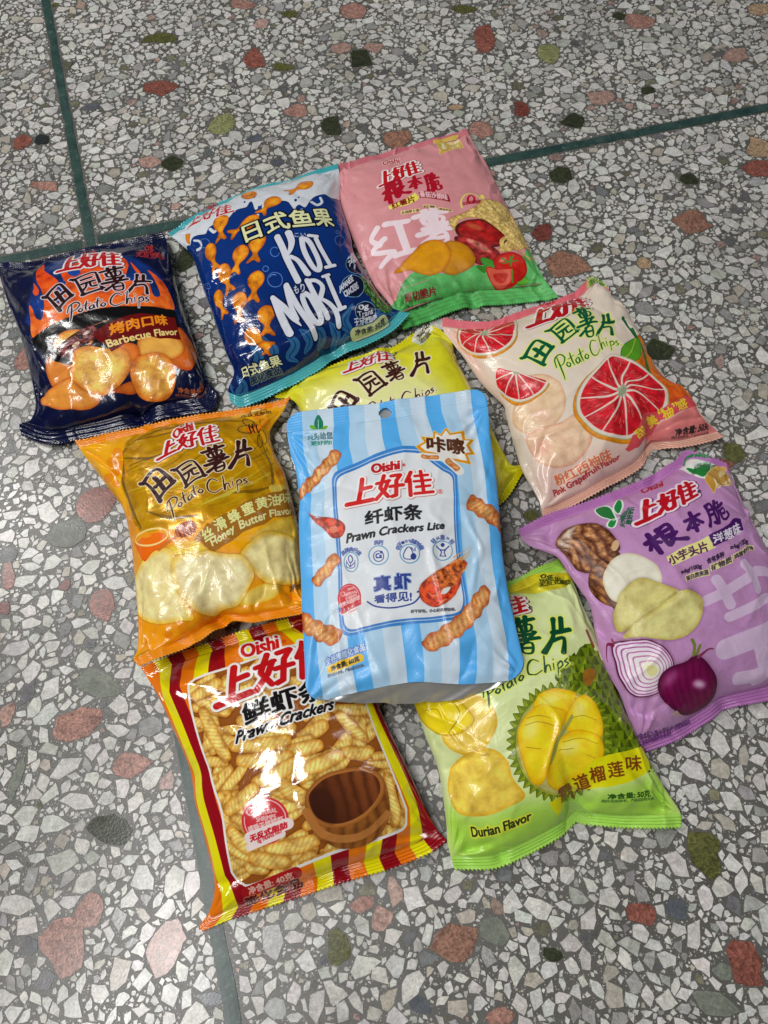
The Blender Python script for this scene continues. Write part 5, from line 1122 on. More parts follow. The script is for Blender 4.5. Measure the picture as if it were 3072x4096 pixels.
 ('P',[194,1170,247,1142,328,1095,384,1049,434,1047,477,1084,490,1157,470,1216,418,1271,341,1283,301,1246,275,1201],(222,156,24),{'e':((190,110,10),14),'n':(0.032,2.2),'sh':6,'sp':((120,60,10),0.004)}),
 ('P',[602,1233,638,1232,682,1277,658,1310,613,1288],(70,150,50),{'e':((40,110,30),6)}),
 ('P',[577,1280,636,1294,607,1325,579,1304],(60,140,44)),
 ('P',[794,1337,857,1357,889,1393,826,1404,790,1389],(110,190,70),{'e':((60,140,40),6)}),
 ('P',[663,1246,715,1206,787,1208,853,1258,872,1328,825,1382,746,1387,682,1334],(204,40,28),{'e':((150,20,20),14)}),
 ('P',[734,1239,733,1245,729,1251,721,1257,711,1261,703,1263,696,1261,692,1257,693,1252,698,1245,705,1239,715,1235,724,1233,731,1235],(250,170,150),{'a':0.8,'fe':4}),
 ('L',[759,1234,760,1294],7.7,(70,140,40)),
 ('L',[707,1233,756,1265,806,1265],7.7,(70,140,40)),
 ('L',[712,1268,757,1260,779,1229],7.7,(70,140,40)),
 ('P',[625,1301,683,1311,764,1320,760,1379,720,1411,652,1394],(224,104,84),{'o':((190,30,26),6)}),
 ('P',[656,1333,736,1336,727,1378,680,1384],(196,50,40),{'sp':((240,200,120),0.2)}),
 ('P',[759,1327,806,1333,801,1397,720,1411,765,1380],(196,34,28)),
 ('L',[764,1318,771,1388],8.7,(80,150,40)),
 ('T','原切脆片',[138,1319,321,1350,293,1393,95,1372],(130,24,40),5),
 ('T','净含量: 45克',[93,1387,219,1403,211,1425,79,1410],(40,70,40),3),
 ('T','图片仅供参考',[227,1403,320,1406,317,1419,223,1414],(50,80,50),2),
]),
'grapefruit': dict(asp=1.17, base=(238,224,208), ops=[
 ('P',[0,0,1000,0,1000,1170,0,1170],(240,226,210),{'sm':0}),
 ('P',[-32,-35,165,-96,146,151,69,408,14,657,-16,958,9,1191,-233,1019,-233,324],(236,180,168),{'fe':40,'a':0.6}),
 ('P',[99,950,359,997,511,1037,510,1198,190,1189,-8,1184],(240,196,188),{'fe':40,'a':0.55}),
 ('P',[597,1120,666,1083,702,1030,940,965,1050,1210,877,1223,653,1227],(228,138,136),{'sm':0,'fe':6}),
 ('P',[648,685,729,586,850,514,1158,238,1150,417,959,818,967,913,785,999,676,1004,696,786],(232,140,30),{'e':((190,96,20),16),'n':(0.1,2),'g':((214,90,40),958,601,758,954)}),
 ('L',[815,486,841,599,773,746,738,857],20.4,(60,110,50)),
 ('L',[797,394,796,464,821,530],[25.5,12.7,15.3],(20,96,66)),
 ('P',[818,535,702,560,657,660,712,677,792,648,842,562],(96,160,44),{'e':((40,110,40),6)}),
 ('L',[815,541,743,602,670,650],5.1,(190,210,90)),
 ('P',[232,512,317,524,354,605,357,700,315,777,224,822,118,801,42,722,77,651,141,597],(242,212,178),{'e':((228,182,150),14),'n':(0.032,2.2)}),
 ('P',[112,808,214,796,305,805,395,793,408,864,373,966,288,1012,203,1001,139,950,103,865],(243,208,176),{'e':((230,170,146),14),'n':(0.04,2.2),'sp':((230,150,140),0.01)}),
 ('P',[214,919,200,926,181,926,161,917,144,902,133,883,132,864,141,850,158,842,178,843,198,852,212,868,221,887,221,905],(234,160,146),{'a':0.35,'fe':12}),
 ('P',[273,782,261,787,244,783,224,771,205,752,190,731,184,712,188,698,201,693,221,696,242,709,260,727,273,749,277,768],(234,170,150),{'a':0.3,'fe':12}),
 ('citrus',[94,9,404,-72,351,319,40,330]),
 ('CL',[154,421,197,444,247,489,313,580,266,643,195,661,83,629,49,553]),
 ('citrus',[210,257,421,331,302,670,-15,594]),
 ('CL',),
 ('citrus',[421,582,830,665,701,1102,345,976]),
 ('P',[-10,-12,1010,-12,1010,60,-10,60],(228,128,138),{'sm':0}),
 ('P',[-10,1128,1010,1128,1010,1182,-10,1182],(232,188,170),{'sm':0}),
 ('G','上好佳',[494,18,782,63,651,252,394,221],(180,24,34),1.08,{'o':((250,246,246),9),'sd':(120,60,60)}),
 ('T','Oishi',[530,-29,626,-22,625,13,530,4],(180,30,40),5),
 ('G','田',[283,367,420,295,426,464,310,493],(12,88,58),1.15,{'brush':1,'gl':((232,240,140),7)}),
 ('G','园',[436,274,549,243,541,392,442,409],(12,88,58),1.15,{'brush':1,'gl':((232,240,140),7)}),
 ('G','薯',[583,216,669,223,617,468,527,415],(12,88,58),1.15,{'brush':1,'gl':((232,240,140),7)}),
 ('G','片',[665,308,744,335,704,491,598,465],(12,88,58),1.15,{'brush':1,'gl':((232,240,140),7)}),
 ('S',[380,450,706,478,699,595,361,611],(14,92,56),3.8,{'gl':((232,240,140),6)}),
 ('P',[466,1071,523,1036,590,1027,676,986,800,941,924,918,951,969,694,1025,663,1107,535,1093],(218,92,98),{'sm':0,'j':4}),
 ('T','甜',[532,1020,591,1042,641,1095,547,1070],(248,222,70),4),
 ('T','美',[627,1034,667,999,693,1039,656,1073],(248,222,70),4),
 ('T','“',[682,977,703,967,705,988,687,998],(248,222,70),4),
 ('T','柚',[695,978,742,966,752,1015,711,1025],(248,222,70),4),
 ('T','”',[753,957,779,953,778,975,753,979],(248,222,70),4),
 ('T','惑',[776,953,844,941,836,990,777,1000],(248,222,70),4),
 ('T','粉红西柚味',[154,1022,416,1028,405,1079,131,1066],(226,128,96),5,{'o':((248,232,210),3)}),
 ('T','Pink Grapefruit Flavor',[93,1074,438,1068,435,1094,83,1108],(176,52,56),4),
 ('T','净含量: 50克',[762,1080,976,1070,957,1105,772,1111],(40,40,40),4),
 ('T','图片仅供参考，产品以实物为准',[751,1112,955,1113,952,1128,757,1123],(70,50,50),2),
 ('P',[868,2,988,-55,1005,20,857,71],(196,206,130)),
 ('T','TRANS FAT',[875,24,990,-41,967,24,866,58],(60,100,40),3),
 ('T','无反式脂肪',[879,54,991,6,917,109,841,85],(60,100,40),3),
]),
'honey': dict(asp=1.316, base=(240,174,22), ops=[
 ('P',[0,0,1000,0,1000,1316,0,1316],(242,176,24),{'n':(0.02,1),'sm':0}),
 ('P',[-57,442,-233,562,-231,963,-11,1185,70,1327,250,1291,441,1323,899,1320,1026,1121,523,895],(238,160,24),{'fe':30}),
 ('P',[265,212,238,230,208,217,197,179,210,146,247,164],(232,142,20),{'sm':0,'a':0.8}),
 ('P',[211,240,177,268,141,258,145,220,177,197,212,210],(232,142,20),{'sm':0,'a':0.8}),
 ('P',[188,295,153,319,118,310,122,278,160,259,191,264],(232,142,20),{'sm':0,'a':0.8}),
 ('P',[243,271,220,284,196,272,198,246,222,230,244,243],(232,142,20),{'sm':0,'a':0.8}),
 ('P',[124,321,79,334,25,304,34,277,90,273,128,292],(232,142,20),{'sm':0,'a':0.8}),
 ('P',[140,367,104,384,66,368,72,342,114,333,144,341],(232,142,20),{'sm':0,'a':0.8}),
 ('P',[894,127,887,168,854,168,835,119,850,73,876,80],(232,142,20),{'sm':0,'a':0.8}),
 ('P',[977,182,973,214,925,223,892,195,900,156,936,154],(232,142,20),{'sm':0,'a':0.8}),
 ('P',[1144,282,1073,339,977,384,971,359,1031,309,1108,277],(232,142,20),{'sm':0,'a':0.8}),
 ('P',[57,593,-123,526,-233,339,-233,290,-226,422,5,542],(232,142,20),{'sm':0,'a':0.8}),
 ('P',[1037,473,966,533,909,549,897,523,939,485,1032,446],(232,142,20),{'sm':0,'a':0.8}),
 ('P',[319,1237,292,1251,266,1240,267,1212,296,1197,321,1210],(232,142,20),{'sm':0,'a':0.8}),
 ('P',[420,1259,392,1277,367,1258,367,1234,393,1222,419,1236],(232,142,20),{'sm':0,'a':0.8}),
 ('P',[233,1229,210,1243,186,1233,185,1209,211,1196,234,1206],(232,142,20),{'sm':0,'a':0.8}),
 ('P',[290,11,390,0,473,11,571,25,716,77,814,141,897,256,922,384,877,527,867,611,827,660,667,717,531,791,449,828,329,743,172,690,114,567,115,424,194,298,256,218,265,93],(206,154,14),{'f':0.5,'n':(0.06,1.5),'j':3}),
 ('CL',[290,11,390,0,473,11,571,25,716,77,814,141,897,256,922,384,877,527,867,611,827,660,667,717,531,791,449,828,329,743,172,690,114,567,115,424,194,298,256,218,265,93]),
 ('L',[165,153,299,160,365,24],[2.7,12.7,2.7],(224,196,36),{'sm':1,'a':0.55,'f':0.8}),
 ('L',[146,294,293,323,419,273],[2.7,12.7,2.7],(150,122,12),{'sm':1,'a':0.55,'f':0.8}),
 ('L',[76,414,256,461,392,421],[2.7,12.7,2.7],(244,228,80),{'sm':1,'a':0.55,'f':0.8}),
 ('L',[3,515,253,588,380,553],[2.7,12.7,2.7],(224,196,36),{'sm':1,'a':0.55,'f':0.8}),
 ('L',[244,341,365,357,485,308],[2.7,12.7,2.7],(150,122,12),{'sm':1,'a':0.55,'f':0.8}),
 ('L',[202,476,338,495,458,460],[2.7,12.7,2.7],(244,228,80),{'sm':1,'a':0.55,'f':0.8}),
 ('L',[204,601,341,621,455,594],[2.7,12.7,2.7],(224,196,36),{'sm':1,'a':0.55,'f':0.8}),
 ('L',[322,378,431,396,554,316],[2.7,12.7,2.7],(150,122,12),{'sm':1,'a':0.55,'f':0.8}),
 ('L',[296,513,413,533,527,478],[2.7,12.7,2.7],(244,228,80),{'sm':1,'a':0.55,'f':0.8}),
 ('L',[302,638,418,660,527,611],[2.7,12.7,2.7],(224,196,36),{'sm':1,'a':0.55,'f':0.8}),
 ('L',[390,415,495,430,624,320],[2.7,12.7,2.7],(150,122,12),{'sm':1,'a':0.55,'f':0.8}),
 ('L',[376,548,487,571,600,473],[2.7,12.7,2.7],(244,228,80),{'sm':1,'a':0.55,'f':0.8}),
 ('L',[382,673,491,699,600,604],[2.7,12.7,2.7],(224,196,36),{'sm':1,'a':0.55,'f':0.8}),
 ('L',[456,454,568,429,700,326],[2.7,12.7,2.7],(150,122,12),{'sm':1,'a':0.55,'f':0.8}),
 ('L',[452,588,559,569,675,477],[2.7,12.7,2.7],(244,228,80),{'sm':1,'a':0.55,'f':0.8}),
 ('L',[458,715,563,693,674,608],[2.7,12.7,2.7],(224,196,36),{'sm':1,'a':0.55,'f':0.8}),
 ('L',[524,473,640,432,788,324],[2.7,12.7,2.7],(150,122,12),{'sm':1,'a':0.55,'f':0.8}),
 ('L',[524,608,631,568,760,475],[2.7,12.7,2.7],(244,228,80),{'sm':1,'a':0.55,'f':0.8}),
 ('L',[529,730,635,691,758,605],[2.7,12.7,2.7],(224,196,36),{'sm':1,'a':0.55,'f':0.8}),
 ('L',[598,469,719,433,911,307],[2.7,12.7,2.7],(150,122,12),{'sm':1,'a':0.55,'f':0.8}),
 ('L',[597,600,709,570,874,458],[2.7,12.7,2.7],(244,228,80),{'sm':1,'a':0.55,'f':0.8}),
 ('L',[601,721,712,692,865,591],[2.7,12.7,2.7],(224,196,36),{'sm':1,'a':0.55,'f':0.8}),
 ('L',[672,473,816,425,1151,217],[2.7,12.7,2.7],(150,122,12),{'sm':1,'a':0.55,'f':0.8}),
 ('L',[671,604,801,563,1190,316],[2.7,12.7,2.7],(244,228,80),{'sm':1,'a':0.55,'f':0.8}),
 ('L',[674,724,803,686,1080,510],[2.7,12.7,2.7],(224,196,36),{'sm':1,'a':0.55,'f':0.8}),
 ('L',[757,470,997,372,1233,93],[2.7,12.7,2.7],(150,122,12),{'sm':1,'a':0.55,'f':0.8}),
 ('L',[274,147,383,105,580,118,783,151],[7.2,21.7,9.1],(112,84,18),{'a':0.8}),
 ('L',[247,231,349,300,390,304],[7.2,21.7,9.1],(112,84,18),{'a':0.8}),
 ('L',[163,354,126,519,178,673],[7.2,21.7,9.1],(112,84,18),{'a':0.8}),
 ('L',[253,298,444,308],[7.2,21.7,9.1],(112,84,18),{'a':0.8}),
 ('L',[280,174,203,304,129,458,164,645],[7.2,21.7,9.1],(112,84,18),{'a':0.8}),
 ('L',[236,605,339,690,471,762],[7.2,21.7,9.1],(112,84,18),{'a':0.8}),
 ('L',[896,336,865,529,832,642],[7.2,21.7,9.1],(112,84,18),{'a':0.8}),
 ('L',[322,135,459,161,581,154],[7.2,21.7,9.1],(112,84,18),{'a':0.8}),
 ('L',[614,648,715,651,827,624],[7.2,21.7,9.1],(112,84,18),{'a':0.8}),
 ('L',[259,509,369,518,510,512],[1.8,19.9,1.8],(250,236,110),{'a':0.8,'f':0.8}),
 ('L',[646,234,787,216],[1.8,19.9,1.8],(250,236,110),{'a':0.8,'f':0.8}),
 ('L',[477,723,614,648,766,590],[1.8,19.9,1.8],(250,236,110),{'a':0.8,'f':0.8}),
 ('L',[655,601,843,531],[1.8,19.9,1.8],(250,236,110),{'a':0.8,'f':0.8}),
 ('CL',),
 ('P',[815,634,901,595,1035,588,1065,667,907,789],(240,214,110),{'e':((236,188,56),14),'n':(0.032,2.2)}),
 ('P',[673,909,800,814,1011,769,1233,760,1052,950,710,980],(238,204,90),{'e':((226,170,40),14),'n':(0.032,2.2)}),
 ('P',[618,1193,707,1130,824,1130,816,1187,674,1215],(240,212,110),{'e':((236,188,56),14),'n':(0.032,2.2)}),
 ('P',[629,984,679,917,762,873,871,881,997,923,1083,1026,958,1122,835,1136,725,1112,669,1049],(244,228,164),{'e':((236,188,56),24),'n':(0.04,2.2),'sh':8}),
 ('P',[316,834,431,866,490,938,481,960,341,886],(240,208,60),{'e':((220,170,30),8)}),
 ('P',[429,887,425,892,413,891,397,885,378,875,361,864,349,853,345,845,350,839,361,838,378,843,397,853,413,865,425,877],(238,180,60),{'a':0.8,'fe':5}),
 ('P',[140,828,234,817,301,829,341,883,347,1024,370,1203,301,1189,197,1155,111,1103,-7,1014,17,895],(244,228,164),{'e':((236,188,56),24),'n':(0.04,2.2),'sh':6}),
 ('P',[100,719,205,747,316,776,301,827,234,817,166,837,121,771],(236,112,16),{'e':((214,80,10),8)}),
 ('L',[324,765,318,781,296,790,261,790,216,779,168,759,126,733,105,709,121,696,162,693,210,699,255,710,292,726,315,745,324,765],9.1,(250,222,150)),
 ('P',[312,771,306,781,288,786,259,784,223,775,185,761,154,744,141,728,152,720,181,718,218,723,255,732,285,744,305,758],(238,120,20)),
 ('P',[237,736,234,739,227,739,216,738,203,735,190,730,181,725,177,721,180,718,189,718,202,719,215,723,226,727,234,732],(250,170,60),{'a':0.7}),
 ('L',[364,801,319,812,269,822],18.1,(206,120,40)),
 ('P',[460,801,459,819,449,832,431,837,408,833,385,821,367,805,358,787,359,769,370,756,390,751,412,755,434,766,451,782],(196,98,22),{'e':((140,60,14),8)}),
 ('L',[369,754,386,824],6.3,(110,44,12)),
 ('L',[385,756,402,826],6.3,(110,44,12)),
 ('L',[401,758,419,829],6.3,(110,44,12)),
 ('L',[418,761,435,832],6.3,(110,44,12)),
 ('L',[434,763,451,835],6.3,(110,44,12)),
 ('P',[322,933,354,897,439,937,519,964,629,977,671,1035,678,1093,643,1169,590,1216,493,1246,408,1212,358,1100,325,1013],(242,228,176),{'e':((234,194,80),26),'n':(0.048,2.2),'sh':9}),
 ('P',[449,870,490,837,530,800,668,710,819,654,1000,605,1026,756,801,808,650,864,525,971,490,932],(164,112,36),{'sm':0,'j':4}),
 ('P',[-10,-13,1010,-13,1010,47,-10,47],(232,150,20),{'sp':((200,110,10),0.02),'sm':0}),
 ('P',[-10,1256,1010,1256,1010,1329,-10,1329],(232,150,20),{'sp':((200,110,10),0.02),'sm':0}),
 ('T','丝',[469,850,514,834,535,884,493,915],(240,242,170),6),
 ('T','滑',[525,810,572,775,590,831,545,864],(240,242,170),6),
 ('T','蜂',[587,759,635,736,649,797,602,818],(240,242,170),6),
 ('T','蜜',[653,725,707,707,715,771,661,788],(240,242,170),6),
 ('T','黄',[722,695,787,679,787,746,724,761],(240,242,170),6),
 ('T','油',[794,676,871,660,862,727,788,741],(240,242,170),6),
 ('T','味',[878,656,1013,610,979,692,863,724],(240,242,170),6),
 ('T','Honey',[510,905,608,818,618,864,521,947],(240,240,180),5),
 ('T','Butter',[633,810,763,763,767,804,639,852],(240,240,180),5),
 ('T','Flavor',[785,761,949,729,950,765,784,798],(240,240,180),5),
 ('T','Oishi',[478,158,544,42,566,199,489,237],(186,26,34),10,{'o':((250,246,246),7)}),
 ('G','上好佳',[430,248,657,145,669,304,376,345],(186,26,34),1.08,{'o':((250,246,246),9),'sd':(120,60,60)}),
 ('G','田',[240,391,406,378,404,586,276,589],(58,24,24),1.15,{'brush':1,'o':((238,226,200),5)}),
 ('G','园',[411,419,531,418,538,552,424,586],(58,24,24),1.15,{'brush':1,'o':((238,226,200),5)}),
 ('G','薯',[563,348,683,313,660,482,536,528],(58,24,24),1.15,{'brush':1,'o':((238,226,200),5)}),
 ('G','片',[717,318,823,303,782,481,635,501],(58,24,24),1.15,{'brush':1,'o':((238,226,200),5)}),
 ('S',[320,596,728,519,735,630,348,730],(60,26,24),3.8,{'o':((232,210,160),4)}),
 ('P',[917,216,919,229,904,245,878,258,851,266,828,267,813,260,807,248,809,233,818,219,833,207,855,201,879,200,901,206],(236,140,20),{'e':((190,90,10),6)}),
 ('L',[818,207,835,260],9.1,(40,22,14)),
 ('L',[839,208,858,259],9.1,(40,22,14)),
 ('L',[863,208,885,258],9.1,(40,22,14)),
 ('L',[850,245,843,256,827,264,807,266,788,263,772,254,763,242,760,229,763,218,773,210,790,209,811,213,831,222,846,233,850,245],4.5,(50,30,14)),
 ('L',[855,216,849,221,835,221,816,215,797,202,786,183,779,163,779,146,785,138,796,141,811,153,827,170,842,189,852,205,855,216],4.5,(50,30,14)),
 ('L',[916,327,902,328,892,319,887,303,887,283,890,264,897,249,907,241,921,241,936,249,948,262,951,280,945,300,931,317,916,327],4.5,(50,30,14)),
 ('L',[868,356,861,353,859,342,861,325,866,307,873,290,882,277,891,272,899,275,904,284,904,300,899,319,889,336,878,350,868,356],4.5,(50,30,14)),
 ('L',[889,207,881,162],3.6,(40,22,14)),
 ('T','无反式脂肪',[771,86,926,75,940,110,772,118],(50,30,14),3),
 ('T','0g TRANS FAT',[815,43,909,54,912,75,813,93],(50,30,14),2),
 ('L',[827,32,864,35],14.5,(240,214,120),{'o':((50,30,14),2)}),
 ('T','净含量: 50克',[892,1143,1193,1082,1153,1130,899,1169],(60,36,10),3),
]),
'lemon': dict(asp=0.866, base=(222,216,50), ops=[
 ('P',[0,0,1000,0,1000,866,0,866],(226,222,56),{'n':(0.025,1),'sp':((170,160,20),0.012),'sm':0}),
 ('P',[53,177,272,179,482,184,650,285,695,448,599,556,144,455],(240,240,172),{'fe':50}),
 ('P',[-10,-9,1010,-9,1010,44,-10,44],(214,208,30),{'sm':0}),
 ('P',[-10,826,1010,826,1010,875,-10,875],(214,208,30),{'sm':0}),
 ('G','上好佳',[359,97,585,55,544,161,347,159],(186,26,34),1.08,{'o':((250,246,246),9),'sd':(120,60,60)}),
 ('G','田',[212,264,335,235,371,351,272,387],(62,26,20),1.2,{'brush':1,'o':((246,240,200),7)}),
 ('G','园',[371,202,464,199,483,291,388,320],(62,26,20),1.2,{'brush':1,'o':((246,240,200),7)}),
 ('G','薯',[483,189,571,150,575,258,493,273],(62,26,20),1.2,{'brush':1,'o':((246,240,200),7)}),
 ('G','片',[626,144,710,181,688,280,573,264],(62,26,20),1.2,{'brush':1,'o':((246,240,200),7)}),
 ('S',[362,339,660,322,651,383,352,439],(60,26,20),3.8,{'o':((246,240,200),5)}),
 ('T','®',[614,61,613,76,590,105,578,104],(40,40,20),2),
 ('P',[764,17,829,-13,876,-8,866,39,720,117,716,88],(240,240,228)),
 ('T','TRANS FAT',[790,17,868,-8,872,7,800,31],(60,50,20),3),
 ('T','无反式脂肪',[791,39,869,16,842,66,720,108],(60,50,20),3),
 ('P',[703,688,760,752,738,853,637,851],(216,196,90),{'e':((190,170,40),14),'n':(0.032,2.2)}),
]),
'prawn': dict(asp=1.103, base=(150,20,30), ops=[
 ('P',[0,0,67,0,67,1103,0,1103],(232,128,30),{'sm':0}),
 ('P',[67,0,133,0,133,1103,67,1103],(236,226,30),{'sm':0}),
 ('P',[133,0,200,0,200,1103,133,1103],(146,16,30),{'sm':0}),
 ('P',[200,0,267,0,267,1103,200,1103],(232,128,30),{'sm':0}),
 ('P',[267,0,333,0,333,1103,267,1103],(236,226,30),{'sm':0}),
 ('P',[333,0,400,0,400,1103,333,1103],(146,16,30),{'sm':0}),
 ('P',[400,0,467,0,467,1103,400,1103],(232,128,30),{'sm':0}),
 ('P',[467,0,533,0,533,1103,467,1103],(236,226,30),{'sm':0}),
 ('P',[533,0,600,0,600,1103,533,1103],(146,16,30),{'sm':0}),
 ('P',[600,0,667,0,667,1103,600,1103],(232,128,30),{'sm':0}),
 ('P',[667,0,733,0,733,1103,667,1103],(236,226,30),{'sm':0}),
 ('P',[733,0,800,0,800,1103,733,1103],(146,16,30),{'sm':0}),
 ('P',[800,0,867,0,867,1103,800,1103],(232,128,30),{'sm':0}),
 ('P',[867,0,933,0,933,1103,867,1103],(236,226,30),{'sm':0}),
 ('P',[933,0,1000,0,1000,1103,933,1103],(146,16,30),{'sm':0}),
 ('P',[240,205,265,180,307,174,477,179,691,159,891,146,922,169,871,505,854,726,840,931,833,962,781,968,526,966,242,976,192,959,179,927,194,802,218,673,193,495,207,344],(150,88,34),{'o':((246,244,240),11)}),
 ('CL',[240,205,265,180,307,174,477,179,691,159,891,146,922,169,871,505,854,726,840,931,833,962,781,968,526,966,242,976,192,959,179,927,194,802,218,673,193,495,207,344]),
 ('stick',(141,938),(283,909),45),
 ('stick',(855,293),(729,321),50),
 ('stick',(227,288),(362,304),57),
 ('stick',(387,214),(488,338),56),
 ('stick',(-217,1114),(68,894),44),
 ('stick',(659,795),(713,872),54),
 ('stick',(275,585),(-233,1158),46),
 ('stick',(261,740),(107,795),53),
 ('stick',(520,640),(549,736),58),
 ('stick',(1233,682),(810,755),42),
 ('stick',(770,700),(989,761),48),
 ('stick',(212,879),(305,947),54),
 ('stick',(664,1074),(763,1181),42),
 ('stick',(353,237),(450,289),53),
 ('stick',(275,518),(144,848),49),
 ('stick',(76,889),(228,914),42),
 ('stick',(505,961),(655,1038),50),
 ('stick',(761,524),(901,489),42),
 ('stick',(546,996),(702,1058),53),
 ('stick',(469,633),(591,599),44),
 ('stick',(-233,1158),(-217,965),41),
 ('stick',(-225,1151),(158,869),55),
 ('stick',(385,932),(461,894),55),
 ('stick',(371,241),(473,214),55),
 ('stick',(280,1042),(441,1017),48),
 ('stick',(704,599),(804,667),50),
 ('stick',(665,225),(768,186),53),
 ('stick',(575,542),(677,473),56),
 ('stick',(267,364),(161,612),44),
 ('stick',(557,543),(659,516),58),
 ('stick',(541,623),(683,650),47),
 ('stick',(204,222),(350,184),45),
 ('stick',(626,1060),(742,1145),58),
 ('stick',(146,773),(277,751),57),
 ('stick',(594,553),(460,581),41),
 ('stick',(1067,911),(774,930),57),
 ('stick',(698,353),(828,275),46),
 ('stick',(363,826),(229,825),54),
 ('stick',(297,320),(269,452),55),
 ('stick',(151,874),(280,830),57),
 ('stick',(442,65),(552,93),41),
 ('stick',(-214,799),(209,839),53),
 ('stick',(275,533),(125,841),55),
 ('stick',(821,465),(1021,557),48),
 ('stick',(715,881),(894,965),53),
 ('stick',(920,993),(808,1005),58),
 ('stick',(825,273),(1167,296),46),
 ('stick',(586,311),(722,344),50),
 ('stick',(765,1007),(716,1111),41),
 ('stick',(512,693),(646,630),54),
 ('stick',(877,555),(1233,572),41),
 ('stick',(412,711),(509,809),41),
 ('stick',(407,656),(474,733),57),
 ('stick',(255,861),(368,943),51),
 ('stick',(350,492),(468,470),50),
 ('stick',(354,889),(465,961),47),
 ('stick',(-217,1040),(160,778),45),
 ('stick',(602,786),(680,828),46),
 ('stick',(341,974),(453,1044),43),
 ('stick',(238,1009),(389,947),44),
 ('stick',(729,392),(593,477),42),
 ('stick',(274,909),(399,856),45),
 ('stick',(616,365),(761,369),54),
 ('stick',(772,761),(1137,754),47),
 ('stick',(194,199),(308,247),49),
 ('stick',(276,837),(378,815),44),
 ('stick',(567,717),(696,652),50),
 ('stick',(728,1170),(819,1204),53),
 ('stick',(248,536),(197,630),54),
 ('stick',(972,535),(1233,498),48),
 ('stick',(1096,532),(1233,412),45),
 ('stick',(406,813),(527,760),44),
 ('stick',(457,136),(614,76),48),
 ('stick',(790,529),(979,591),46),
 ('stick',(506,313),(566,387),49),
 ('stick',(808,686),(1031,710),44),
 ('stick',(567,756),(714,765),44),
 ('stick',(603,1109),(725,1047),55),
 ('stick',(515,974),(578,927),55),
 ('stick',(483,927),(399,1020),55),
 ('stick',(257,411),(365,433),46),
 ('stick',(275,511),(205,822),43),
 ('stick',(276,376),(77,354),56),
 ('stick',(476,1066),(585,1038),55),
 ('stick',(727,946),(862,985),43),
 ('stick',(379,491),(491,446),52),
 ('stick',(919,315),(1107,423),57),
 ('stick',(224,481),(323,444),44),
 ('stick',(632,147),(717,245),45),
 ('stick',(783,901),(915,963),46),
 ('stick',(792,796),(1178,741),47),
 ('stick',(866,520),(1233,438),55),
 ('stick',(868,700),(1200,796),54),
 ('stick',(711,468),(914,503),50),
 ('stick',(247,409),(363,502),52),
 ('stick',(537,1083),(630,1126),59),
 ('stick',(319,754),(430,824),46),
 ('stick',(782,218),(1199,195),59),
 ('stick',(151,293),(272,386),46),
 ('stick',(468,536),(548,490),45),
 ('stick',(-233,1158),(127,936),58),
 ('stick',(165,623),(293,565),49),
 ('stick',(738,621),(934,544),58),
 ('stick',(601,881),(712,1007),42),
 ('stick',(380,896),(471,874),50),
 ('stick',(489,240),(588,299),50),
 ('stick',(423,7),(263,40),52),
 ('stick',(606,664),(731,583),55),
 ('stick',(-217,1004),(133,800),49),
 ('stick',(777,918),(950,1002),46),
 ('stick',(594,984),(738,952),55),
 ('stick',(156,692),(301,635),42),
 ('stick',(590,731),(625,845),54),
 ('stick',(206,163),(321,259),58),
 ('stick',(970,639),(1233,688),57),
 ('stick',(83,891),(250,885),44),
 ('stick',(252,751),(361,834),48),
 ('stick',(396,679),(476,667),51),
 ('stick',(319,756),(341,862),58),
 ('stick',(603,894),(717,973),49),
 ('stick',(290,656),(287,792),53),
 ('stick',(255,713),(379,732),54),
 ('stick',(627,782),(755,729),56),
 ('stick',(-217,1005),(119,766),48),
 ('stick',(1143,386),(1233,323),41),
 ('stick',(-233,658),(220,579),45),
 ('stick',(971,493),(1233,374),54),
 ('stick',(224,647),(352,573),45),
 ('stick',(735,303),(992,271),45),
 ('stick',(253,251),(335,351),57),
 ('stick',(363,999),(461,967),48),
 ('stick',(39,632),(262,658),58),
 ('stick',(310,900),(433,942),50),
 ('stick',(768,1045),(855,1104),45),
 ('stick',(895,478),(1181,569),44),
 ('stick',(568,855),(705,800),53),
 ('stick',(481,856),(597,798),47),
 ('stick',(706,1034),(539,999),46),
 ('stick',(611,853),(704,914),43),
 ('stick',(655,271),(753,336),47),
 ('stick',(195,458),(299,412),50),
 ('stick',(253,826),(331,889),41),
 ('stick',(362,989),(479,953),50),
 ('stick',(195,518),(-233,619),46),
 ('stick',(413,668),(495,636),52),
 ('stick',(426,980),(572,973),46),
 ('stick',(663,322),(791,417),47),
 ('stick',(540,874),(620,855),48),
 ('stick',(399,679),(497,657),52),
 ('stick',(252,738),(378,803),45),
 ('stick',(826,537),(741,679),50),
 ('stick',(80,444),(282,538),42),
 ('stick',(682,636),(798,670),55),
 ('stick',(-233,1158),(-233,1046),56),
 ('stick',(182,817),(307,902),42),
 ('stick',(228,650),(-225,938),58),
 ('stick',(379,402),(459,468),53),
 ('stick',(508,897),(625,834),58),
 ('stick',(-233,1166),(126,953),55),
 ('stick',(390,769),(494,767),41),
 ('stick',(627,951),(715,932),58),
 ('stick',(285,4),(389,114),42),
 ('stick',(362,465),(416,574),55),
 ('stick',(465,265),(335,357),55),
 ('stick',(723,292),(960,230),47),
 ('stick',(-211,1084),(8,875),54),
 ('stick',(435,259),(553,172),50),
 ('stick',(1233,531),(920,646),53),
 ('stick',(420,478),(527,505),47),
 ('stick',(-217,1085),(-225,1151),41),
 ('stick',(857,847),(857,935),55),
 ('stick',(800,690),(1233,673),41),
 ('stick',(587,260),(476,310),54),
 ('stick',(1198,518),(1233,575),55),
 ('stick',(385,331),(507,344),46),
 ('stick',(324,492),(515,539),57),
 ('stick',(512,578),(617,588),57),
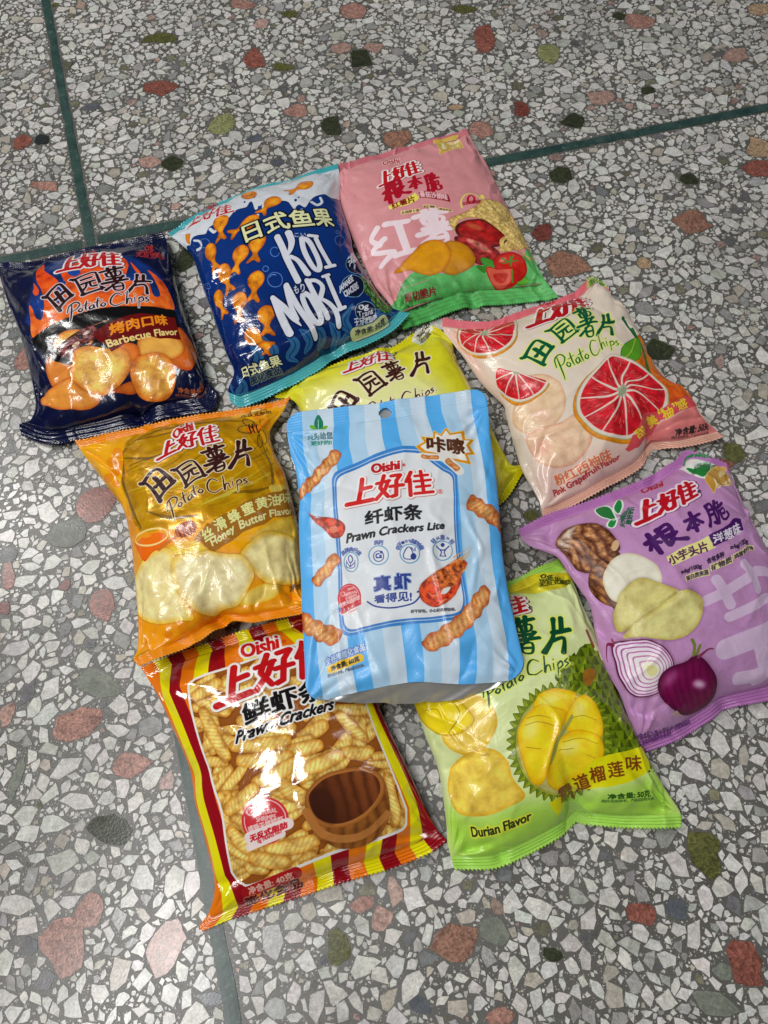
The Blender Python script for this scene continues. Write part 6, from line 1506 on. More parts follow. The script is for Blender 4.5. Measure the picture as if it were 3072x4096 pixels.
 ('stick',(332,550),(507,599),57),
 ('stick',(482,660),(674,644),57),
 ('stick',(371,649),(528,623),57),
 ('stick',(452,688),(515,767),57),
 ('stick',(259,310),(285,526),57),
 ('stick',(233,708),(367,663),57),
 ('stick',(217,772),(296,877),57),
 ('stick',(339,885),(498,910),57),
 ('stick',(277,886),(386,949),57),
 ('stick',(825,769),(789,944),57),
 ('stick',(327,272),(345,363),57),
 ('stick',(723,491),(796,611),57),
 ('stick',(245,247),(360,219),57),
 ('CL',),
 ('P',[505,767,492,840,511,908,570,967,662,980,730,954,781,869,796,765,728,709,609,697,535,728],(146,92,44),{'st':((96,56,26),0.15,44,0.6),'n':(0.1,2),'sh':8}),
 ('P',[505,767,510,848,576,895,671,887,769,833,796,765,728,709,609,697,535,728],(180,118,62),{'e':((146,88,40),8)}),
 ('P',[517,771,523,838,580,881,669,871,756,822,773,767,722,722,611,711,542,738],(134,76,40),{'st':((66,32,16),0.1,46,0.6),'g':((70,32,18),718,770,534,835)}),
 ('P',[517,771,523,838,568,877,590,809,576,750,544,743],(58,28,16),{'a':0.7,'fe':6}),
 ('L',[496,805,517,888,574,934,660,941,756,900],26.3,(182,122,66)),
 ('P',[436,815,419,845,391,864,356,868,322,856,293,829,278,795,281,758,302,727,335,708,371,704,405,717,429,743,440,778],(206,56,66)),
 ('L',[428,812,413,839,388,856,357,859,326,848,301,825,288,794,291,762,309,734,338,717,370,714,400,725,421,748,431,779,428,812],4,(246,200,200)),
 ('L',[343,746,338,754,330,759,320,760,310,756,303,749,300,740,301,731,306,723,315,718,324,717,334,720,341,727,344,736,343,746],9.1,(206,56,66)),
 ('L',[337,744,334,748,329,751,323,752,317,750,313,746,311,740,312,735,315,730,320,727,326,726,331,728,335,732,337,738,337,744],5.1,(246,210,210)),
 ('T','MADE',[356,720,391,733,387,747,350,737],(248,214,210),3),
 ('T','NATURAL',[339,745,412,757,409,772,336,760],(248,214,210),3),
 ('T','SHRIMPS',[336,766,402,777,399,792,333,781],(248,214,210),3),
 ('T','感受天然鲜虾',[295,785,422,791,420,814,295,811],(248,220,216),4),
 ('L',[290,824,429,823],40.4,(248,232,228)),
 ('T','无反式脂肪',[293,816,429,814,426,835,290,839],(196,36,50),5),
 ('L',[279,854,401,849],26.3,(248,232,228)),
 ('T','0g TRANS FAT',[316,839,406,835,405,848,315,855],(206,56,66),3),
 ('T','Oishi',[471,85,635,78,598,161,467,150],(196,30,34),12,{'o':((250,248,246),9)}),
 ('T','®',[635,116,650,117,638,136,624,136],(200,60,50),2),
 ('G','上好佳',[362,181,806,129,758,313,305,335],(190,26,32),1.12,{'o':((250,248,246),10),'sd':(150,110,60),'g':((110,16,22),600,330,660,520)}),
 ('T','鲜虾条',[406,352,705,328,696,415,395,435],(18,16,16),12,{'o':((250,248,246),7)}),
 ('T','Prawn Crackers',[349,444,732,424,722,467,338,487],(18,16,16),7,{'it':0.04,'o':((250,248,246),5)}),
 ('L',[187,1002,398,994],44.5,(170,30,34)),
 ('T','净含量: 40克',[201,985,386,985,383,1012,193,1014],(226,190,170),4),
 ('T','膨化食品',[163,1021,406,1015,404,1059,168,1062],(90,20,16),7,{'o':((220,160,130),2)}),
 ('L',[806,78,788,92,766,100,745,102,728,96,720,83,721,66,735,41,744,29,761,23,782,22,803,28,819,39,817,61,806,78],7.1,(240,150,60)),
]),
'durian': dict(asp=1.244, base=(226,238,176), ops=[
 ('P',[0,0,1000,0,1000,1244,0,1244],(228,240,180),{'sm':0}),
 ('P',[6,995,180,1027,390,1027,509,1104,645,1083,1074,970,1233,1021,1075,1320,-50,1296],(176,220,90),{'fe':40}),
 ('P',[-10,-23,718,-20,1025,-7,1043,134,702,125,151,201],(206,230,130),{'fe':30}),
 ('P',[628,588,658,520,716,477,801,444,865,445,909,523,1000,630,983,780,1162,887,936,1010,769,988,694,881,763,687],(108,130,22),{'sm':0,'j':9}),
 ('CL',[628,588,658,520,716,477,801,444,865,445,909,523,1000,630,983,780,1162,887,936,1010,769,988,694,881,763,687]),
 ('P',[634,413,663,376,664,415],(146,164,34),{'sm':0}),
 ('P',[663,376,664,415,650,414],(66,84,12),{'sm':0}),
 ('P',[665,418,696,384,698,423],(86,104,16),{'sm':0}),
 ('P',[696,384,698,423,683,420],(66,84,12),{'sm':0}),
 ('P',[694,428,734,391,738,438],(122,142,24),{'sm':0}),
 ('P',[734,391,738,438,717,433],(66,84,12),{'sm':0}),
 ('P',[738,435,772,409,775,443],(146,164,34),{'sm':0}),
 ('P',[772,409,775,443,758,440],(66,84,12),{'sm':0}),
 ('P',[774,449,821,414,828,456],(86,104,16),{'sm':0}),
 ('P',[821,414,828,456,802,453],(66,84,12),{'sm':0}),
 ('P',[820,458,884,421,896,464],(122,142,24),{'sm':0}),
 ('P',[884,421,896,464,857,461],(66,84,12),{'sm':0}),
 ('P',[895,462,1086,418,1200,441],(146,164,34),{'sm':0}),
 ('P',[1086,418,1200,441,954,463],(66,84,12),{'sm':0}),
 ('P',[1233,435,1233,362,1233,374],(86,104,16),{'sm':0}),
 ('P',[1233,362,1233,374,1233,401],(66,84,12),{'sm':0}),
 ('P',[1233,370,1233,293,1233,298],(122,142,24),{'sm':0}),
 ('P',[1233,293,1233,298,1233,333],(66,84,12),{'sm':0}),
 ('P',[1233,307,1233,219,1233,217],(146,164,34),{'sm':0}),
 ('P',[1233,219,1233,217,1233,258],(66,84,12),{'sm':0}),
 ('P',[1233,226,1233,162,1233,203],(86,104,16),{'sm':0}),
 ('P',[1233,162,1233,203,1233,195],(66,84,12),{'sm':0}),
 ('P',[1233,203,1233,178,1233,211],(122,142,24),{'sm':0}),
 ('P',[1233,178,1233,211,1233,203],(66,84,12),{'sm':0}),
 ('P',[1233,211,1233,187,1233,220],(146,164,34),{'sm':0}),
 ('P',[1233,187,1233,220,1233,220],(66,84,12),{'sm':0}),
 ('P',[637,460,671,417,674,463],(86,104,16),{'sm':0}),
 ('P',[671,417,674,463,657,461],(66,84,12),{'sm':0}),
 ('P',[672,463,704,428,707,468],(122,142,24),{'sm':0}),
 ('P',[704,428,707,468,691,466],(66,84,12),{'sm':0}),
 ('P',[704,471,743,437,747,481],(146,164,34),{'sm':0}),
 ('P',[743,437,747,481,727,476],(66,84,12),{'sm':0}),
 ('P',[739,483,787,445,794,492],(86,104,16),{'sm':0}),
 ('P',[787,445,794,492,768,489],(66,84,12),{'sm':0}),
 ('P',[786,491,837,455,846,497],(122,142,24),{'sm':0}),
 ('P',[837,455,846,497,817,495],(66,84,12),{'sm':0}),
 ('P',[843,497,907,465,923,501],(146,164,34),{'sm':0}),
 ('P',[907,465,923,501,881,500],(66,84,12),{'sm':0}),
 ('P',[928,502,1233,434,1233,451],(86,104,16),{'sm':0}),
 ('P',[1233,434,1233,451,1165,483],(66,84,12),{'sm':0}),
 ('P',[1233,451,1233,362,1233,375],(122,142,24),{'sm':0}),
 ('P',[1233,362,1233,375,1233,409],(66,84,12),{'sm':0}),
 ('P',[1233,379,1233,286,1233,293],(146,164,34),{'sm':0}),
 ('P',[1233,286,1233,293,1233,333],(66,84,12),{'sm':0}),
 ('P',[1233,310,1233,205,1233,236],(86,104,16),{'sm':0}),
 ('P',[1233,205,1233,236,1233,253],(66,84,12),{'sm':0}),
 ('P',[1233,236,1233,203,1233,245],(122,142,24),{'sm':0}),
 ('P',[1233,203,1233,245,1233,236],(66,84,12),{'sm':0}),
 ('P',[1233,245,1233,220,1233,253],(146,164,34),{'sm':0}),
 ('P',[1233,220,1233,253,1233,245],(66,84,12),{'sm':0}),
 ('P',[1233,253,1233,220,1233,270],(86,104,16),{'sm':0}),
 ('P',[1233,220,1233,270,1233,261],(66,84,12),{'sm':0}),
 ('P',[615,500,645,459,648,500],(122,142,24),{'sm':0}),
 ('P',[645,459,648,500,633,500],(66,84,12),{'sm':0}),
 ('P',[644,504,679,461,683,506],(146,164,34),{'sm':0}),
 ('P',[679,461,683,506,665,505],(66,84,12),{'sm':0}),
 ('P',[684,504,712,475,716,510],(86,104,16),{'sm':0}),
 ('P',[712,475,716,510,701,507],(66,84,12),{'sm':0}),
 ('P',[720,512,752,486,757,519],(122,142,24),{'sm':0}),
 ('P',[752,486,757,519,740,516],(66,84,12),{'sm':0}),
 ('P',[761,523,797,493,805,528],(146,164,34),{'sm':0}),
 ('P',[797,493,805,528,784,526],(66,84,12),{'sm':0}),
 ('P',[799,533,857,495,872,539],(86,104,16),{'sm':0}),
 ('P',[857,495,872,539,836,537],(66,84,12),{'sm':0}),
 ('P',[860,539,950,501,992,539],(122,142,24),{'sm':0}),
 ('P',[950,501,992,539,912,541],(66,84,12),{'sm':0}),
 ('P',[1000,539,1233,433,1233,451],(146,164,34),{'sm':0}),
 ('P',[1233,433,1233,451,1233,495],(66,84,12),{'sm':0}),
 ('P',[1233,464,1233,358,1233,369],(86,104,16),{'sm':0}),
 ('P',[1233,358,1233,369,1233,412],(66,84,12),{'sm':0}),
 ('P',[1233,374,1233,282,1233,288],(122,142,24),{'sm':0}),
 ('P',[1233,282,1233,288,1233,328],(66,84,12),{'sm':0}),
 ('P',[1233,295,1233,236,1233,270],(146,164,34),{'sm':0}),
 ('P',[1233,236,1233,270,1233,270],(66,84,12),{'sm':0}),
 ('P',[1233,270,1233,245,1233,286],(86,104,16),{'sm':0}),
 ('P',[1233,245,1233,286,1233,278],(66,84,12),{'sm':0}),
 ('P',[1233,286,1233,253,1233,294],(122,142,24),{'sm':0}),
 ('P',[1233,253,1233,294,1233,294],(66,84,12),{'sm':0}),
 ('P',[624,542,653,502,658,542],(146,164,34),{'sm':0}),
 ('P',[653,502,658,542,643,542],(66,84,12),{'sm':0}),
 ('P',[653,547,689,503,696,550],(86,104,16),{'sm':0}),
 ('P',[689,503,696,550,676,548],(66,84,12),{'sm':0}),
 ('P',[690,549,725,514,733,556],(122,142,24),{'sm':0}),
 ('P',[725,514,733,556,713,553],(66,84,12),{'sm':0}),
 ('P',[726,558,768,522,778,566],(146,164,34),{'sm':0}),
 ('P',[768,522,778,566,754,563],(66,84,12),{'sm':0}),
 ('P',[773,565,816,532,827,570],(86,104,16),{'sm':0}),
 ('P',[816,532,827,570,801,568],(66,84,12),{'sm':0}),
 ('P',[821,573,881,537,900,577],(122,142,24),{'sm':0}),
 ('P',[881,537,900,577,860,575],(66,84,12),{'sm':0}),
 ('P',[896,576,1170,523,1233,539],(146,164,34),{'sm':0}),
 ('P',[1170,523,1233,539,955,577],(66,84,12),{'sm':0}),
 ('P',[1233,546,1233,441,1233,455],(86,104,16),{'sm':0}),
 ('P',[1233,441,1233,455,1233,496],(66,84,12),{'sm':0}),
 ('P',[1233,454,1233,362,1233,374],(122,142,24),{'sm':0}),
 ('P',[1233,362,1233,374,1233,410],(66,84,12),{'sm':0}),
 ('P',[1233,366,1233,279,1233,303],(146,164,34),{'sm':0}),
 ('P',[1233,279,1233,303,1233,325],(66,84,12),{'sm':0}),
 ('P',[1233,303,1233,278,1233,311],(86,104,16),{'sm':0}),
 ('P',[1233,278,1233,311,1233,303],(66,84,12),{'sm':0}),
 ('P',[1233,319,1233,286,1233,328],(122,142,24),{'sm':0}),
 ('P',[1233,286,1233,328,1233,328],(66,84,12),{'sm':0}),
 ('P',[1233,328,1233,294,1233,344],(146,164,34),{'sm':0}),
 ('P',[1233,294,1233,344,1233,336],(66,84,12),{'sm':0}),
 ('P',[600,585,632,538,639,583],(86,104,16),{'sm':0}),
 ('P',[632,538,639,583,621,584],(66,84,12),{'sm':0}),
 ('P',[633,585,665,541,673,585],(122,142,24),{'sm':0}),
 ('P',[665,541,673,585,654,585],(66,84,12),{'sm':0}),
 ('P',[670,584,699,550,707,588],(146,164,34),{'sm':0}),
 ('P',[699,550,707,588,690,586],(66,84,12),{'sm':0}),
 ('P',[700,592,740,553,751,600],(86,104,16),{'sm':0}),
 ('P',[740,553,751,600,727,596],(66,84,12),{'sm':0}),
 ('P',[744,598,784,565,794,604],(122,142,24),{'sm':0}),
 ('P',[784,565,794,604,771,602],(66,84,12),{'sm':0}),
 ('P',[787,606,838,570,853,611],(146,164,34),{'sm':0}),
 ('P',[838,570,853,611,821,609],(66,84,12),{'sm':0}),
 ('P',[848,610,913,578,937,612],(86,104,16),{'sm':0}),
 ('P',[913,578,937,612,889,612],(66,84,12),{'sm':0}),
 ('P',[943,613,1233,530,1233,545],(122,142,24),{'sm':0}),
 ('P',[1233,530,1233,545,1233,581],(66,84,12),{'sm':0}),
 ('P',[1233,540,1233,447,1233,461],(146,164,34),{'sm':0}),
 ('P',[1233,447,1233,461,1233,497],(66,84,12),{'sm':0}),
 ('P',[1233,456,1233,363,1233,376],(86,104,16),{'sm':0}),
 ('P',[1233,363,1233,376,1233,412],(66,84,12),{'sm':0}),
 ('P',[1233,381,1233,303,1233,352],(122,142,24),{'sm':0}),
 ('P',[1233,303,1233,352,1233,344],(66,84,12),{'sm':0}),
 ('P',[1233,344,1233,319,1233,361],(146,164,34),{'sm':0}),
 ('P',[1233,319,1233,361,1233,352],(66,84,12),{'sm':0}),
 ('P',[1233,361,1233,336,1233,377],(86,104,16),{'sm':0}),
 ('P',[1233,336,1233,377,1233,369],(66,84,12),{'sm':0}),
 ('P',[612,624,643,579,652,623],(122,142,24),{'sm':0}),
 ('P',[643,579,652,623,634,623],(66,84,12),{'sm':0}),
 ('P',[651,620,676,588,682,621],(146,164,34),{'sm':0}),
 ('P',[676,588,682,621,668,620],(66,84,12),{'sm':0}),
 ('P',[683,625,713,591,721,629],(86,104,16),{'sm':0}),
 ('P',[713,591,721,629,703,627],(66,84,12),{'sm':0}),
 ('P',[720,631,755,599,764,637],(122,142,24),{'sm':0}),
 ('P',[755,599,764,637,743,634],(66,84,12),{'sm':0}),
 ('P',[760,639,802,604,814,643],(146,164,34),{'sm':0}),
 ('P',[802,604,814,643,788,642],(66,84,12),{'sm':0}),
 ('P',[809,644,861,611,876,647],(86,104,16),{'sm':0}),
 ('P',[861,611,876,647,843,646],(66,84,12),{'sm':0}),
 ('P',[863,651,994,607,1233,629],(122,142,24),{'sm':0}),
 ('P',[994,607,1233,629,922,653],(66,84,12),{'sm':0}),
 ('P',[1002,650,1233,526,1233,542],(146,164,34),{'sm':0}),
 ('P',[1233,526,1233,542,1233,591],(66,84,12),{'sm':0}),
 ('P',[1233,554,1233,445,1233,450],(86,104,16),{'sm':0}),
 ('P',[1233,445,1233,450,1233,497],(66,84,12),{'sm':0}),
 ('P',[1233,462,1233,356,1233,377],(122,142,24),{'sm':0}),
 ('P',[1233,356,1233,377,1233,406],(66,84,12),{'sm':0}),
 ('P',[1233,386,1233,352,1233,394],(146,164,34),{'sm':0}),
 ('P',[1233,352,1233,394,1233,386],(66,84,12),{'sm':0}),
 ('P',[1233,394,1233,361,1233,411],(86,104,16),{'sm':0}),
 ('P',[1233,361,1233,411,1233,411],(66,84,12),{'sm':0}),
 ('P',[1233,411,1233,386,1233,427],(122,142,24),{'sm':0}),
 ('P',[1233,386,1233,427,1233,419],(66,84,12),{'sm':0}),
 ('P',[593,663,623,619,630,660],(146,164,34),{'sm':0}),
 ('P',[623,619,630,660,613,661],(66,84,12),{'sm':0}),
 ('P',[626,662,655,621,662,660],(86,104,16),{'sm':0}),
 ('P',[655,621,662,660,646,661],(66,84,12),{'sm':0}),
 ('P',[664,659,689,629,695,660],(122,142,24),{'sm':0}),
 ('P',[689,629,695,660,681,659],(66,84,12),{'sm':0}),
 ('P',[697,664,727,633,735,668],(146,164,34),{'sm':0}),
 ('P',[727,633,735,668,717,666],(66,84,12),{'sm':0}),
 ('P',[729,673,773,635,782,679],(86,104,16),{'sm':0}),
 ('P',[773,635,782,679,757,676],(66,84,12),{'sm':0}),
 ('P',[773,679,823,642,833,683],(122,142,24),{'sm':0}),
 ('P',[823,642,833,683,804,681],(66,84,12),{'sm':0}),
 ('P',[835,680,885,653,896,682],(146,164,34),{'sm':0}),
 ('P',[885,653,896,682,865,681],(66,84,12),{'sm':0}),
 ('P',[902,686,1233,623,1233,641],(86,104,16),{'sm':0}),
 ('P',[1233,623,1233,641,985,684],(66,84,12),{'sm':0}),
 ('P',[1233,632,1233,537,1233,556],(122,142,24),{'sm':0}),
 ('P',[1233,537,1233,556,1233,590],(66,84,12),{'sm':0}),
 ('P',[1233,570,1233,432,1233,469],(146,164,34),{'sm':0}),
 ('P',[1233,432,1233,469,1233,513],(66,84,12),{'sm':0}),
 ('P',[1233,467,1233,386,1233,419],(86,104,16),{'sm':0}),
 ('P',[1233,386,1233,419,1233,431],(66,84,12),{'sm':0}),
 ('P',[1233,427,1233,402,1233,435],(122,142,24),{'sm':0}),
 ('P',[1233,402,1233,435,1233,427],(66,84,12),{'sm':0}),
 ('P',[1233,444,1233,411,1233,460],(146,164,34),{'sm':0}),
 ('P',[1233,411,1233,460,1233,452],(66,84,12),{'sm':0}),
 ('P',[605,701,634,660,639,698],(86,104,16),{'sm':0}),
 ('P',[634,660,639,698,623,699],(66,84,12),{'sm':0}),
 ('P',[638,699,667,662,672,698],(122,142,24),{'sm':0}),
 ('P',[667,662,672,698,656,698],(66,84,12),{'sm':0}),
 ('P',[675,698,702,669,706,700],(146,164,34),{'sm':0}),
 ('P',[702,669,706,700,692,699],(66,84,12),{'sm':0}),
 ('P',[707,704,742,672,747,708],(86,104,16),{'sm':0}),
 ('P',[742,672,747,708,729,706],(66,84,12),{'sm':0}),
 ('P',[747,710,786,679,792,713],(122,142,24),{'sm':0}),
 ('P',[786,679,792,713,771,712],(66,84,12),{'sm':0}),
 ('P',[790,716,841,682,848,719],(146,164,34),{'sm':0}),
 ('P',[841,682,848,719,820,718],(66,84,12),{'sm':0}),
 ('P',[853,718,913,690,924,719],(86,104,16),{'sm':0}),
 ('P',[913,690,924,719,887,719],(66,84,12),{'sm':0}),
 ('P',[938,722,1233,633,1233,659],(122,142,24),{'sm':0}),
 ('P',[1233,633,1233,659,1233,694],(66,84,12),{'sm':0}),
 ('P',[1233,656,1233,546,1233,585],(146,164,34),{'sm':0}),
 ('P',[1233,546,1233,585,1233,615],(66,84,12),{'sm':0}),
 ('P',[1233,589,1233,460,1233,524],(86,104,16),{'sm':0}),
 ('P',[1233,460,1233,524,1233,551],(66,84,12),{'sm':0}),
 ('P',[1233,525,1233,427,1233,466],(122,142,24),{'sm':0}),
 ('P',[1233,427,1233,466,1233,497],(66,84,12),{'sm':0}),
 ('P',[1233,488,1233,444,1233,477],(146,164,34),{'sm':0}),
 ('P',[1233,444,1233,477,1233,477],(66,84,12),{'sm':0}),
 ('P',[1233,477,1233,460,1233,493],(86,104,16),{'sm':0}),
 ('P',[1233,460,1233,493,1233,485],(66,84,12),{'sm':0}),
 ('P',[578,745,613,696,617,740],(122,142,24),{'sm':0}),
 ('P',[613,696,617,740,599,742],(66,84,12),{'sm':0}),
 ('P',[609,744,645,695,650,740],(146,164,34),{'sm':0}),
 ('P',[645,695,650,740,631,741],(66,84,12),{'sm':0}),
 ('P',[650,736,677,704,680,735],(86,104,16),{'sm':0}),
 ('P',[677,704,680,735,666,736],(66,84,12),{'sm':0}),
 ('P',[683,738,713,707,717,740],(122,142,24),{'sm':0}),
 ('P',[713,707,717,740,701,739],(66,84,12),{'sm':0}),
 ('P',[716,744,755,710,760,748],(146,164,34),{'sm':0}),
 ('P',[755,710,760,748,739,746],(66,84,12),{'sm':0}),
 ('P',[754,751,802,713,809,754],(86,104,16),{'sm':0}),
 ('P',[802,713,809,754,782,753],(66,84,12),{'sm':0}),
 ('P',[810,752,855,724,861,754],(122,142,24),{'sm':0}),
 ('P',[855,724,861,754,836,753],(66,84,12),{'sm':0}),
 ('P',[867,756,1000,722,974,756],(146,164,34),{'sm':0}),
 ('P',[1000,722,974,756,909,757],(66,84,12),{'sm':0}),
 ('P',[1000,755,1233,648,1233,688],(86,104,16),{'sm':0}),
 ('P',[1233,648,1233,688,1233,719],(66,84,12),{'sm':0}),
 ('P',[1233,699,1233,570,1233,634],(122,142,24),{'sm':0}),
 ('P',[1233,570,1233,634,1233,661],(66,84,12),{'sm':0}),
 ('P',[1233,650,1233,507,1233,596],(146,164,34),{'sm':0}),
 ('P',[1233,507,1233,596,1233,618],(66,84,12),{'sm':0}),
 ('P',[1233,610,1233,469,1233,571],(86,104,16),{'sm':0}),
 ('P',[1233,469,1233,571,1233,586],(66,84,12),{'sm':0}),
 ('P',[1233,582,1233,477,1233,541],(122,142,24),{'sm':0}),
 ('P',[1233,477,1233,541,1233,565],(66,84,12),{'sm':0}),
 ('P',[594,778,619,743,622,774],(146,164,34),{'sm':0}),
 ('P',[619,743,622,774,609,776],(66,84,12),{'sm':0}),
 ('P',[617,782,655,734,659,778],(86,104,16),{'sm':0}),
 ('P',[655,734,659,778,640,780],(66,84,12),{'sm':0}),
 ('P',[654,779,688,738,692,778],(122,142,24),{'sm':0}),
 ('P',[688,738,692,778,675,778],(66,84,12),{'sm':0}),
 ('P',[694,776,723,747,727,778],(146,164,34),{'sm':0}),
 ('P',[723,747,727,778,712,777],(66,84,12),{'sm':0}),
 ('P',[729,781,765,751,770,784],(86,104,16),{'sm':0}),
 ('P',[765,751,770,784,751,783],(66,84,12),{'sm':0}),
 ('P',[767,788,815,753,821,790],(122,142,24),{'sm':0}),
 ('P',[815,753,821,790,795,790],(66,84,12),{'sm':0}),
 ('P',[819,791,876,759,883,793],(146,164,34),{'sm':0}),
 ('P',[876,759,883,793,851,792],(66,84,12),{'sm':0}),
 ('P',[881,795,1185,746,1233,778],(86,104,16),{'sm':0}),
 ('P',[1185,746,1233,778,937,795],(66,84,12),{'sm':0}),
 ('P',[992,796,1233,673,1233,730],(122,142,24),{'sm':0}),
 ('P',[1233,673,1233,730,1233,755],(66,84,12),{'sm':0}),
 ('P',[1233,742,1233,621,1233,696],(146,164,34),{'sm':0}),
 ('P',[1233,621,1233,696,1233,714],(66,84,12),{'sm':0}),
 ('P',[1233,701,1233,589,1233,673],(86,104,16),{'sm':0}),
 ('P',[1233,589,1233,673,1233,684],(66,84,12),{'sm':0}),
 ('P',[1233,682,1233,547,1233,660],(122,142,24),{'sm':0}),
 ('P',[1233,547,1233,660,1233,668],(66,84,12),{'sm':0}),
 ('P',[1233,651,1233,552,1233,642],(146,164,34),{'sm':0}),
 ('P',[1233,552,1233,642,1233,644],(66,84,12),{'sm':0}),
 ('P',[565,825,598,775,604,819],(86,104,16),{'sm':0}),
 ('P',[598,775,604,819,586,822],(66,84,12),{'sm':0}),
 ('P',[599,820,629,776,634,815],(122,142,24),{'sm':0}),
 ('P',[629,776,634,815,618,817],(66,84,12),{'sm':0}),
 ('P',[627,820,664,772,669,816],(146,164,34),{'sm':0}),
 ('P',[664,772,669,816,650,818],(66,84,12),{'sm':0}),
 ('P',[669,813,696,782,700,812],(86,104,16),{'sm':0}),
 ('P',[696,782,700,812,686,812],(66,84,12),{'sm':0}),
 ('P',[696,819,737,779,743,822],(122,142,24),{'sm':0}),
 ('P',[737,779,743,822,721,820],(66,84,12),{'sm':0}),
 ('P',[737,821,779,787,784,824],(146,164,34),{'sm':0}),
 ('P',[779,787,784,824,762,823],(66,84,12),{'sm':0}),
 ('P',[778,826,830,789,837,828],(86,104,16),{'sm':0}),
 ('P',[830,789,837,828,809,827],(66,84,12),{'sm':0}),
 ('P',[837,827,895,797,903,828],(122,142,24),{'sm':0}),
 ('P',[895,797,903,828,869,828],(66,84,12),{'sm':0}),
 ('P',[899,832,1233,769,1233,809],(146,164,34),{'sm':0}),
 ('P',[1233,769,1233,809,1004,830],(66,84,12),{'sm':0}),
 ('P',[1233,810,1233,726,1233,774],(86,104,16),{'sm':0}),
 ('P',[1233,726,1233,774,1233,791],(66,84,12),{'sm':0}),
 ('P',[1233,776,1233,695,1233,751],(122,142,24),{'sm':0}),
 ('P',[1233,695,1233,751,1233,759],(66,84,12),{'sm':0}),
 ('P',[1233,754,1233,674,1233,737],(146,164,34),{'sm':0}),
 ('P',[1233,674,1233,737,1233,740],(66,84,12),{'sm':0}),
 ('P',[1233,754,1233,639,1233,740],(86,104,16),{'sm':0}),
 ('P',[1233,639,1233,740,1233,745],(66,84,12),{'sm':0}),
 ('P',[578,860,607,815,613,855],(122,142,24),{'sm':0}),
 ('P',[607,815,613,855,597,857],(66,84,12),{'sm':0}),
 ('P',[613,854,638,818,643,850],(146,164,34),{'sm':0}),
 ('P',[638,818,643,850,629,852],(66,84,12),{'sm':0}),
 ('P',[644,852,672,817,676,849],(86,104,16),{'sm':0}),
 ('P',[672,817,676,849,662,850],(66,84,12),{'sm':0}),
 ('P',[676,853,708,817,713,853],(122,142,24),{'sm':0}),
 ('P',[708,817,713,853,696,852],(66,84,12),{'sm':0}),
 ('P',[708,857,748,818,755,859],(146,164,34),{'sm':0}),
 ('P',[748,818,755,859,733,858],(66,84,12),{'sm':0}),
 ('P',[755,857,790,828,795,858],(86,104,16),{'sm':0}),
 ('P',[790,828,795,858,776,857],(66,84,12),{'sm':0}),
 ('P',[788,864,848,824,855,866],(122,142,24),{'sm':0}),
 ('P',[848,824,855,866,822,865],(66,84,12),{'sm':0}),
 ('P',[840,867,928,827,939,868],(146,164,34),{'sm':0}),
 ('P',[928,827,939,868,885,868],(66,84,12),{'sm':0}),
 ('P',[932,866,1233,807,1233,844],(86,104,16),{'sm':0}),
 ('P',[1233,807,1233,844,1160,857],(66,84,12),{'sm':0}),
 ('P',[1233,852,1233,772,1233,828],(122,142,24),{'sm':0}),
 ('P',[1233,772,1233,828,1233,837],(66,84,12),{'sm':0}),
 ('P',[1233,829,1233,756,1233,811],(146,164,34),{'sm':0}),
 ('P',[1233,756,1233,811,1233,816],(66,84,12),{'sm':0}),
 ('P',[1233,821,1233,740,1233,804],(86,104,16),{'sm':0}),
 ('P',[1233,740,1233,804,1233,814],(66,84,12),{'sm':0}),
 ('P',[1233,802,1233,741,1233,800],(122,142,24),{'sm':0}),
 ('P',[1233,741,1233,800,1233,800],(66,84,12),{'sm':0}),
 ('P',[561,899,586,857,592,892],(146,164,34),{'sm':0}),
 ('P',[586,857,592,892,578,895],(66,84,12),{'sm':0}),
 ('P',[590,895,617,853,624,890],(86,104,16),{'sm':0}),
 ('P',[617,853,624,890,609,893],(66,84,12),{'sm':0}),
 ('P',[620,893,650,851,656,889],(122,142,24),{'sm':0}),
 ('P',[650,851,656,889,640,891],(66,84,12),{'sm':0}),
 ('P',[651,891,684,850,690,889],(146,164,34),{'sm':0}),
 ('P',[684,850,690,889,672,890],(66,84,12),{'sm':0}),
 ('P',[683,892,721,851,727,893],(86,104,16),{'sm':0}),
 ('P',[721,851,727,893,706,892],(66,84,12),{'sm':0}),
 ('P',[725,891,758,860,763,892],(122,142,24),{'sm':0}),
 ('P',[758,860,763,892,745,892],(66,84,12),{'sm':0}),
 ('P',[766,894,803,864,808,895],(146,164,34),{'sm':0}),
 ('P',[803,864,808,895,788,894],(66,84,12),{'sm':0}),
 ('P',[809,898,860,865,866,899],(86,104,16),{'sm':0}),
 ('P',[860,865,866,899,838,898],(66,84,12),{'sm':0}),
 ('P',[861,902,1000,863,966,902],(122,142,24),{'sm':0}),
 ('P',[1000,863,966,902,905,902],(66,84,12),{'sm':0}),
 ('P',[934,906,1233,838,1233,887],(146,164,34),{'sm':0}),
 ('P',[1233,838,1233,887,1209,897],(66,84,12),{'sm':0}),
 ('P',[1233,890,1233,823,1233,873],(86,104,16),{'sm':0}),
 ('P',[1233,823,1233,873,1233,882],(66,84,12),{'sm':0}),
 ('P',[1233,878,1233,811,1233,867],(122,142,24),{'sm':0}),
 ('P',[1233,811,1233,867,1233,871],(66,84,12),{'sm':0}),
 ('P',[1233,873,1233,797,1233,870],(146,164,34),{'sm':0}),
 ('P',[1233,797,1233,870,1233,872],(66,84,12),{'sm':0}),
 ('P',[575,932,597,895,604,927],(86,104,16),{'sm':0}),
 ('P',[597,895,604,927,591,929],(66,84,12),{'sm':0}),
 ('P',[606,928,628,893,634,925],(122,142,24),{'sm':0}),
 ('P',[628,893,634,925,621,926],(66,84,12),{'sm':0}),
 ('P',[634,927,660,889,666,924],(146,164,34),{'sm':0}),
 ('P',[660,889,666,924,651,926],(66,84,12),{'sm':0}),
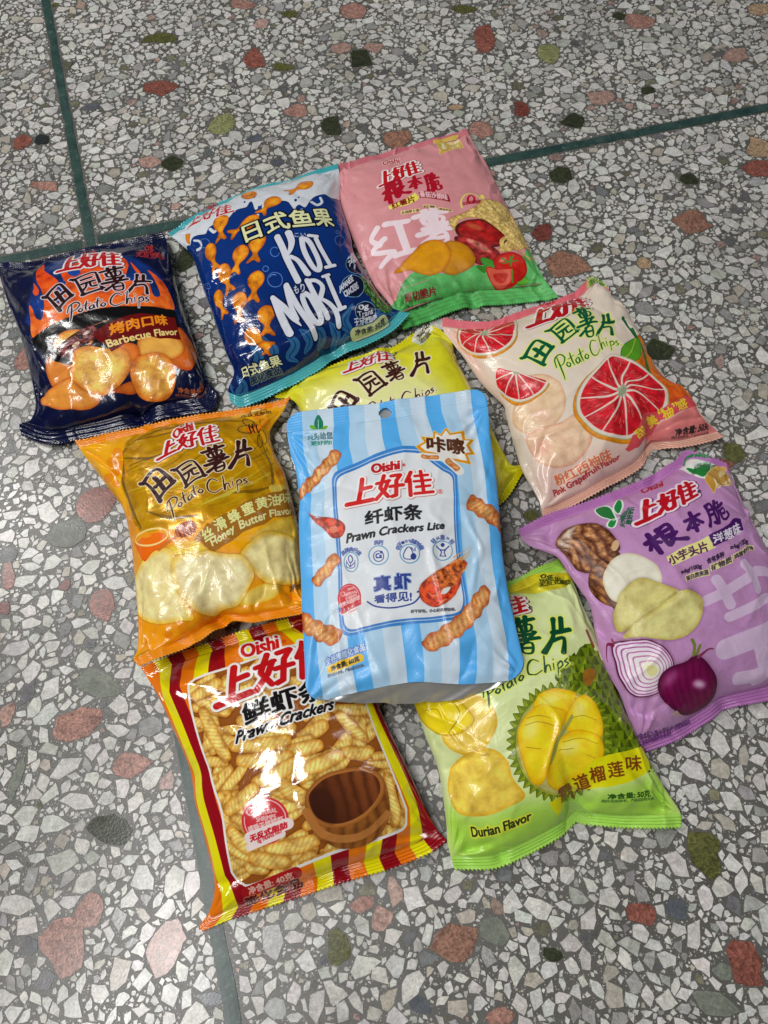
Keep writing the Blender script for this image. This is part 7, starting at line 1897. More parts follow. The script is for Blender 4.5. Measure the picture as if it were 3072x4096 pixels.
 ('P',[666,925,694,891,698,924],(86,104,16),{'sm':0}),
 ('P',[694,891,698,924,683,924],(66,84,12),{'sm':0}),
 ('P',[696,928,731,890,737,929],(122,142,24),{'sm':0}),
 ('P',[731,890,737,929,718,928],(66,84,12),{'sm':0}),
 ('P',[729,932,773,891,779,933],(146,164,34),{'sm':0}),
 ('P',[773,891,779,933,755,933],(66,84,12),{'sm':0}),
 ('P',[778,930,816,901,820,931],(86,104,16),{'sm':0}),
 ('P',[816,901,820,931,800,931],(66,84,12),{'sm':0}),
 ('P',[819,935,877,901,882,936],(122,142,24),{'sm':0}),
 ('P',[877,901,882,936,851,935],(66,84,12),{'sm':0}),
 ('P',[874,938,983,904,992,937],(146,164,34),{'sm':0}),
 ('P',[983,904,992,937,925,939],(66,84,12),{'sm':0}),
 ('P',[1007,938,1233,884,1233,925],(86,104,16),{'sm':0}),
 ('P',[1233,884,1233,925,1233,930],(66,84,12),{'sm':0}),
 ('P',[1233,932,1233,867,1233,921],(122,142,24),{'sm':0}),
 ('P',[1233,867,1233,921,1233,925],(66,84,12),{'sm':0}),
 ('P',[1233,924,1233,862,1233,918],(146,164,34),{'sm':0}),
 ('P',[1233,862,1233,918,1233,920],(66,84,12),{'sm':0}),
 ('P',[1233,922,1233,859,1233,919],(86,104,16),{'sm':0}),
 ('P',[1233,859,1233,919,1233,920],(66,84,12),{'sm':0}),
 ('P',[558,972,580,935,586,965],(122,142,24),{'sm':0}),
 ('P',[580,935,586,965,574,967],(66,84,12),{'sm':0}),
 ('P',[589,967,610,931,616,962],(146,164,34),{'sm':0}),
 ('P',[610,931,616,962,604,964],(66,84,12),{'sm':0}),
 ('P',[619,963,639,930,644,960],(86,104,16),{'sm':0}),
 ('P',[639,930,644,960,632,961],(66,84,12),{'sm':0}),
 ('P',[641,967,672,922,678,963],(122,142,24),{'sm':0}),
 ('P',[672,922,678,963,661,965],(66,84,12),{'sm':0}),
 ('P',[671,966,706,922,712,965],(146,164,34),{'sm':0}),
 ('P',[706,922,712,965,693,965],(66,84,12),{'sm':0}),
 ('P',[713,961,740,933,744,962],(86,104,16),{'sm':0}),
 ('P',[740,933,744,962,729,962],(66,84,12),{'sm':0}),
 ('P',[741,968,784,929,790,969],(122,142,24),{'sm':0}),
 ('P',[784,929,790,969,767,969],(66,84,12),{'sm':0}),
 ('P',[782,970,832,932,837,971],(146,164,34),{'sm':0}),
 ('P',[832,932,837,971,811,970],(66,84,12),{'sm':0}),
 ('P',[826,973,897,934,902,974],(86,104,16),{'sm':0}),
 ('P',[897,934,902,974,864,974],(66,84,12),{'sm':0}),
 ('P',[898,972,1092,937,1080,970],(122,142,24),{'sm':0}),
 ('P',[1092,937,1080,970,950,973],(66,84,12),{'sm':0}),
 ('P',[992,979,1233,922,1233,967],(146,164,34),{'sm':0}),
 ('P',[1233,922,1233,967,1233,970],(66,84,12),{'sm':0}),
 ('P',[1233,966,1233,923,1233,960],(86,104,16),{'sm':0}),
 ('P',[1233,923,1233,960,1233,963],(66,84,12),{'sm':0}),
 ('P',[1233,962,1233,923,1233,959],(122,142,24),{'sm':0}),
 ('P',[1233,923,1233,959,1233,961],(66,84,12),{'sm':0}),
 ('P',[567,1010,593,965,602,1004],(146,164,34),{'sm':0}),
 ('P',[593,965,602,1004,587,1006],(66,84,12),{'sm':0}),
 ('P',[602,1001,621,968,626,998],(86,104,16),{'sm':0}),
 ('P',[621,968,626,998,615,999],(66,84,12),{'sm':0}),
 ('P',[625,1004,651,961,658,999],(122,142,24),{'sm':0}),
 ('P',[651,961,658,999,643,1001],(66,84,12),{'sm':0}),
 ('P',[657,999,681,964,686,997],(146,164,34),{'sm':0}),
 ('P',[681,964,686,997,672,998],(66,84,12),{'sm':0}),
 ('P',[685,1000,716,963,721,999],(86,104,16),{'sm':0}),
 ('P',[716,963,721,999,704,999],(66,84,12),{'sm':0}),
 ('P',[715,1003,754,963,760,1004],(122,142,24),{'sm':0}),
 ('P',[754,963,760,1004,739,1003],(66,84,12),{'sm':0}),
 ('P',[758,1002,794,970,798,1002],(146,164,34),{'sm':0}),
 ('P',[794,970,798,1002,779,1002],(66,84,12),{'sm':0}),
 ('P',[797,1005,844,971,848,1005],(86,104,16),{'sm':0}),
 ('P',[844,971,848,1005,824,1005],(66,84,12),{'sm':0}),
 ('P',[847,1006,909,974,913,1007],(122,142,24),{'sm':0}),
 ('P',[909,974,913,1007,880,1007],(66,84,12),{'sm':0}),
 ('P',[917,1008,1134,973,1112,1005],(146,164,34),{'sm':0}),
 ('P',[1134,973,1112,1005,982,1008],(66,84,12),{'sm':0}),
 ('P',[1100,1009,1233,966,1233,1004],(86,104,16),{'sm':0}),
 ('P',[1233,966,1233,1004,1233,1007],(66,84,12),{'sm':0}),
 ('P',[1233,1004,1233,966,1233,1003],(122,142,24),{'sm':0}),
 ('P',[1233,966,1233,1003,1233,1003],(66,84,12),{'sm':0}),
 ('P',[1233,1009,1233,961,1233,1012],(146,164,34),{'sm':0}),
 ('P',[1233,961,1233,1012,1233,1012],(66,84,12),{'sm':0}),
 ('CL',),
 ('P',[760,552,820,553,809,588,751,624,735,593],(160,110,40)),
 ('L',[874,385,867,453],22.1,(130,84,34)),
 ('P',[717,891,732,915,698,924,707,951,677,957,682,987,656,988,657,1022,635,1018,635,1054,614,1045,618,1083,597,1068,598,1108,577,1089,574,1129,550,1109,536,1133,515,1086,493,1103,488,1066,466,1083,466,1048,443,1061,447,1027,424,1036,429,1004,405,1009,414,978,389,978,401,950,376,946,392,921,368,912,387,890,363,877,384,859,362,841,387,827,368,805,393,796,379,771,405,766,395,738,421,738,414,707,439,712,436,679,459,689,459,654,481,670,484,634,505,657,512,622,530,652,541,618,558,641,573,600,585,627,603,589,611,620,633,585,638,619,663,587,663,624,693,598,688,635,721,617,710,653,747,640,729,675,769,668,743,701,784,698,752,729,792,731,755,759,792,766,752,791,785,803,745,824,772,840,733,857,754,878],(112,130,28),{'sm':0,'o':((84,98,16),2)}),
 ('P',[717,891,732,915,700,905],(150,166,46),{'sm':0}),
 ('P',[698,924,707,951,681,937],(150,166,46),{'sm':0}),
 ('P',[677,957,682,987,661,968],(150,166,46),{'sm':0}),
 ('P',[656,988,657,1022,641,997],(150,166,46),{'sm':0}),
 ('P',[635,1018,635,1054,622,1024],(150,166,46),{'sm':0}),
 ('P',[614,1045,618,1083,602,1048],(150,166,46),{'sm':0}),
 ('P',[597,1068,598,1108,584,1070],(150,166,46),{'sm':0}),
 ('P',[577,1089,574,1129,562,1090],(150,166,46),{'sm':0}),
 ('P',[550,1109,536,1133,530,1087],(150,166,46),{'sm':0}),
 ('P',[515,1086,493,1103,502,1067],(150,166,46),{'sm':0}),
 ('P',[488,1066,466,1083,480,1049],(150,166,46),{'sm':0}),
 ('P',[466,1048,443,1061,460,1030],(150,166,46),{'sm':0}),
 ('P',[447,1027,424,1036,442,1009],(150,166,46),{'sm':0}),
 ('P',[429,1004,405,1009,426,986],(150,166,46),{'sm':0}),
 ('P',[414,978,389,978,413,960],(150,166,46),{'sm':0}),
 ('P',[401,950,376,946,403,933],(150,166,46),{'sm':0}),
 ('P',[392,921,368,912,396,904],(150,166,46),{'sm':0}),
 ('P',[387,890,363,877,392,874],(150,166,46),{'sm':0}),
 ('P',[384,859,362,841,392,844],(150,166,46),{'sm':0}),
 ('P',[387,827,368,805,397,814],(150,166,46),{'sm':0}),
 ('P',[393,796,379,771,406,785],(150,166,46),{'sm':0}),
 ('P',[405,766,395,738,419,757],(150,166,46),{'sm':0}),
 ('P',[421,738,414,707,435,731],(150,166,46),{'sm':0}),
 ('P',[439,712,436,679,453,708],(150,166,46),{'sm':0}),
 ('P',[459,689,459,654,474,688],(150,166,46),{'sm':0}),
 ('P',[481,670,484,634,495,672],(150,166,46),{'sm':0}),
 ('P',[505,657,512,622,519,664],(150,166,46),{'sm':0}),
 ('P',[530,652,541,618,544,661],(150,166,46),{'sm':0}),
 ('P',[558,641,573,600,571,644],(150,166,46),{'sm':0}),
 ('P',[585,627,603,589,597,634],(150,166,46),{'sm':0}),
 ('P',[611,620,633,585,622,630],(150,166,46),{'sm':0}),
 ('P',[638,619,663,587,646,631],(150,166,46),{'sm':0}),
 ('P',[663,624,693,598,670,639],(150,166,46),{'sm':0}),
 ('P',[688,635,721,617,692,653],(150,166,46),{'sm':0}),
 ('P',[710,653,747,640,711,671],(150,166,46),{'sm':0}),
 ('P',[729,675,769,668,727,694],(150,166,46),{'sm':0}),
 ('P',[743,701,784,698,737,720],(150,166,46),{'sm':0}),
 ('P',[752,729,792,731,743,748],(150,166,46),{'sm':0}),
 ('P',[755,759,792,766,743,778],(150,166,46),{'sm':0}),
 ('P',[752,791,785,803,738,809],(150,166,46),{'sm':0}),
 ('P',[745,824,772,840,729,841],(150,166,46),{'sm':0}),
 ('P',[733,857,754,878,716,873],(150,166,46),{'sm':0}),
 ('P',[705,888,647,986,591,1066,512,1082,449,1027,408,953,394,863,414,772,467,696,536,659,613,623,684,637,734,700,739,789],(176,178,84),{'n':(0.06,2)}),
 ('P',[695,886,642,981,587,1057,513,1071,454,1020,415,949,402,864,422,777,472,705,538,670,611,635,677,647,722,706,727,791],(226,222,140),{'f':0.35,'n':(0.06,2)}),
 ('P',[650,892,603,971,550,1039,497,1017,463,979,448,923,455,855,486,788,538,744,599,685,654,662,695,682,708,735,690,809],(200,196,110),{'fe':20,'a':0.6}),
 ('P',[509,691,538,655,600,620,659,630,683,652,635,716,598,756,530,759],(252,222,48),{'e':((236,186,20),18),'o':((206,156,20),2),'n':(0.03,2)}),
 ('P',[590,811,628,724,685,665,731,664,753,726,739,805,695,857,640,828],(252,222,48),{'e':((236,186,20),18),'o':((206,156,20),2),'n':(0.03,2)}),
 ('P',[416,788,447,729,510,692,581,709,616,726,591,779,543,858,506,902,476,961,449,993,421,970,410,879],(252,222,48),{'e':((236,186,20),18),'o':((206,156,20),2),'n':(0.03,2)}),
 ('P',[520,897,571,846,632,813,697,831,710,882,684,938,624,988,568,1035,516,1064,480,1027,474,975],(252,222,48),{'e':((236,186,20),18),'o':((206,156,20),2),'n':(0.03,2)}),
 ('P',[614,653,611,664,599,677,582,690,564,700,546,706,534,698,531,688,534,680,545,673,563,659,581,649,598,645,610,646],(254,244,150),{'a':0.8,'fe':14}),
 ('P',[487,782,476,796,464,805,453,806,445,799,441,786,443,768,451,750,462,735,475,726,486,725,494,733,497,747,495,764],(254,244,150),{'a':0.8,'fe':14}),
 ('P',[696,724,684,740,669,752,656,757,647,755,643,744,645,728,652,710,663,693,677,681,690,676,700,680,706,691,704,707],(254,244,150),{'a':0.8,'fe':14}),
 ('P',[623,863,622,876,614,893,600,909,584,923,567,932,553,936,545,928,545,915,554,898,569,878,586,864,603,856,616,856],(254,244,150),{'a':0.8,'fe':14}),
 ('L',[473,717,511,728,550,767],3.2,(150,120,20),{'a':0.7}),
 ('L',[457,743,502,751,551,805],3.2,(150,120,20),{'a':0.7}),
 ('L',[565,872,634,849,689,873],3.2,(150,120,20),{'a':0.7}),
 ('L',[623,759,677,746,722,771],3.2,(150,120,20),{'a':0.7}),
 ('L',[435,829,480,861],3.2,(150,120,20),{'a':0.7}),
 ('L',[541,914,596,897],3.2,(150,120,20),{'a':0.7}),
 ('L',[634,922,661,936],3.2,(150,120,20),{'a':0.7}),
 ('P',[628,746,634,758,574,838,531,907,493,941,516,894,561,839],(150,160,90),{'a':0.8}),
 ('P',[240,526,324,543,374,606,375,687,327,749,251,791,160,764,123,708,181,615],(236,206,90),{'e':((220,176,50),14),'n':(0.032,2.2)}),
 ('P',[-6,502,131,507,248,545,294,616,288,662,196,691,102,673,7,593],(238,216,40),{'e':((200,160,16),10),'o':((190,150,20),2)}),
 ('L',[238,551,250,611,175,679],3.7,(150,120,20)),
 ('L',[79,569,150,570,163,613],2.8,(150,120,20)),
 ('P',[100,841,139,812,226,774,314,782,357,847,361,924,388,1011,325,1026,226,1031,105,1013,58,922],(242,212,96),{'e':((226,178,48),16),'n':(0.056,2.2)}),
 ('P',[456,1087,515,1069,568,1037,637,957,716,922,981,900,909,1004,675,1066,590,1081,469,1146],(224,220,28),{'sm':0,'j':4}),
 ('P',[-10,-12,1010,-12,1010,63,-10,63],(176,222,104),{'sm':0}),
 ('P',[-10,1191,1010,1191,1010,1256,-10,1256],(176,222,104),{'sm':0}),
 ('T','霸',[495,1048,557,1067,578,1129,502,1118],(130,70,24),6),
 ('T','道',[563,1032,615,1002,623,1065,579,1095],(130,70,24),6),
 ('T','榴',[625,984,680,966,674,1031,625,1050],(130,70,24),6),
 ('T','莲',[698,958,766,952,748,1016,685,1024],(130,70,24),6),
 ('T','味',[791,935,893,934,850,996,766,999],(130,70,24),6),
 ('G','上好佳',[389,166,707,91,646,212,370,270],(186,26,34),1.08,{'o':((250,246,246),9),'sd':(120,60,60)}),
 ('G','田',[264,309,393,280,375,448,258,459],(10,74,44),1.25,{'brush':1,'gl':((232,240,120),7)}),
 ('G','园',[410,287,535,260,509,435,393,437],(10,74,44),1.25,{'brush':1,'gl':((232,240,120),7)}),
 ('G','薯',[558,248,667,238,617,442,505,427],(10,74,44),1.25,{'brush':1,'gl':((232,240,120),7)}),
 ('G','片',[695,268,806,308,732,459,615,441],(10,74,44),1.25,{'brush':1,'gl':((232,240,120),7)}),
 ('S',[348,524,731,427,711,547,347,628],(14,70,44),4,{'gl':((232,240,120),6)}),
 ('T','Durian Flavor',[154,1070,389,1077,379,1112,139,1110],(40,60,30),6,{'gl':((240,236,80),5)}),
 ('T','净含量: 50克',[676,1098,859,1080,861,1110,680,1120],(40,80,30),4),
 ('T','图片仅供参考，产品以实物为准。',[659,1125,881,1112,880,1125,661,1138],(50,90,40),2),
 ('P',[692,36,780,14,886,33,998,87,990,133,842,147,722,104],(218,206,56),{'n':(0.05,2)}),
 ('T','0g',[869,36,930,55,902,83,857,58],(60,70,20),4),
 ('T','TRANS FAT',[852,56,942,94,921,112,826,79],(60,70,20),3),
 ('T','无反式脂肪',[821,78,984,119,959,144,794,101],(60,70,20),4),
 ('T','®',[668,181,680,185,667,205,655,201],(30,50,30),2),
]),
'onion': dict(asp=1.139, base=(196,142,198), ops=[
 ('P',[0,0,1000,0,1000,1139,0,1139],(200,152,198),{'n':(0.02,1.4),'sp':((140,80,160),0.006),'sm':0}),
 ('L',[500,697,579,684,672,664,816,647],42.7,(226,200,230)),
 ('L',[556,625,576,693,585,740],42.7,(226,200,230)),
 ('L',[691,604,720,660,724,719],42.7,(226,200,230)),
 ('L',[564,787,665,776,826,758],39.3,(226,200,230)),
 ('L',[520,905,626,895,806,886],78.5,(226,200,230)),
 ('L',[650,889,671,966,696,1026,657,1036],64.9,(226,200,230)),
 ('L',[561,1027,701,1037],47.8,(226,200,230)),
 ('P',[755,29,807,33,867,6,929,-16,950,12,878,111,743,196,712,129],(242,244,240)),
 ('P',[747,78,777,124,932,24,795,156,734,182,724,135],(30,130,60)),
 ('P',[-10,-11,1010,-11,1010,52,-10,52],(188,130,188),{'sp':((140,80,160),0.012),'sm':0}),
 ('P',[-10,1081,1010,1081,1010,1150,-10,1150],(188,130,188),{'sp':((140,80,160),0.012),'sm':0}),
 ('T','清洁标签',[788,43,931,-21,929,8,760,63],(30,130,60),5),
 ('T','Clean Label',[763,102,911,41,871,85,748,115],(240,250,240),3),
 ('T','CLEAN LABEL PRODUCT',[727,120,926,61,888,100,710,135],(50,90,60),2),
 ('P',[730,198,988,23,961,137,721,275],(196,148,66),{'sm':0,'o':((228,196,130),4),'g':((220,180,100),705,257,990,32)}),
 ('T','低温',[866,132,987,43,976,76,825,172],(250,236,200),3),
 ('T','工艺',[811,205,974,104,946,140,797,237],(250,236,200),3),
 ('L',[772,198,764,247],6.8,(250,236,200)),
 ('L',[778,246,772,253,766,259,760,263,755,264,753,262,752,258,754,253,758,248,764,242,771,238,777,235,780,235,781,239,778,246],3.4,(250,236,200)),
 ('P',[329,79,364,77,380,106,374,151,362,190,345,162,334,129],(20,120,60),{'o':((240,248,240),5)}),
 ('P',[396,106,425,77,418,121,391,160,387,142],(30,130,66),{'o':((240,248,240),5)}),
 ('P',[318,214,345,188,363,192,342,219,321,233],(40,140,70),{'o':((240,248,240),5)}),
 ('L',[391,160,390,185,352,194],4.3,(240,248,240)),
 ('T','只为给您',[345,243,386,180,437,146,352,256],(20,90,50),4),
 ('T','更好的!',[367,242,431,156,445,164,376,260],(20,90,50),4),
 ('T','Oishi',[549,43,636,65,600,102,509,96],(170,22,40),6),
 ('G','上好佳',[463,141,688,146,648,250,383,276],(184,24,40),1.08,{'o':((250,236,246),9),'sd':(120,60,110)}),
 ('T','®',[663,219,678,225,667,241,653,234],(40,20,50),2),
 ('G','根',[376,330,498,308,511,430,376,428],(74,26,98),1.15,{'brush':1}),
 ('G','本',[540,302,615,304,601,393,524,402],(74,26,98),1.15,{'brush':1}),
 ('G','脆',[633,298,733,306,731,403,611,404],(74,26,98),1.15,{'brush':1}),
 ('P',[410,449,594,435,593,491,413,502],(240,236,160),{'sm':0,'j':3}),
 ('T','小芋头片',[414,454,570,450,565,497,410,493],(84,30,80),6),
 ('P',[593,438,786,413,761,478,588,485],(70,28,100),{'sm':0,'j':2}),
 ('T','洋葱味',[604,441,761,438,743,489,594,477],(244,236,246),6),
 ('T','≥6g/100g',[439,533,519,540,516,563,439,552],(50,30,60),4),
 ('T','≥6g/100g',[650,512,764,515,756,543,649,532],(50,30,60),4),
 ('T','含有多种',[543,526,620,520,616,545,541,548],(50,30,60),4),
 ('P',[449,562,541,569,538,598,445,587],(240,234,170),{'sm':0}),
 ('T','蛋白质来源',[451,566,537,571,535,594,450,586],(50,30,60),3),
 ('P',[548,555,649,551,644,581,545,584],(240,234,170),{'sm':0}),
 ('T','矿物质',[551,559,644,552,641,577,549,583],(50,30,60),3),
 ('P',[653,549,787,540,777,566,650,571],(240,234,170),{'sm':0}),
 ('T','高膳食纤维',[656,553,779,545,772,564,655,570],(50,30,60),3),
 ('P',[131,163,166,136,194,126,254,133,303,173,301,258,299,326,278,350,219,354,161,377,109,377,67,322,63,241],(166,116,78),{'st':((80,40,30),0.25,44,0.75),'n':(0.28,3),'e':((90,50,36),14),'sh':8}),
 ('P',[137,170,205,135,226,153,110,243,87,237],(236,226,214),{'a':0.65,'fe':8,'n':(0.3,4)}),
 ('P',[294,329,285,336,277,340,270,340,267,335,267,328,270,318,277,309,285,301,293,297,299,297,303,302,304,310,300,320],(216,180,140)),
 ('P',[96,398,142,368,213,351,282,359,174,564,134,549,79,502,62,441],(150,98,56),{'st':((70,34,20),-0.5,36,0.7),'n':(0.3,3),'e':((80,44,24),12)}),
 ('P',[152,434,198,395,249,369,300,368,340,402,365,463,366,531,342,569,256,597,163,541,132,492],(236,232,214),{'e':((214,200,170),10),'n':(0.02,2)}),
 ('P',[131,590,166,547,193,513,287,487,350,537,411,613,371,654,265,663,202,665,146,655],(214,204,134),{'e':((182,166,84),14),'n':(0.048,2.2),'sh':8}),
 ('P',[162,688,195,665,242,649,340,630,416,612,476,655,488,702,455,765,382,784,308,757,240,715],(224,216,148),{'e':((196,180,96),14),'n':(0.048,2.2),'sh':8}),
 ('P',[91,691,156,697,212,713,268,739,311,797,318,857,287,906,227,931,135,923,60,884,52,820,78,758],(96,20,70),{'sh':10}),
 ('P',[100,700,161,705,214,720,266,744,307,800,314,856,284,903,226,927,140,920,71,882,64,822,87,763],(236,214,234)),
 ('P',[110,709,165,713,216,727,265,750,304,802,310,856,281,900,226,923,145,916,82,880,75,823,97,768],(170,84,150)),
 ('P',[117,715,169,720,217,733,264,754,300,804,306,856,278,898,226,920,149,913,90,879,84,824,104,772],(240,226,240)),
 ('P',[131,729,176,732,219,744,261,763,294,809,299,855,273,893,225,913,157,907,106,876,100,827,117,779],(176,96,160)),
 ('P',[138,735,180,738,220,749,259,768,291,811,296,855,271,891,225,910,161,904,113,875,108,828,124,783],(242,230,240)),
 ('P',[152,751,188,754,222,763,256,779,283,816,287,854,265,885,225,902,170,897,132,872,127,831,140,792],(180,104,166)),
 ('P',[158,757,191,760,223,768,254,783,280,818,284,853,263,883,225,899,174,894,139,870,134,832,146,796],(244,234,240)),
 ('P',[171,773,198,775,224,782,250,795,272,823,275,853,257,877,225,890,183,886,155,867,152,835,161,805],(190,120,170)),
 ('P',[176,779,200,781,224,788,249,799,269,825,272,852,255,875,225,887,187,883,162,866,159,837,167,808],(244,236,240)),
 ('P',[190,798,208,799,226,804,244,812,259,832,261,852,248,868,226,877,198,875,181,861,178,840,184,819],(206,150,186)),
 ('P',[195,804,211,805,226,809,242,817,256,834,257,851,246,866,226,874,202,872,187,860,185,841,190,823],(240,236,220)),
 ('P',[209,822,219,823,228,826,238,830,246,840,247,851,240,860,228,865,213,863,205,856,203,845,206,834],(226,222,160)),
 ('L',[99,697,66,684,46,716,34,746],[15.4,8.5,3.4],(120,30,70)),
 ('L',[105,696,102,673],8.5,(140,50,80)),
 ('P',[225,906,255,873,303,863,361,872,402,868,433,904,463,973,466,1026,434,1063,353,1073,275,1058,235,1006,225,953],(122,18,78),{'e':((76,8,50),22),'st':((84,10,56),0.12,30,0.5),'sh':10}),
 ('P',[412,995,405,999,396,998,385,993,375,985,368,976,366,967,368,959,373,956,382,956,392,961,402,968,409,978,413,988],(236,200,226),{'a':0.9,'fe':8}),
 ('P',[300,918,285,922,270,922,259,918,254,911,255,901,264,891,278,884,293,879,307,879,317,883,322,891,320,900,312,910],(190,110,160),{'a':0.6,'fe':12}),
 ('L',[397,865,412,834,411,810],12,(120,130,60)),
 ('L',[410,866,431,845],12,(120,130,60)),
 ('L',[412,880,455,876,475,886],[13.7,6.8,4.3],(130,60,90)),
 ('L',[250,1025,209,1032],3,(220,190,150)),
 ('L',[250,1025,222,1038],3,(220,190,150)),
 ('L',[250,1025,235,1045],3,(220,190,150)),
 ('L',[250,1025,248,1051],3,(220,190,150)),
 ('L',[250,1025,260,1057],3,(220,190,150)),
 ('T','*指本品与原小芋头片-洋葱味相比',[11,1047,294,1082,288,1106,2,1075],(96,50,110),3),
 ('T','热量和脂肪的含量减少',[16,1081,174,1088,167,1107,6,1105],(96,50,110),3),
]),
'pouch': dict(asp=1.448, base=(110,185,235), ops=[
 ('P',[0,0,77,0,77,1448,0,1448],(102,184,244),{'sm':0}),
 ('P',[77,0,154,0,154,1448,77,1448],(186,220,244),{'sm':0}),
 ('P',[154,0,231,0,231,1448,154,1448],(214,232,246),{'sm':0}),
 ('P',[231,0,308,0,308,1448,231,1448],(102,184,244),{'sm':0}),
 ('P',[308,0,385,0,385,1448,308,1448],(186,220,244),{'sm':0}),
 ('P',[385,0,462,0,462,1448,385,1448],(214,232,246),{'sm':0}),
 ('P',[462,0,538,0,538,1448,462,1448],(102,184,244),{'sm':0}),
 ('P',[538,0,615,0,615,1448,538,1448],(186,220,244),{'sm':0}),
 ('P',[615,0,692,0,692,1448,615,1448],(214,232,246),{'sm':0}),
 ('P',[692,0,769,0,769,1448,692,1448],(102,184,244),{'sm':0}),
 ('P',[769,0,846,0,846,1448,769,1448],(186,220,244),{'sm':0}),
 ('P',[846,0,923,0,923,1448,846,1448],(214,232,246),{'sm':0}),
 ('P',[923,0,1000,0,1000,1448,923,1448],(102,184,244),{'sm':0}),
 ('P',[0,0,60,0,60,1448,0,1448],(102,184,244),{'sm':0}),
 ('P',[955,0,1000,0,1000,1448,955,1448],(102,184,244),{'sm':0}),
 ('P',[194,464,205,413,235,388,314,364,419,327,507,304,577,305,630,331,706,423,762,471,764,547,757,709,756,876,762,1007,763,1092,753,1138,722,1169,629,1187,516,1200,399,1202,276,1207,230,1203,207,1179,201,1121,210,949,209,758,201,594],(70,140,210)),
 ('P',[205,478,214,428,243,405,319,382,420,346,504,324,572,325,623,349,696,438,750,484,753,557,746,712,746,874,751,1001,753,1082,744,1127,714,1157,625,1175,516,1188,403,1189,284,1195,240,1191,217,1167,212,1112,220,945,219,760,212,603],(200,220,240)),
 ('P',[208,482,217,433,246,409,320,386,420,352,503,330,570,331,622,354,694,442,747,487,750,560,743,713,743,873,749,999,750,1080,741,1124,712,1154,623,1172,515,1184,404,1186,286,1191,242,1187,220,1164,215,1109,223,944,222,761,215,605],(64,128,200)),
 ('P',[216,491,224,444,252,421,324,399,421,365,502,344,567,345,617,367,687,452,739,496,743,567,736,716,736,872,741,994,743,1073,734,1117,706,1145,620,1163,515,1175,406,1176,292,1182,249,1178,228,1155,223,1102,230,941,230,763,223,611],(234,238,242)),
 ('stick',(31,447),(254,272),70,{'c1':(234,186,122),'c2':(184,92,44),'dark':0.4,'per':24,'red':1,'sh':3}),
 ('stick',(-61,500),(54,425),55,{'c1':(234,186,122),'c2':(184,92,44),'dark':0.4,'per':24,'red':1,'sh':3}),
 ('stick',(817,615),(973,713),94,{'c1':(234,186,122),'c2':(184,92,44),'dark':0.4,'per':24,'red':1,'sh':3}),
 ('stick',(953,698),(1062,773),86,{'c1':(234,186,122),'c2':(184,92,44),'dark':0.4,'per':24,'red':1,'sh':3}),
 ('stick',(80,934),(213,829),70,{'c1':(234,186,122),'c2':(184,92,44),'dark':0.4,'per':24,'red':1,'sh':3}),
 ('stick',(-21,1067),(200,1205),86,{'c1':(234,186,122),'c2':(184,92,44),'dark':0.4,'per':24,'red':1,'sh':3}),
 ('stick',(546,1300),(874,1045),78,{'c1':(234,186,122),'c2':(184,92,44),'dark':0.4,'per':24,'red':1,'sh':3}),
 ('P',[597,313,640,290,632,256,686,269,699,225,726,256,761,216,774,251,850,238,843,286,894,285,859,323,884,370,838,379,849,431,778,413,740,403,669,365,620,350],(222,150,30),{'sm':0,'o':((250,214,90),3)}),
 ('P',[616,315,653,295,645,266,692,277,703,240,727,266,757,232,768,261,832,252,827,292,870,292,840,324,861,363,823,370,833,414,772,398,739,390,679,358,636,345],(246,244,238),{'sm':0}),
 ('T','咔嚓',[656,262,834,287,827,374,644,346],(86,48,24),13),
 ('L',[608,372,699,388],39.1,(244,242,236)),
 ('L',[725,397,782,467],50.1,(244,242,236)),
 ('stick',(614,370),(692,386),23,{'c1':(234,186,122),'c2':(184,92,44),'dark':0.4,'per':24,'red':1,'sh':3}),
 ('stick',(729,398),(779,463),33,{'c1':(234,186,122),'c2':(184,92,44),'dark':0.4,'per':24,'red':1,'sh':3}),
 ('T','Oishi',[390,387,513,383,507,436,386,437],(184,28,34),12,{'o':((250,250,250),6),'sd':(180,120,110)}),
 ('T','®',[525,405,537,407,535,423,523,422],(190,60,60),3),
 ('G','上好佳',[285,455,640,449,655,587,257,601],(206,34,34),1.08,{'o':((250,248,248),9),'sd':(190,130,120),'g':((150,20,26),650,640,680,820)}),
 ('L',[693,575,692,580,688,584,684,587,679,586,675,584,672,579,671,574,673,568,676,564,681,562,685,562,690,565,692,570,693,575],2,(200,60,60)),
 ('T','R',[678,567,688,567,687,582,677,582],(200,60,60),2),
 ('T','纤虾条',[348,640,593,630,592,711,348,708],(24,24,28),10),
 ('T','Prawn Crackers Lite',[258,736,694,729,695,763,259,781],(24,24,28),8,{'it':0.02}),
 ('L',[307,882,303,901,293,915,280,921,266,917,253,906,245,888,243,868,248,849,258,836,271,830,285,833,297,844,305,862,307,882],4.7,(100,160,200)),
 ('L',[440,876,434,895,422,908,405,914,386,911,370,899,359,881,356,860,361,841,374,828,391,822,410,825,426,837,437,855,440,876],4.7,(100,160,200)),
 ('L',[572,879,566,899,553,914,536,922,518,922,502,912,492,895,489,875,494,856,506,841,524,833,542,834,558,843,569,859,572,879],4.7,(100,160,200)),
 ('L',[719,866,713,885,699,900,680,908,661,908,644,899,633,883,631,864,636,844,649,829,667,820,687,821,705,830,716,846,719,866],4.7,(100,160,200)),
 ('T','高',[227,822,243,809,257,828,241,841],(38,60,140),2),
 ('T','膳',[246,806,266,802,273,824,253,828],(38,60,140),2),
 ('T','食',[269,801,290,806,289,828,268,824],(38,60,140),2),
 ('T','纤',[293,808,312,821,303,840,284,827],(38,60,140),2),
 ('T','维',[314,825,327,844,312,856,298,838],(38,60,140),2),
 ('T','高',[381,794,400,793,403,816,383,816],(38,60,140),2),
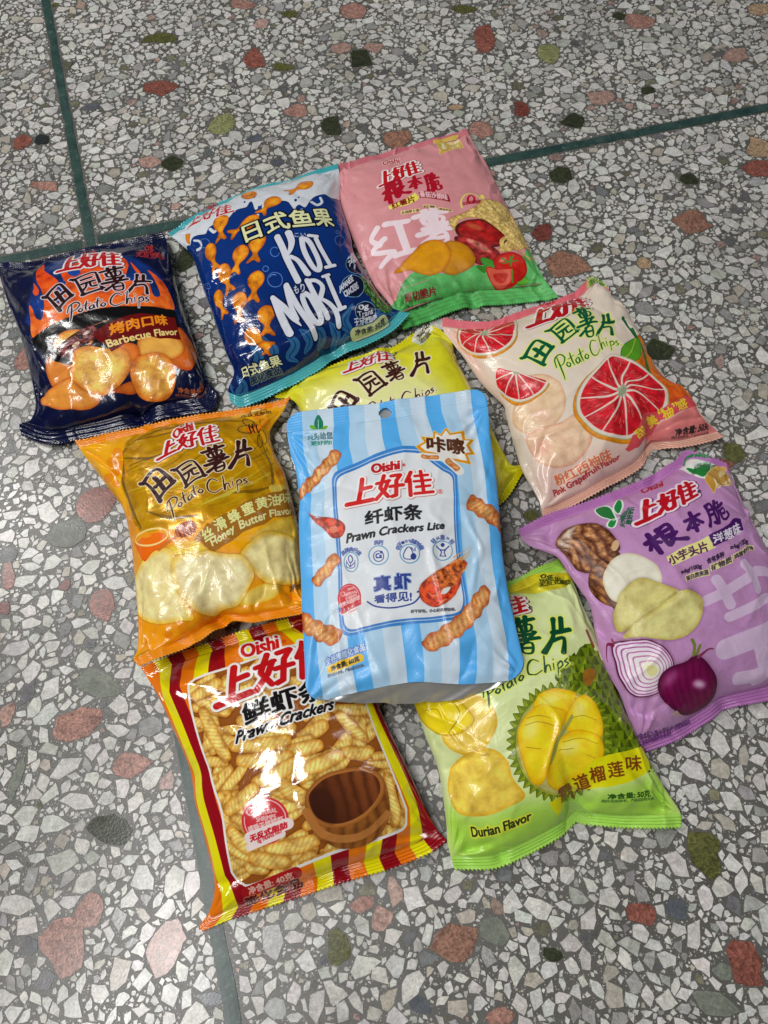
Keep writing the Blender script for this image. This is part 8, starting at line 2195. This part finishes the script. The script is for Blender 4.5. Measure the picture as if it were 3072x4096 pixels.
 ('T','钙',[404,794,423,801,418,823,399,815],(38,60,140),2),
 ('T','低',[470,850,479,831,496,843,486,862],(38,60,140),2),
 ('T','于',[478,832,492,817,506,834,492,849],(38,60,140),2),
 ('T','1',[497,820,507,815,512,826,502,831],(38,60,140),2),
 ('T','0',[512,812,523,809,525,822,515,824],(38,60,140),2),
 ('T','%',[529,809,540,809,539,822,528,821],(38,60,140),2),
 ('T','脂',[543,804,561,811,555,832,536,826],(38,60,140),2),
 ('T','肪',[560,810,576,823,565,841,549,829],(38,60,140),2),
 ('T','含',[575,822,588,838,572,853,560,836],(38,60,140),2),
 ('T','量',[587,837,594,857,576,866,569,846],(38,60,140),2),
 ('T','轻',[621,821,636,805,650,821,635,836],(38,60,140),2),
 ('T','“',[648,804,659,799,663,810,652,815],(38,60,140),2),
 ('T','腹',[669,791,689,792,688,814,667,813],(38,60,140),2),
 ('T','”',[699,800,709,805,704,816,693,811],(38,60,140),2),
 ('T','担',[721,808,735,824,719,838,705,822],(38,60,140),2),
 ('L',[419,876,417,887,410,895,401,898,391,896,383,890,378,880,376,868,379,857,385,850,394,846,404,848,412,854,418,865,419,876],3.9,(38,60,140)),
 ('T','Ca',[386,857,412,860,411,883,385,880],(38,60,140),5),
 ('P',[416,856,416,859,414,861,411,862,409,862,406,860,405,857,404,854,405,851,407,849,409,848,412,849,414,851,416,853],(38,60,140)),
 ('P',[527,847,541,878,534,901,510,900,505,881],(234,238,242),{'o':((38,60,140),4)}),
 ('P',[557,892,555,899,551,904,546,907,541,907,536,904,533,898,532,892,534,885,538,880,543,877,548,877,553,881,556,886],(38,60,140)),
 ('L',[539,849,548,865],3.9,(38,60,140)),
 ('L',[554,850,553,867],3.9,(38,60,140)),
 ('P',[685,838,684,842,681,845,678,847,673,847,670,845,668,842,667,837,668,833,671,830,675,828,679,828,682,830,685,833],(38,60,140)),
 ('L',[647,844,664,860,685,860,705,844],5.5,(38,60,140)),
 ('L',[664,862,668,873,661,889],4.7,(38,60,140)),
 ('L',[687,862,681,873,686,890],4.7,(38,60,140)),
 ('L',[661,889,686,890],3.9,(38,60,140)),
 ('P',[272,846,281,864,273,877,265,860],(234,238,242),{'o':((38,60,140),4)}),
 ('L',[273,877,271,896],3.1,(38,60,140)),
 ('L',[256,873,266,891,271,896,288,884],3.9,(38,60,140)),
 ('L',[254,865,254,896,287,903,293,872],3.1,(38,60,140)),
 ('T','真',[373,968,441,972,437,1039,370,1033],(38,60,140),10,{'o':((170,190,225),4)}),
 ('T','虾',[457,970,525,969,522,1041,455,1044],(38,60,140),10,{'o':((170,190,225),4)}),
 ('T','看得见!',[367,1054,523,1054,518,1100,365,1088],(38,60,140),6),
 ('L',[335,1075,371,1103,442,1121,522,1109,570,1057],[6.3,7,6.3],(38,60,140)),
 ('L',[547,1057,575,1042,573,1077],7,(38,60,140)),
 ('L',[736,905,777,884,820,854],[5.5,3.1,1.6],(226,170,120)),
 ('L',[743,912,783,899,807,869],[5.5,3.1,1.6],(226,170,120)),
 ('L',[754,949,779,936,790,921],[5.5,3.1,1.6],(226,170,120)),
 ('L',[722,897,771,869,813,847],[5.5,3.1,1.6],(226,170,120)),
 ('P',[715,917,752,897,775,910,785,923,771,947,759,964,747,987,741,1016,724,1044,701,1075,644,1115,603,1122,566,1100,555,1074,556,1043,571,1014,607,983,649,956,684,934],(206,92,40),{'e':((160,50,20),12),'n':(0.26,4),'sh':4}),
 ('P',[607,985,683,938,751,902,773,937,741,987,702,1028,655,1033,642,1019,621,1004],(190,96,44),{'n':(0.35,5),'st':((232,150,84),-0.55,40,0.35),'fe':3}),
 ('P',[583,1021,616,1007,642,1021,647,1063,669,1063,685,1052,725,1015,701,1071,645,1108,603,1116,578,1093,566,1057],(222,66,30),{'n':(0.28,5),'st':((246,150,90),1,44,0.3),'fe':3}),
 ('P',[646,1065,659,1042,687,1032,691,1038,676,1056,662,1065],(238,240,242)),
 ('L',[699,927,738,909,764,903],3.7,(246,190,140),{'a':0.8}),
 ('L',[593,1057,609,1073,628,1068],3.7,(246,190,140),{'a':0.8}),
 ('L',[624,1016,638,1033],3.7,(246,190,140),{'a':0.8}),
 ('L',[637,1103,666,1087],3.7,(246,190,140),{'a':0.8}),
 ('L',[751,902,779,886,811,861],[7.8,4.2,1.6],(222,180,120)),
 ('L',[761,908,783,896,801,874],[7.8,4.2,1.6],(222,180,120)),
 ('L',[760,959,782,943,791,937],[7.8,4.2,1.6],(222,180,120)),
 ('P',[68,589,109,616,169,626,224,653,252,684,254,717,233,744,190,737,151,684,108,641],(196,70,44),{'e':((150,40,26),10),'n':(0.25,4),'sh':3}),
 ('P',[180,683,212,683,218,709,191,714],(226,130,100)),
 ('L',[109,616,77,588,53,566],[3.9,2.3,1.6],(190,90,70)),
 ('L',[144,621,82,597,58,579],[3.9,2.3,1.6],(190,90,70)),
 ('L',[143,670,91,632],[3.9,2.3,1.6],(190,90,70)),
 ('P',[309,1056,299,1082,280,1100,257,1105,234,1098,214,1079,204,1053,203,1023,213,997,232,979,256,974,279,981,298,1000,309,1027],(204,44,56)),
 ('L',[301,1050,295,1073,281,1090,262,1097,243,1093,225,1078,214,1056,212,1030,218,1006,232,989,251,982,271,986,288,1001,299,1024,301,1050],2.3,(240,200,205)),
 ('L',[245,1020,243,1026,239,1031,232,1032,225,1031,218,1026,214,1020,213,1012,215,1006,220,1001,226,1000,234,1001,240,1006,244,1012,245,1020],4.7,(204,44,56)),
 ('L',[239,1018,238,1022,235,1025,231,1026,226,1025,223,1022,220,1018,219,1014,221,1010,224,1007,228,1006,232,1007,236,1010,238,1014,239,1018],2.3,(244,214,214)),
 ('T','MADE',[253,996,282,991,283,1002,254,1006],(248,214,210),3),
 ('T','NATURAL',[237,1018,292,1010,293,1023,237,1030],(248,214,210),3),
 ('T','SHRIMPS',[239,1035,291,1027,292,1040,240,1048],(248,214,210),3),
 ('T','感受天然鲜虾',[207,1058,304,1037,306,1056,209,1077],(248,220,216),4),
 ('L',[219,1098,319,1075],23.5,(244,240,242)),
 ('T','无反式脂肪',[210,1089,308,1058,309,1079,213,1106],(204,44,56),5),
 ('T','0g TRANS FAT',[236,1109,292,1094,293,1105,238,1119],(248,220,216),3),
 ('T','虾干好吃，小心虾壳硬物哦。',[510,1139,701,1124,699,1138,509,1154],(50,50,60),3),
 ('T','全谷物膨化食品',[114,1278,304,1249,304,1282,114,1307],(206,226,242),4,{'o':((60,90,190),3)}),
 ('L',[134,1329,273,1309],36,(240,196,30)),
 ('T','净含量: 60克',[136,1318,270,1299,270,1321,137,1339],(40,36,30),5),
 ('T','图片仅供参考，产品以实物为准。',[115,1348,286,1335,286,1349,114,1362],(50,60,80),3),
 ('P',[158,31,178,72,174,109,154,123,136,97,139,60],(24,130,100),{'e':((16,100,80),6)}),
 ('P',[111,88,132,89,145,119,123,112],(110,180,40)),
 ('P',[201,104,180,101,163,122,187,127],(110,180,40)),
 ('L',[156,59,153,131],3.1,(210,240,230)),
 ('T','只为给您',[100,142,224,150,230,188,103,179],(60,110,120),4),
 ('T','更好的!',[120,188,222,195,225,223,119,212],(60,140,120),4),
]),
}
# ---------------------------------------------------------------- packets
def grid_mesh(name, P, U, V, close=False):
    m, n = P.shape[:2]
    idx = np.arange(m*n).reshape(m, n)
    a = idx[:-1, :-1]; b = idx[1:, :-1]; c = idx[1:, 1:]; d = idx[:-1, 1:]
    F = np.stack([a, b, c, d], -1).reshape(-1, 4)
    st = np.arange(len(F))*4
    me = np_mesh(name, P.reshape(-1, 3), F.ravel(), st, np.full(len(F), 4), smooth=True)
    uv = me.uv_layers.new(name='print')
    co = np.stack([U.reshape(-1)[F.ravel()], 1-V.reshape(-1)[F.ravel()]], -1)
    uv.data.foreach_set('uv', co.astype(np.float32).ravel())
    return me

def plain_film(name, col, rough=.35, metal=0.0):
    m, nt, b = new_mat(name)
    b.inputs['Base Color'].default_value = (*col, 1); b.inputs['Roughness'].default_value = rough
    b.inputs['Metallic'].default_value = metal
    N = nt.nodes.new; L = nt.links.new
    tc = N('ShaderNodeTexCoord'); n1 = N('ShaderNodeTexNoise'); n1.inputs['Scale'].default_value = 45; n1.inputs['Detail'].default_value = 4
    L(tc.outputs['Object'], n1.inputs['Vector'])
    bp = N('ShaderNodeBump'); bp.inputs['Strength'].default_value = .35; bp.inputs['Distance'].default_value = .002
    L(n1.outputs['Fac'], bp.inputs['Height']); L(bp.outputs[0], b.inputs['Normal'])
    return m

def printed_film(name, img, rough, coat, mask=None, spec=.5, bump=.25):
    m, nt, b = new_mat(name)
    N = nt.nodes.new; L = nt.links.new
    uv = N('ShaderNodeUVMap'); uv.uv_map = 'print'
    if img is not None:
        ti = N('ShaderNodeTexImage'); ti.image = img; ti.extension = 'EXTEND'
        L(uv.outputs[0], ti.inputs[0]); L(ti.outputs['Color'], b.inputs['Base Color'])
        if mask:   # foil shows through where the ink is thin: alpha channel stores it
            mm = N('ShaderNodeMath'); mm.operation = 'MULTIPLY_ADD'; mm.inputs[1].default_value = -mask; mm.inputs[2].default_value = mask
            L(ti.outputs['Alpha'], mm.inputs[0]); L(mm.outputs[0], b.inputs['Metallic'])
    tc = N('ShaderNodeTexCoord')
    n1 = N('ShaderNodeTexNoise'); n1.inputs['Scale'].default_value = 38; n1.inputs['Detail'].default_value = 5; n1.inputs['Distortion'].default_value = .8
    L(tc.outputs['Object'], n1.inputs['Vector'])
    n2 = N('ShaderNodeTexNoise'); n2.inputs['Scale'].default_value = 320; n2.inputs['Detail'].default_value = 3
    L(tc.outputs['Object'], n2.inputs['Vector'])
    # crumpled facets of the film
    wv = N('ShaderNodeVectorMath'); wv.operation = 'MULTIPLY_ADD'
    n3 = N('ShaderNodeTexNoise'); n3.inputs['Scale'].default_value = 22; n3.inputs['Detail'].default_value = 2
    L(tc.outputs['Object'], n3.inputs['Vector']); L(n3.outputs['Color'], wv.inputs[0]); wv.inputs[1].default_value = (.03, .03, .03); L(tc.outputs['Object'], wv.inputs[2])
    vo = N('ShaderNodeTexVoronoi'); vo.feature = 'DISTANCE_TO_EDGE'; vo.inputs['Scale'].default_value = 27
    L(wv.outputs[0], vo.inputs['Vector'])
    vr = N('ShaderNodeMapRange'); vr.inputs[2].default_value = .22; L(vo.outputs['Distance'], vr.inputs[0])
    mk = N('ShaderNodeMath'); mk.operation = 'MULTIPLY'; L(vr.outputs[0], mk.inputs[0]); L(n3.outputs['Fac'], mk.inputs[1])
    b0 = N('ShaderNodeBump'); b0.inputs['Strength'].default_value = bump*.8; b0.inputs['Distance'].default_value = .0016
    L(mk.outputs[0], b0.inputs['Height'])
    b1 = N('ShaderNodeBump'); b1.inputs['Strength'].default_value = bump; b1.inputs['Distance'].default_value = .004
    b2 = N('ShaderNodeBump'); b2.inputs['Strength'].default_value = bump*.35; b2.inputs['Distance'].default_value = .0006
    L(n1.outputs['Fac'], b1.inputs['Height']); L(n2.outputs['Fac'], b2.inputs['Height'])
    L(b0.outputs[0], b1.inputs['Normal']); L(b1.outputs[0], b2.inputs['Normal']); L(b2.outputs[0], b.inputs['Normal'])
    rr = N('ShaderNodeMapRange'); rr.inputs[1].default_value = .3; rr.inputs[2].default_value = .7
    rr.inputs[3].default_value = rough*.85; rr.inputs[4].default_value = rough*1.2
    L(n1.outputs['Fac'], rr.inputs[0]); L(rr.outputs[0], b.inputs['Roughness'])
    b.inputs['Specular IOR Level'].default_value = spec
    b.inputs['Coat Weight'].default_value = coat; b.inputs['Coat Roughness'].default_value = .06
    L(b1.outputs[0], b.inputs['Coat Normal'])
    return m

def build_packet(key, obj_name, mat, back_mat, label, category, group, teeth=None):
    b = prep(BAGS[key])
    vs, vb = b['seal']
    pouch = (key == 'pouch')
    centre = (b['_T'].mean(0)+b['_B'].mean(0))/2
    root = bpy.data.objects.new(obj_name, None)
    root.empty_display_size = .05
    root.location = (centre[0], centre[1], 0)
    COL.objects.link(root)
    root['label'] = label; root['category'] = category
    if group: root['group'] = group
    off = np.array([centre[0], centre[1], 0])
    nu, nv = 150, 170
    # front film
    u = np.linspace(0, 1, nu); v = np.linspace(vs, 1-vb, nv)
    U, V = np.meshgrid(u, v)
    Um = U
    if pouch:      # rounded bottom corners
        r = .055; k = np.clip((V-(1-r))/r, 0, 1); ins = r*1.3*(1-np.sqrt(np.clip(1-k*k, 0, 1))); Um = ins+(1-2*ins)*U
    P = front(b, Um, V)-off
    add_obj('front_film', grid_mesh('front_film', P, Um, V), root, [mat])
    # back film and the sides
    U2, V2 = np.meshgrid(np.linspace(0, 1, 40), np.linspace(vs, 1-vb, 50))
    Pb = back(b, U2, V2)
    Ff = front(b, U2, V2)
    e = np.where((U2 == 0) | (U2 == 1), 1, 0)[..., None]
    Pb = Pb*(1-e)+Ff*e-off
    if not pouch:
        add_obj('back_film', grid_mesh('back_film', Pb[:, ::-1], U2, V2), root, [back_mat])
    # crimped end seals with a serrated edge
    def seal(v0, v1, outer):
        n = teeth or 64
        nu_ = n*4+1
        u = np.linspace(0, 1, nu_); rows = 26
        t = np.linspace(0, 1, rows)
        Us, Ts = np.meshgrid(u, t)
        Vs = v0+(v1-v0)*Ts
        Uo = Us
        if pouch:
            r = .05; k = np.clip((r-Vs)/r, 0, 1); ins = r*1.35*(1-np.sqrt(np.clip(1-k*k, 0, 1))); Uo = ins+(1-2*ins)*Us
        P_ = front(b, Uo, Vs)
        if not pouch:
            tooth = 1-2*np.abs((u*n) % 1-.5)
            k = 1 if outer == 0 else rows-1
            inn = P_[1 if outer == 0 else rows-2]; ed = P_[k if outer else 0]
            dirn = P_[0 if outer == 0 else rows-1]-P_[4 if outer == 0 else rows-5]
            dirn /= np.linalg.norm(dirn, axis=1)[:, None]+1e-9
            sh = (tooth*.0016)[:, None]*dirn
            if outer == 0: P_[0] += sh; P_[1] += sh*.5
            else: P_[-1] += sh; P_[-2] += sh*.5
        P_ = P_-off
        me = grid_mesh('end_seal', P_, Uo, Vs)
        if pouch:
            import bmesh
            bm = bmesh.new(); bm.from_mesh(me)
            hc = P_[int(rows*.62), int(nu_*.487)]
            kill = [f for f in bm.faces if (f.calc_center_median()-Vector(hc)).length < .0046]
            bmesh.ops.delete(bm, geom=kill, context='FACES'); bm.to_mesh(me); bm.free()
        o = add_obj('zip_header' if pouch else 'end_seal', me, root, [mat])
        md = o.modifiers.new('film', 'SOLIDIFY'); md.thickness = .0003; md.offset = -1
    seal(0, vs, 0)
    if vb > 0: seal(1-vb, 1, 1)
    return root, b, off
# ---------------------------------------------------------------- build everything
build_floor()
SPEC = [
 # key, name, label, rough, coat, foil, spec, bump, back colour, teeth
 ('bbq', 'chip_bag', 'glossy navy barbecue chip bag with orange flames and black pan, at far left', .22, .5, 0, .4, .30, (.010, .014, .05), 70),
 ('koi', 'cracker_bag', 'shiny blue and white bag of fish shaped crackers with turquoise sealed ends', .17, .55, 0, .45, .30, (.02, .28, .34), 60),
 ('pink', 'chip_bag', 'matte pink sweet potato chip bag with green hem, burlap sack and tomatoes', .40, .05, 0, .4, .34, (.45, .16, .19), 60),
 ('grapefruit', 'chip_bag', 'cream coloured chip bag with red grapefruit slices and green lettering', .27, .2, 0, .45, .34, (.62, .30, .28), 58),
 ('lemon', 'chip_bag', 'bright lemon yellow chip bag mostly hidden under the light blue pouch', .24, .3, 0, .5, .34, (.45, .42, .02), 56),
 ('prawn', 'cracker_bag', 'bag of prawn crackers with dark red, orange and yellow stripes and a wooden tub', .13, .75, 0, .5, .19, (.30, .01, .02), 58),
 ('durian', 'chip_bag', 'pale green potato chip bag with an opened durian, its bottom edge folded in', .27, .2, .75, .45, .34, (.32, .48, .12), 62),
 ('honey', 'chip_bag', 'golden yellow honey butter chip bag with a honey pot and a bee', .27, .3, .5, .5, .36, (.50, .26, .01), 60),
 ('onion', 'chip_bag', 'matte purple taro chip bag with a cut red onion, at the right edge', .38, .06, 0, .4, .34, (.30, .12, .34), 64),
 ('pouch', 'snack_pouch', 'light blue and white striped stand-up pouch lying on top of the other bags', .38, .08, 0, .45, .20, (.55, .56, .56), 40),
]
for key, name, label, rough, coat, foil, specular, relief, backc, teeth in SPEC:
    img = render_art(key)
    mat = printed_film('printed_film_'+key, img, rough, coat, foil, specular, relief)
    bmat = plain_film('back_film_'+key, backc, rough)
    root, b, off = build_packet(key, name, mat, bmat, label, 'snack bag' if key != 'pouch' else 'snack pouch', 'packets of snacks laid out on the terrazzo floor', teeth)
    if key == 'pouch':
        # silver inside of the folded bottom gusset and the back panel of the pouch
        u = np.linspace(0, 1, 60); v = np.linspace(0, 1, 16)
        U, V = np.meshgrid(u, v)
        r = .055
        e = np.ones_like(U)*(1-r*.55)
        top = front(b, .03+.94*U, e)
        edge = front(b, .03+.94*U, np.full_like(U, 1.0))
        d = edge-top; d /= np.linalg.norm(d, axis=-1, keepdims=True)
        Lg = .003+.009*np.sin(np.pi*np.clip(U, 0, 1))**.8
        S1 = (1-np.sin(np.pi*U))[..., None]
        base = edge - d*.006*S1
        G = base + d*(Lg*V)[..., None]
        G[..., 2] = base[..., 2] - .0015 - .012*V*np.sin(np.pi*U) + .0016*np.sin(U*9+1)*V + .0009*np.sin(U*31+V*5)*V
        foilm = plain_film('silver_foil', (.74, .74, .73), .34, .7)
        add_obj('bottom_gusset', grid_mesh('bottom_gusset', G-off, U, V), root, [foilm])
        U2, V2 = np.meshgrid(np.linspace(0, 1, 40), np.linspace(0, .955, 50))
        r = .05; k = np.clip((r-V2)/r, 0, 1); ins = r*1.35*(1-np.sqrt(np.clip(1-k*k, 0, 1)))
        Pb = back(b, ins+(1-2*ins)*U2, V2)
        Pb[..., 2] = np.minimum(Pb[..., 2]-.0006, front(b, ins+(1-2*ins)*U2, V2)[..., 2]-.0022)
        add_obj('back_film', grid_mesh('back_film', (Pb-off)[:, ::-1], U2, V2), root, [foilm])
print('built in', round(time.time()-_t0, 1))
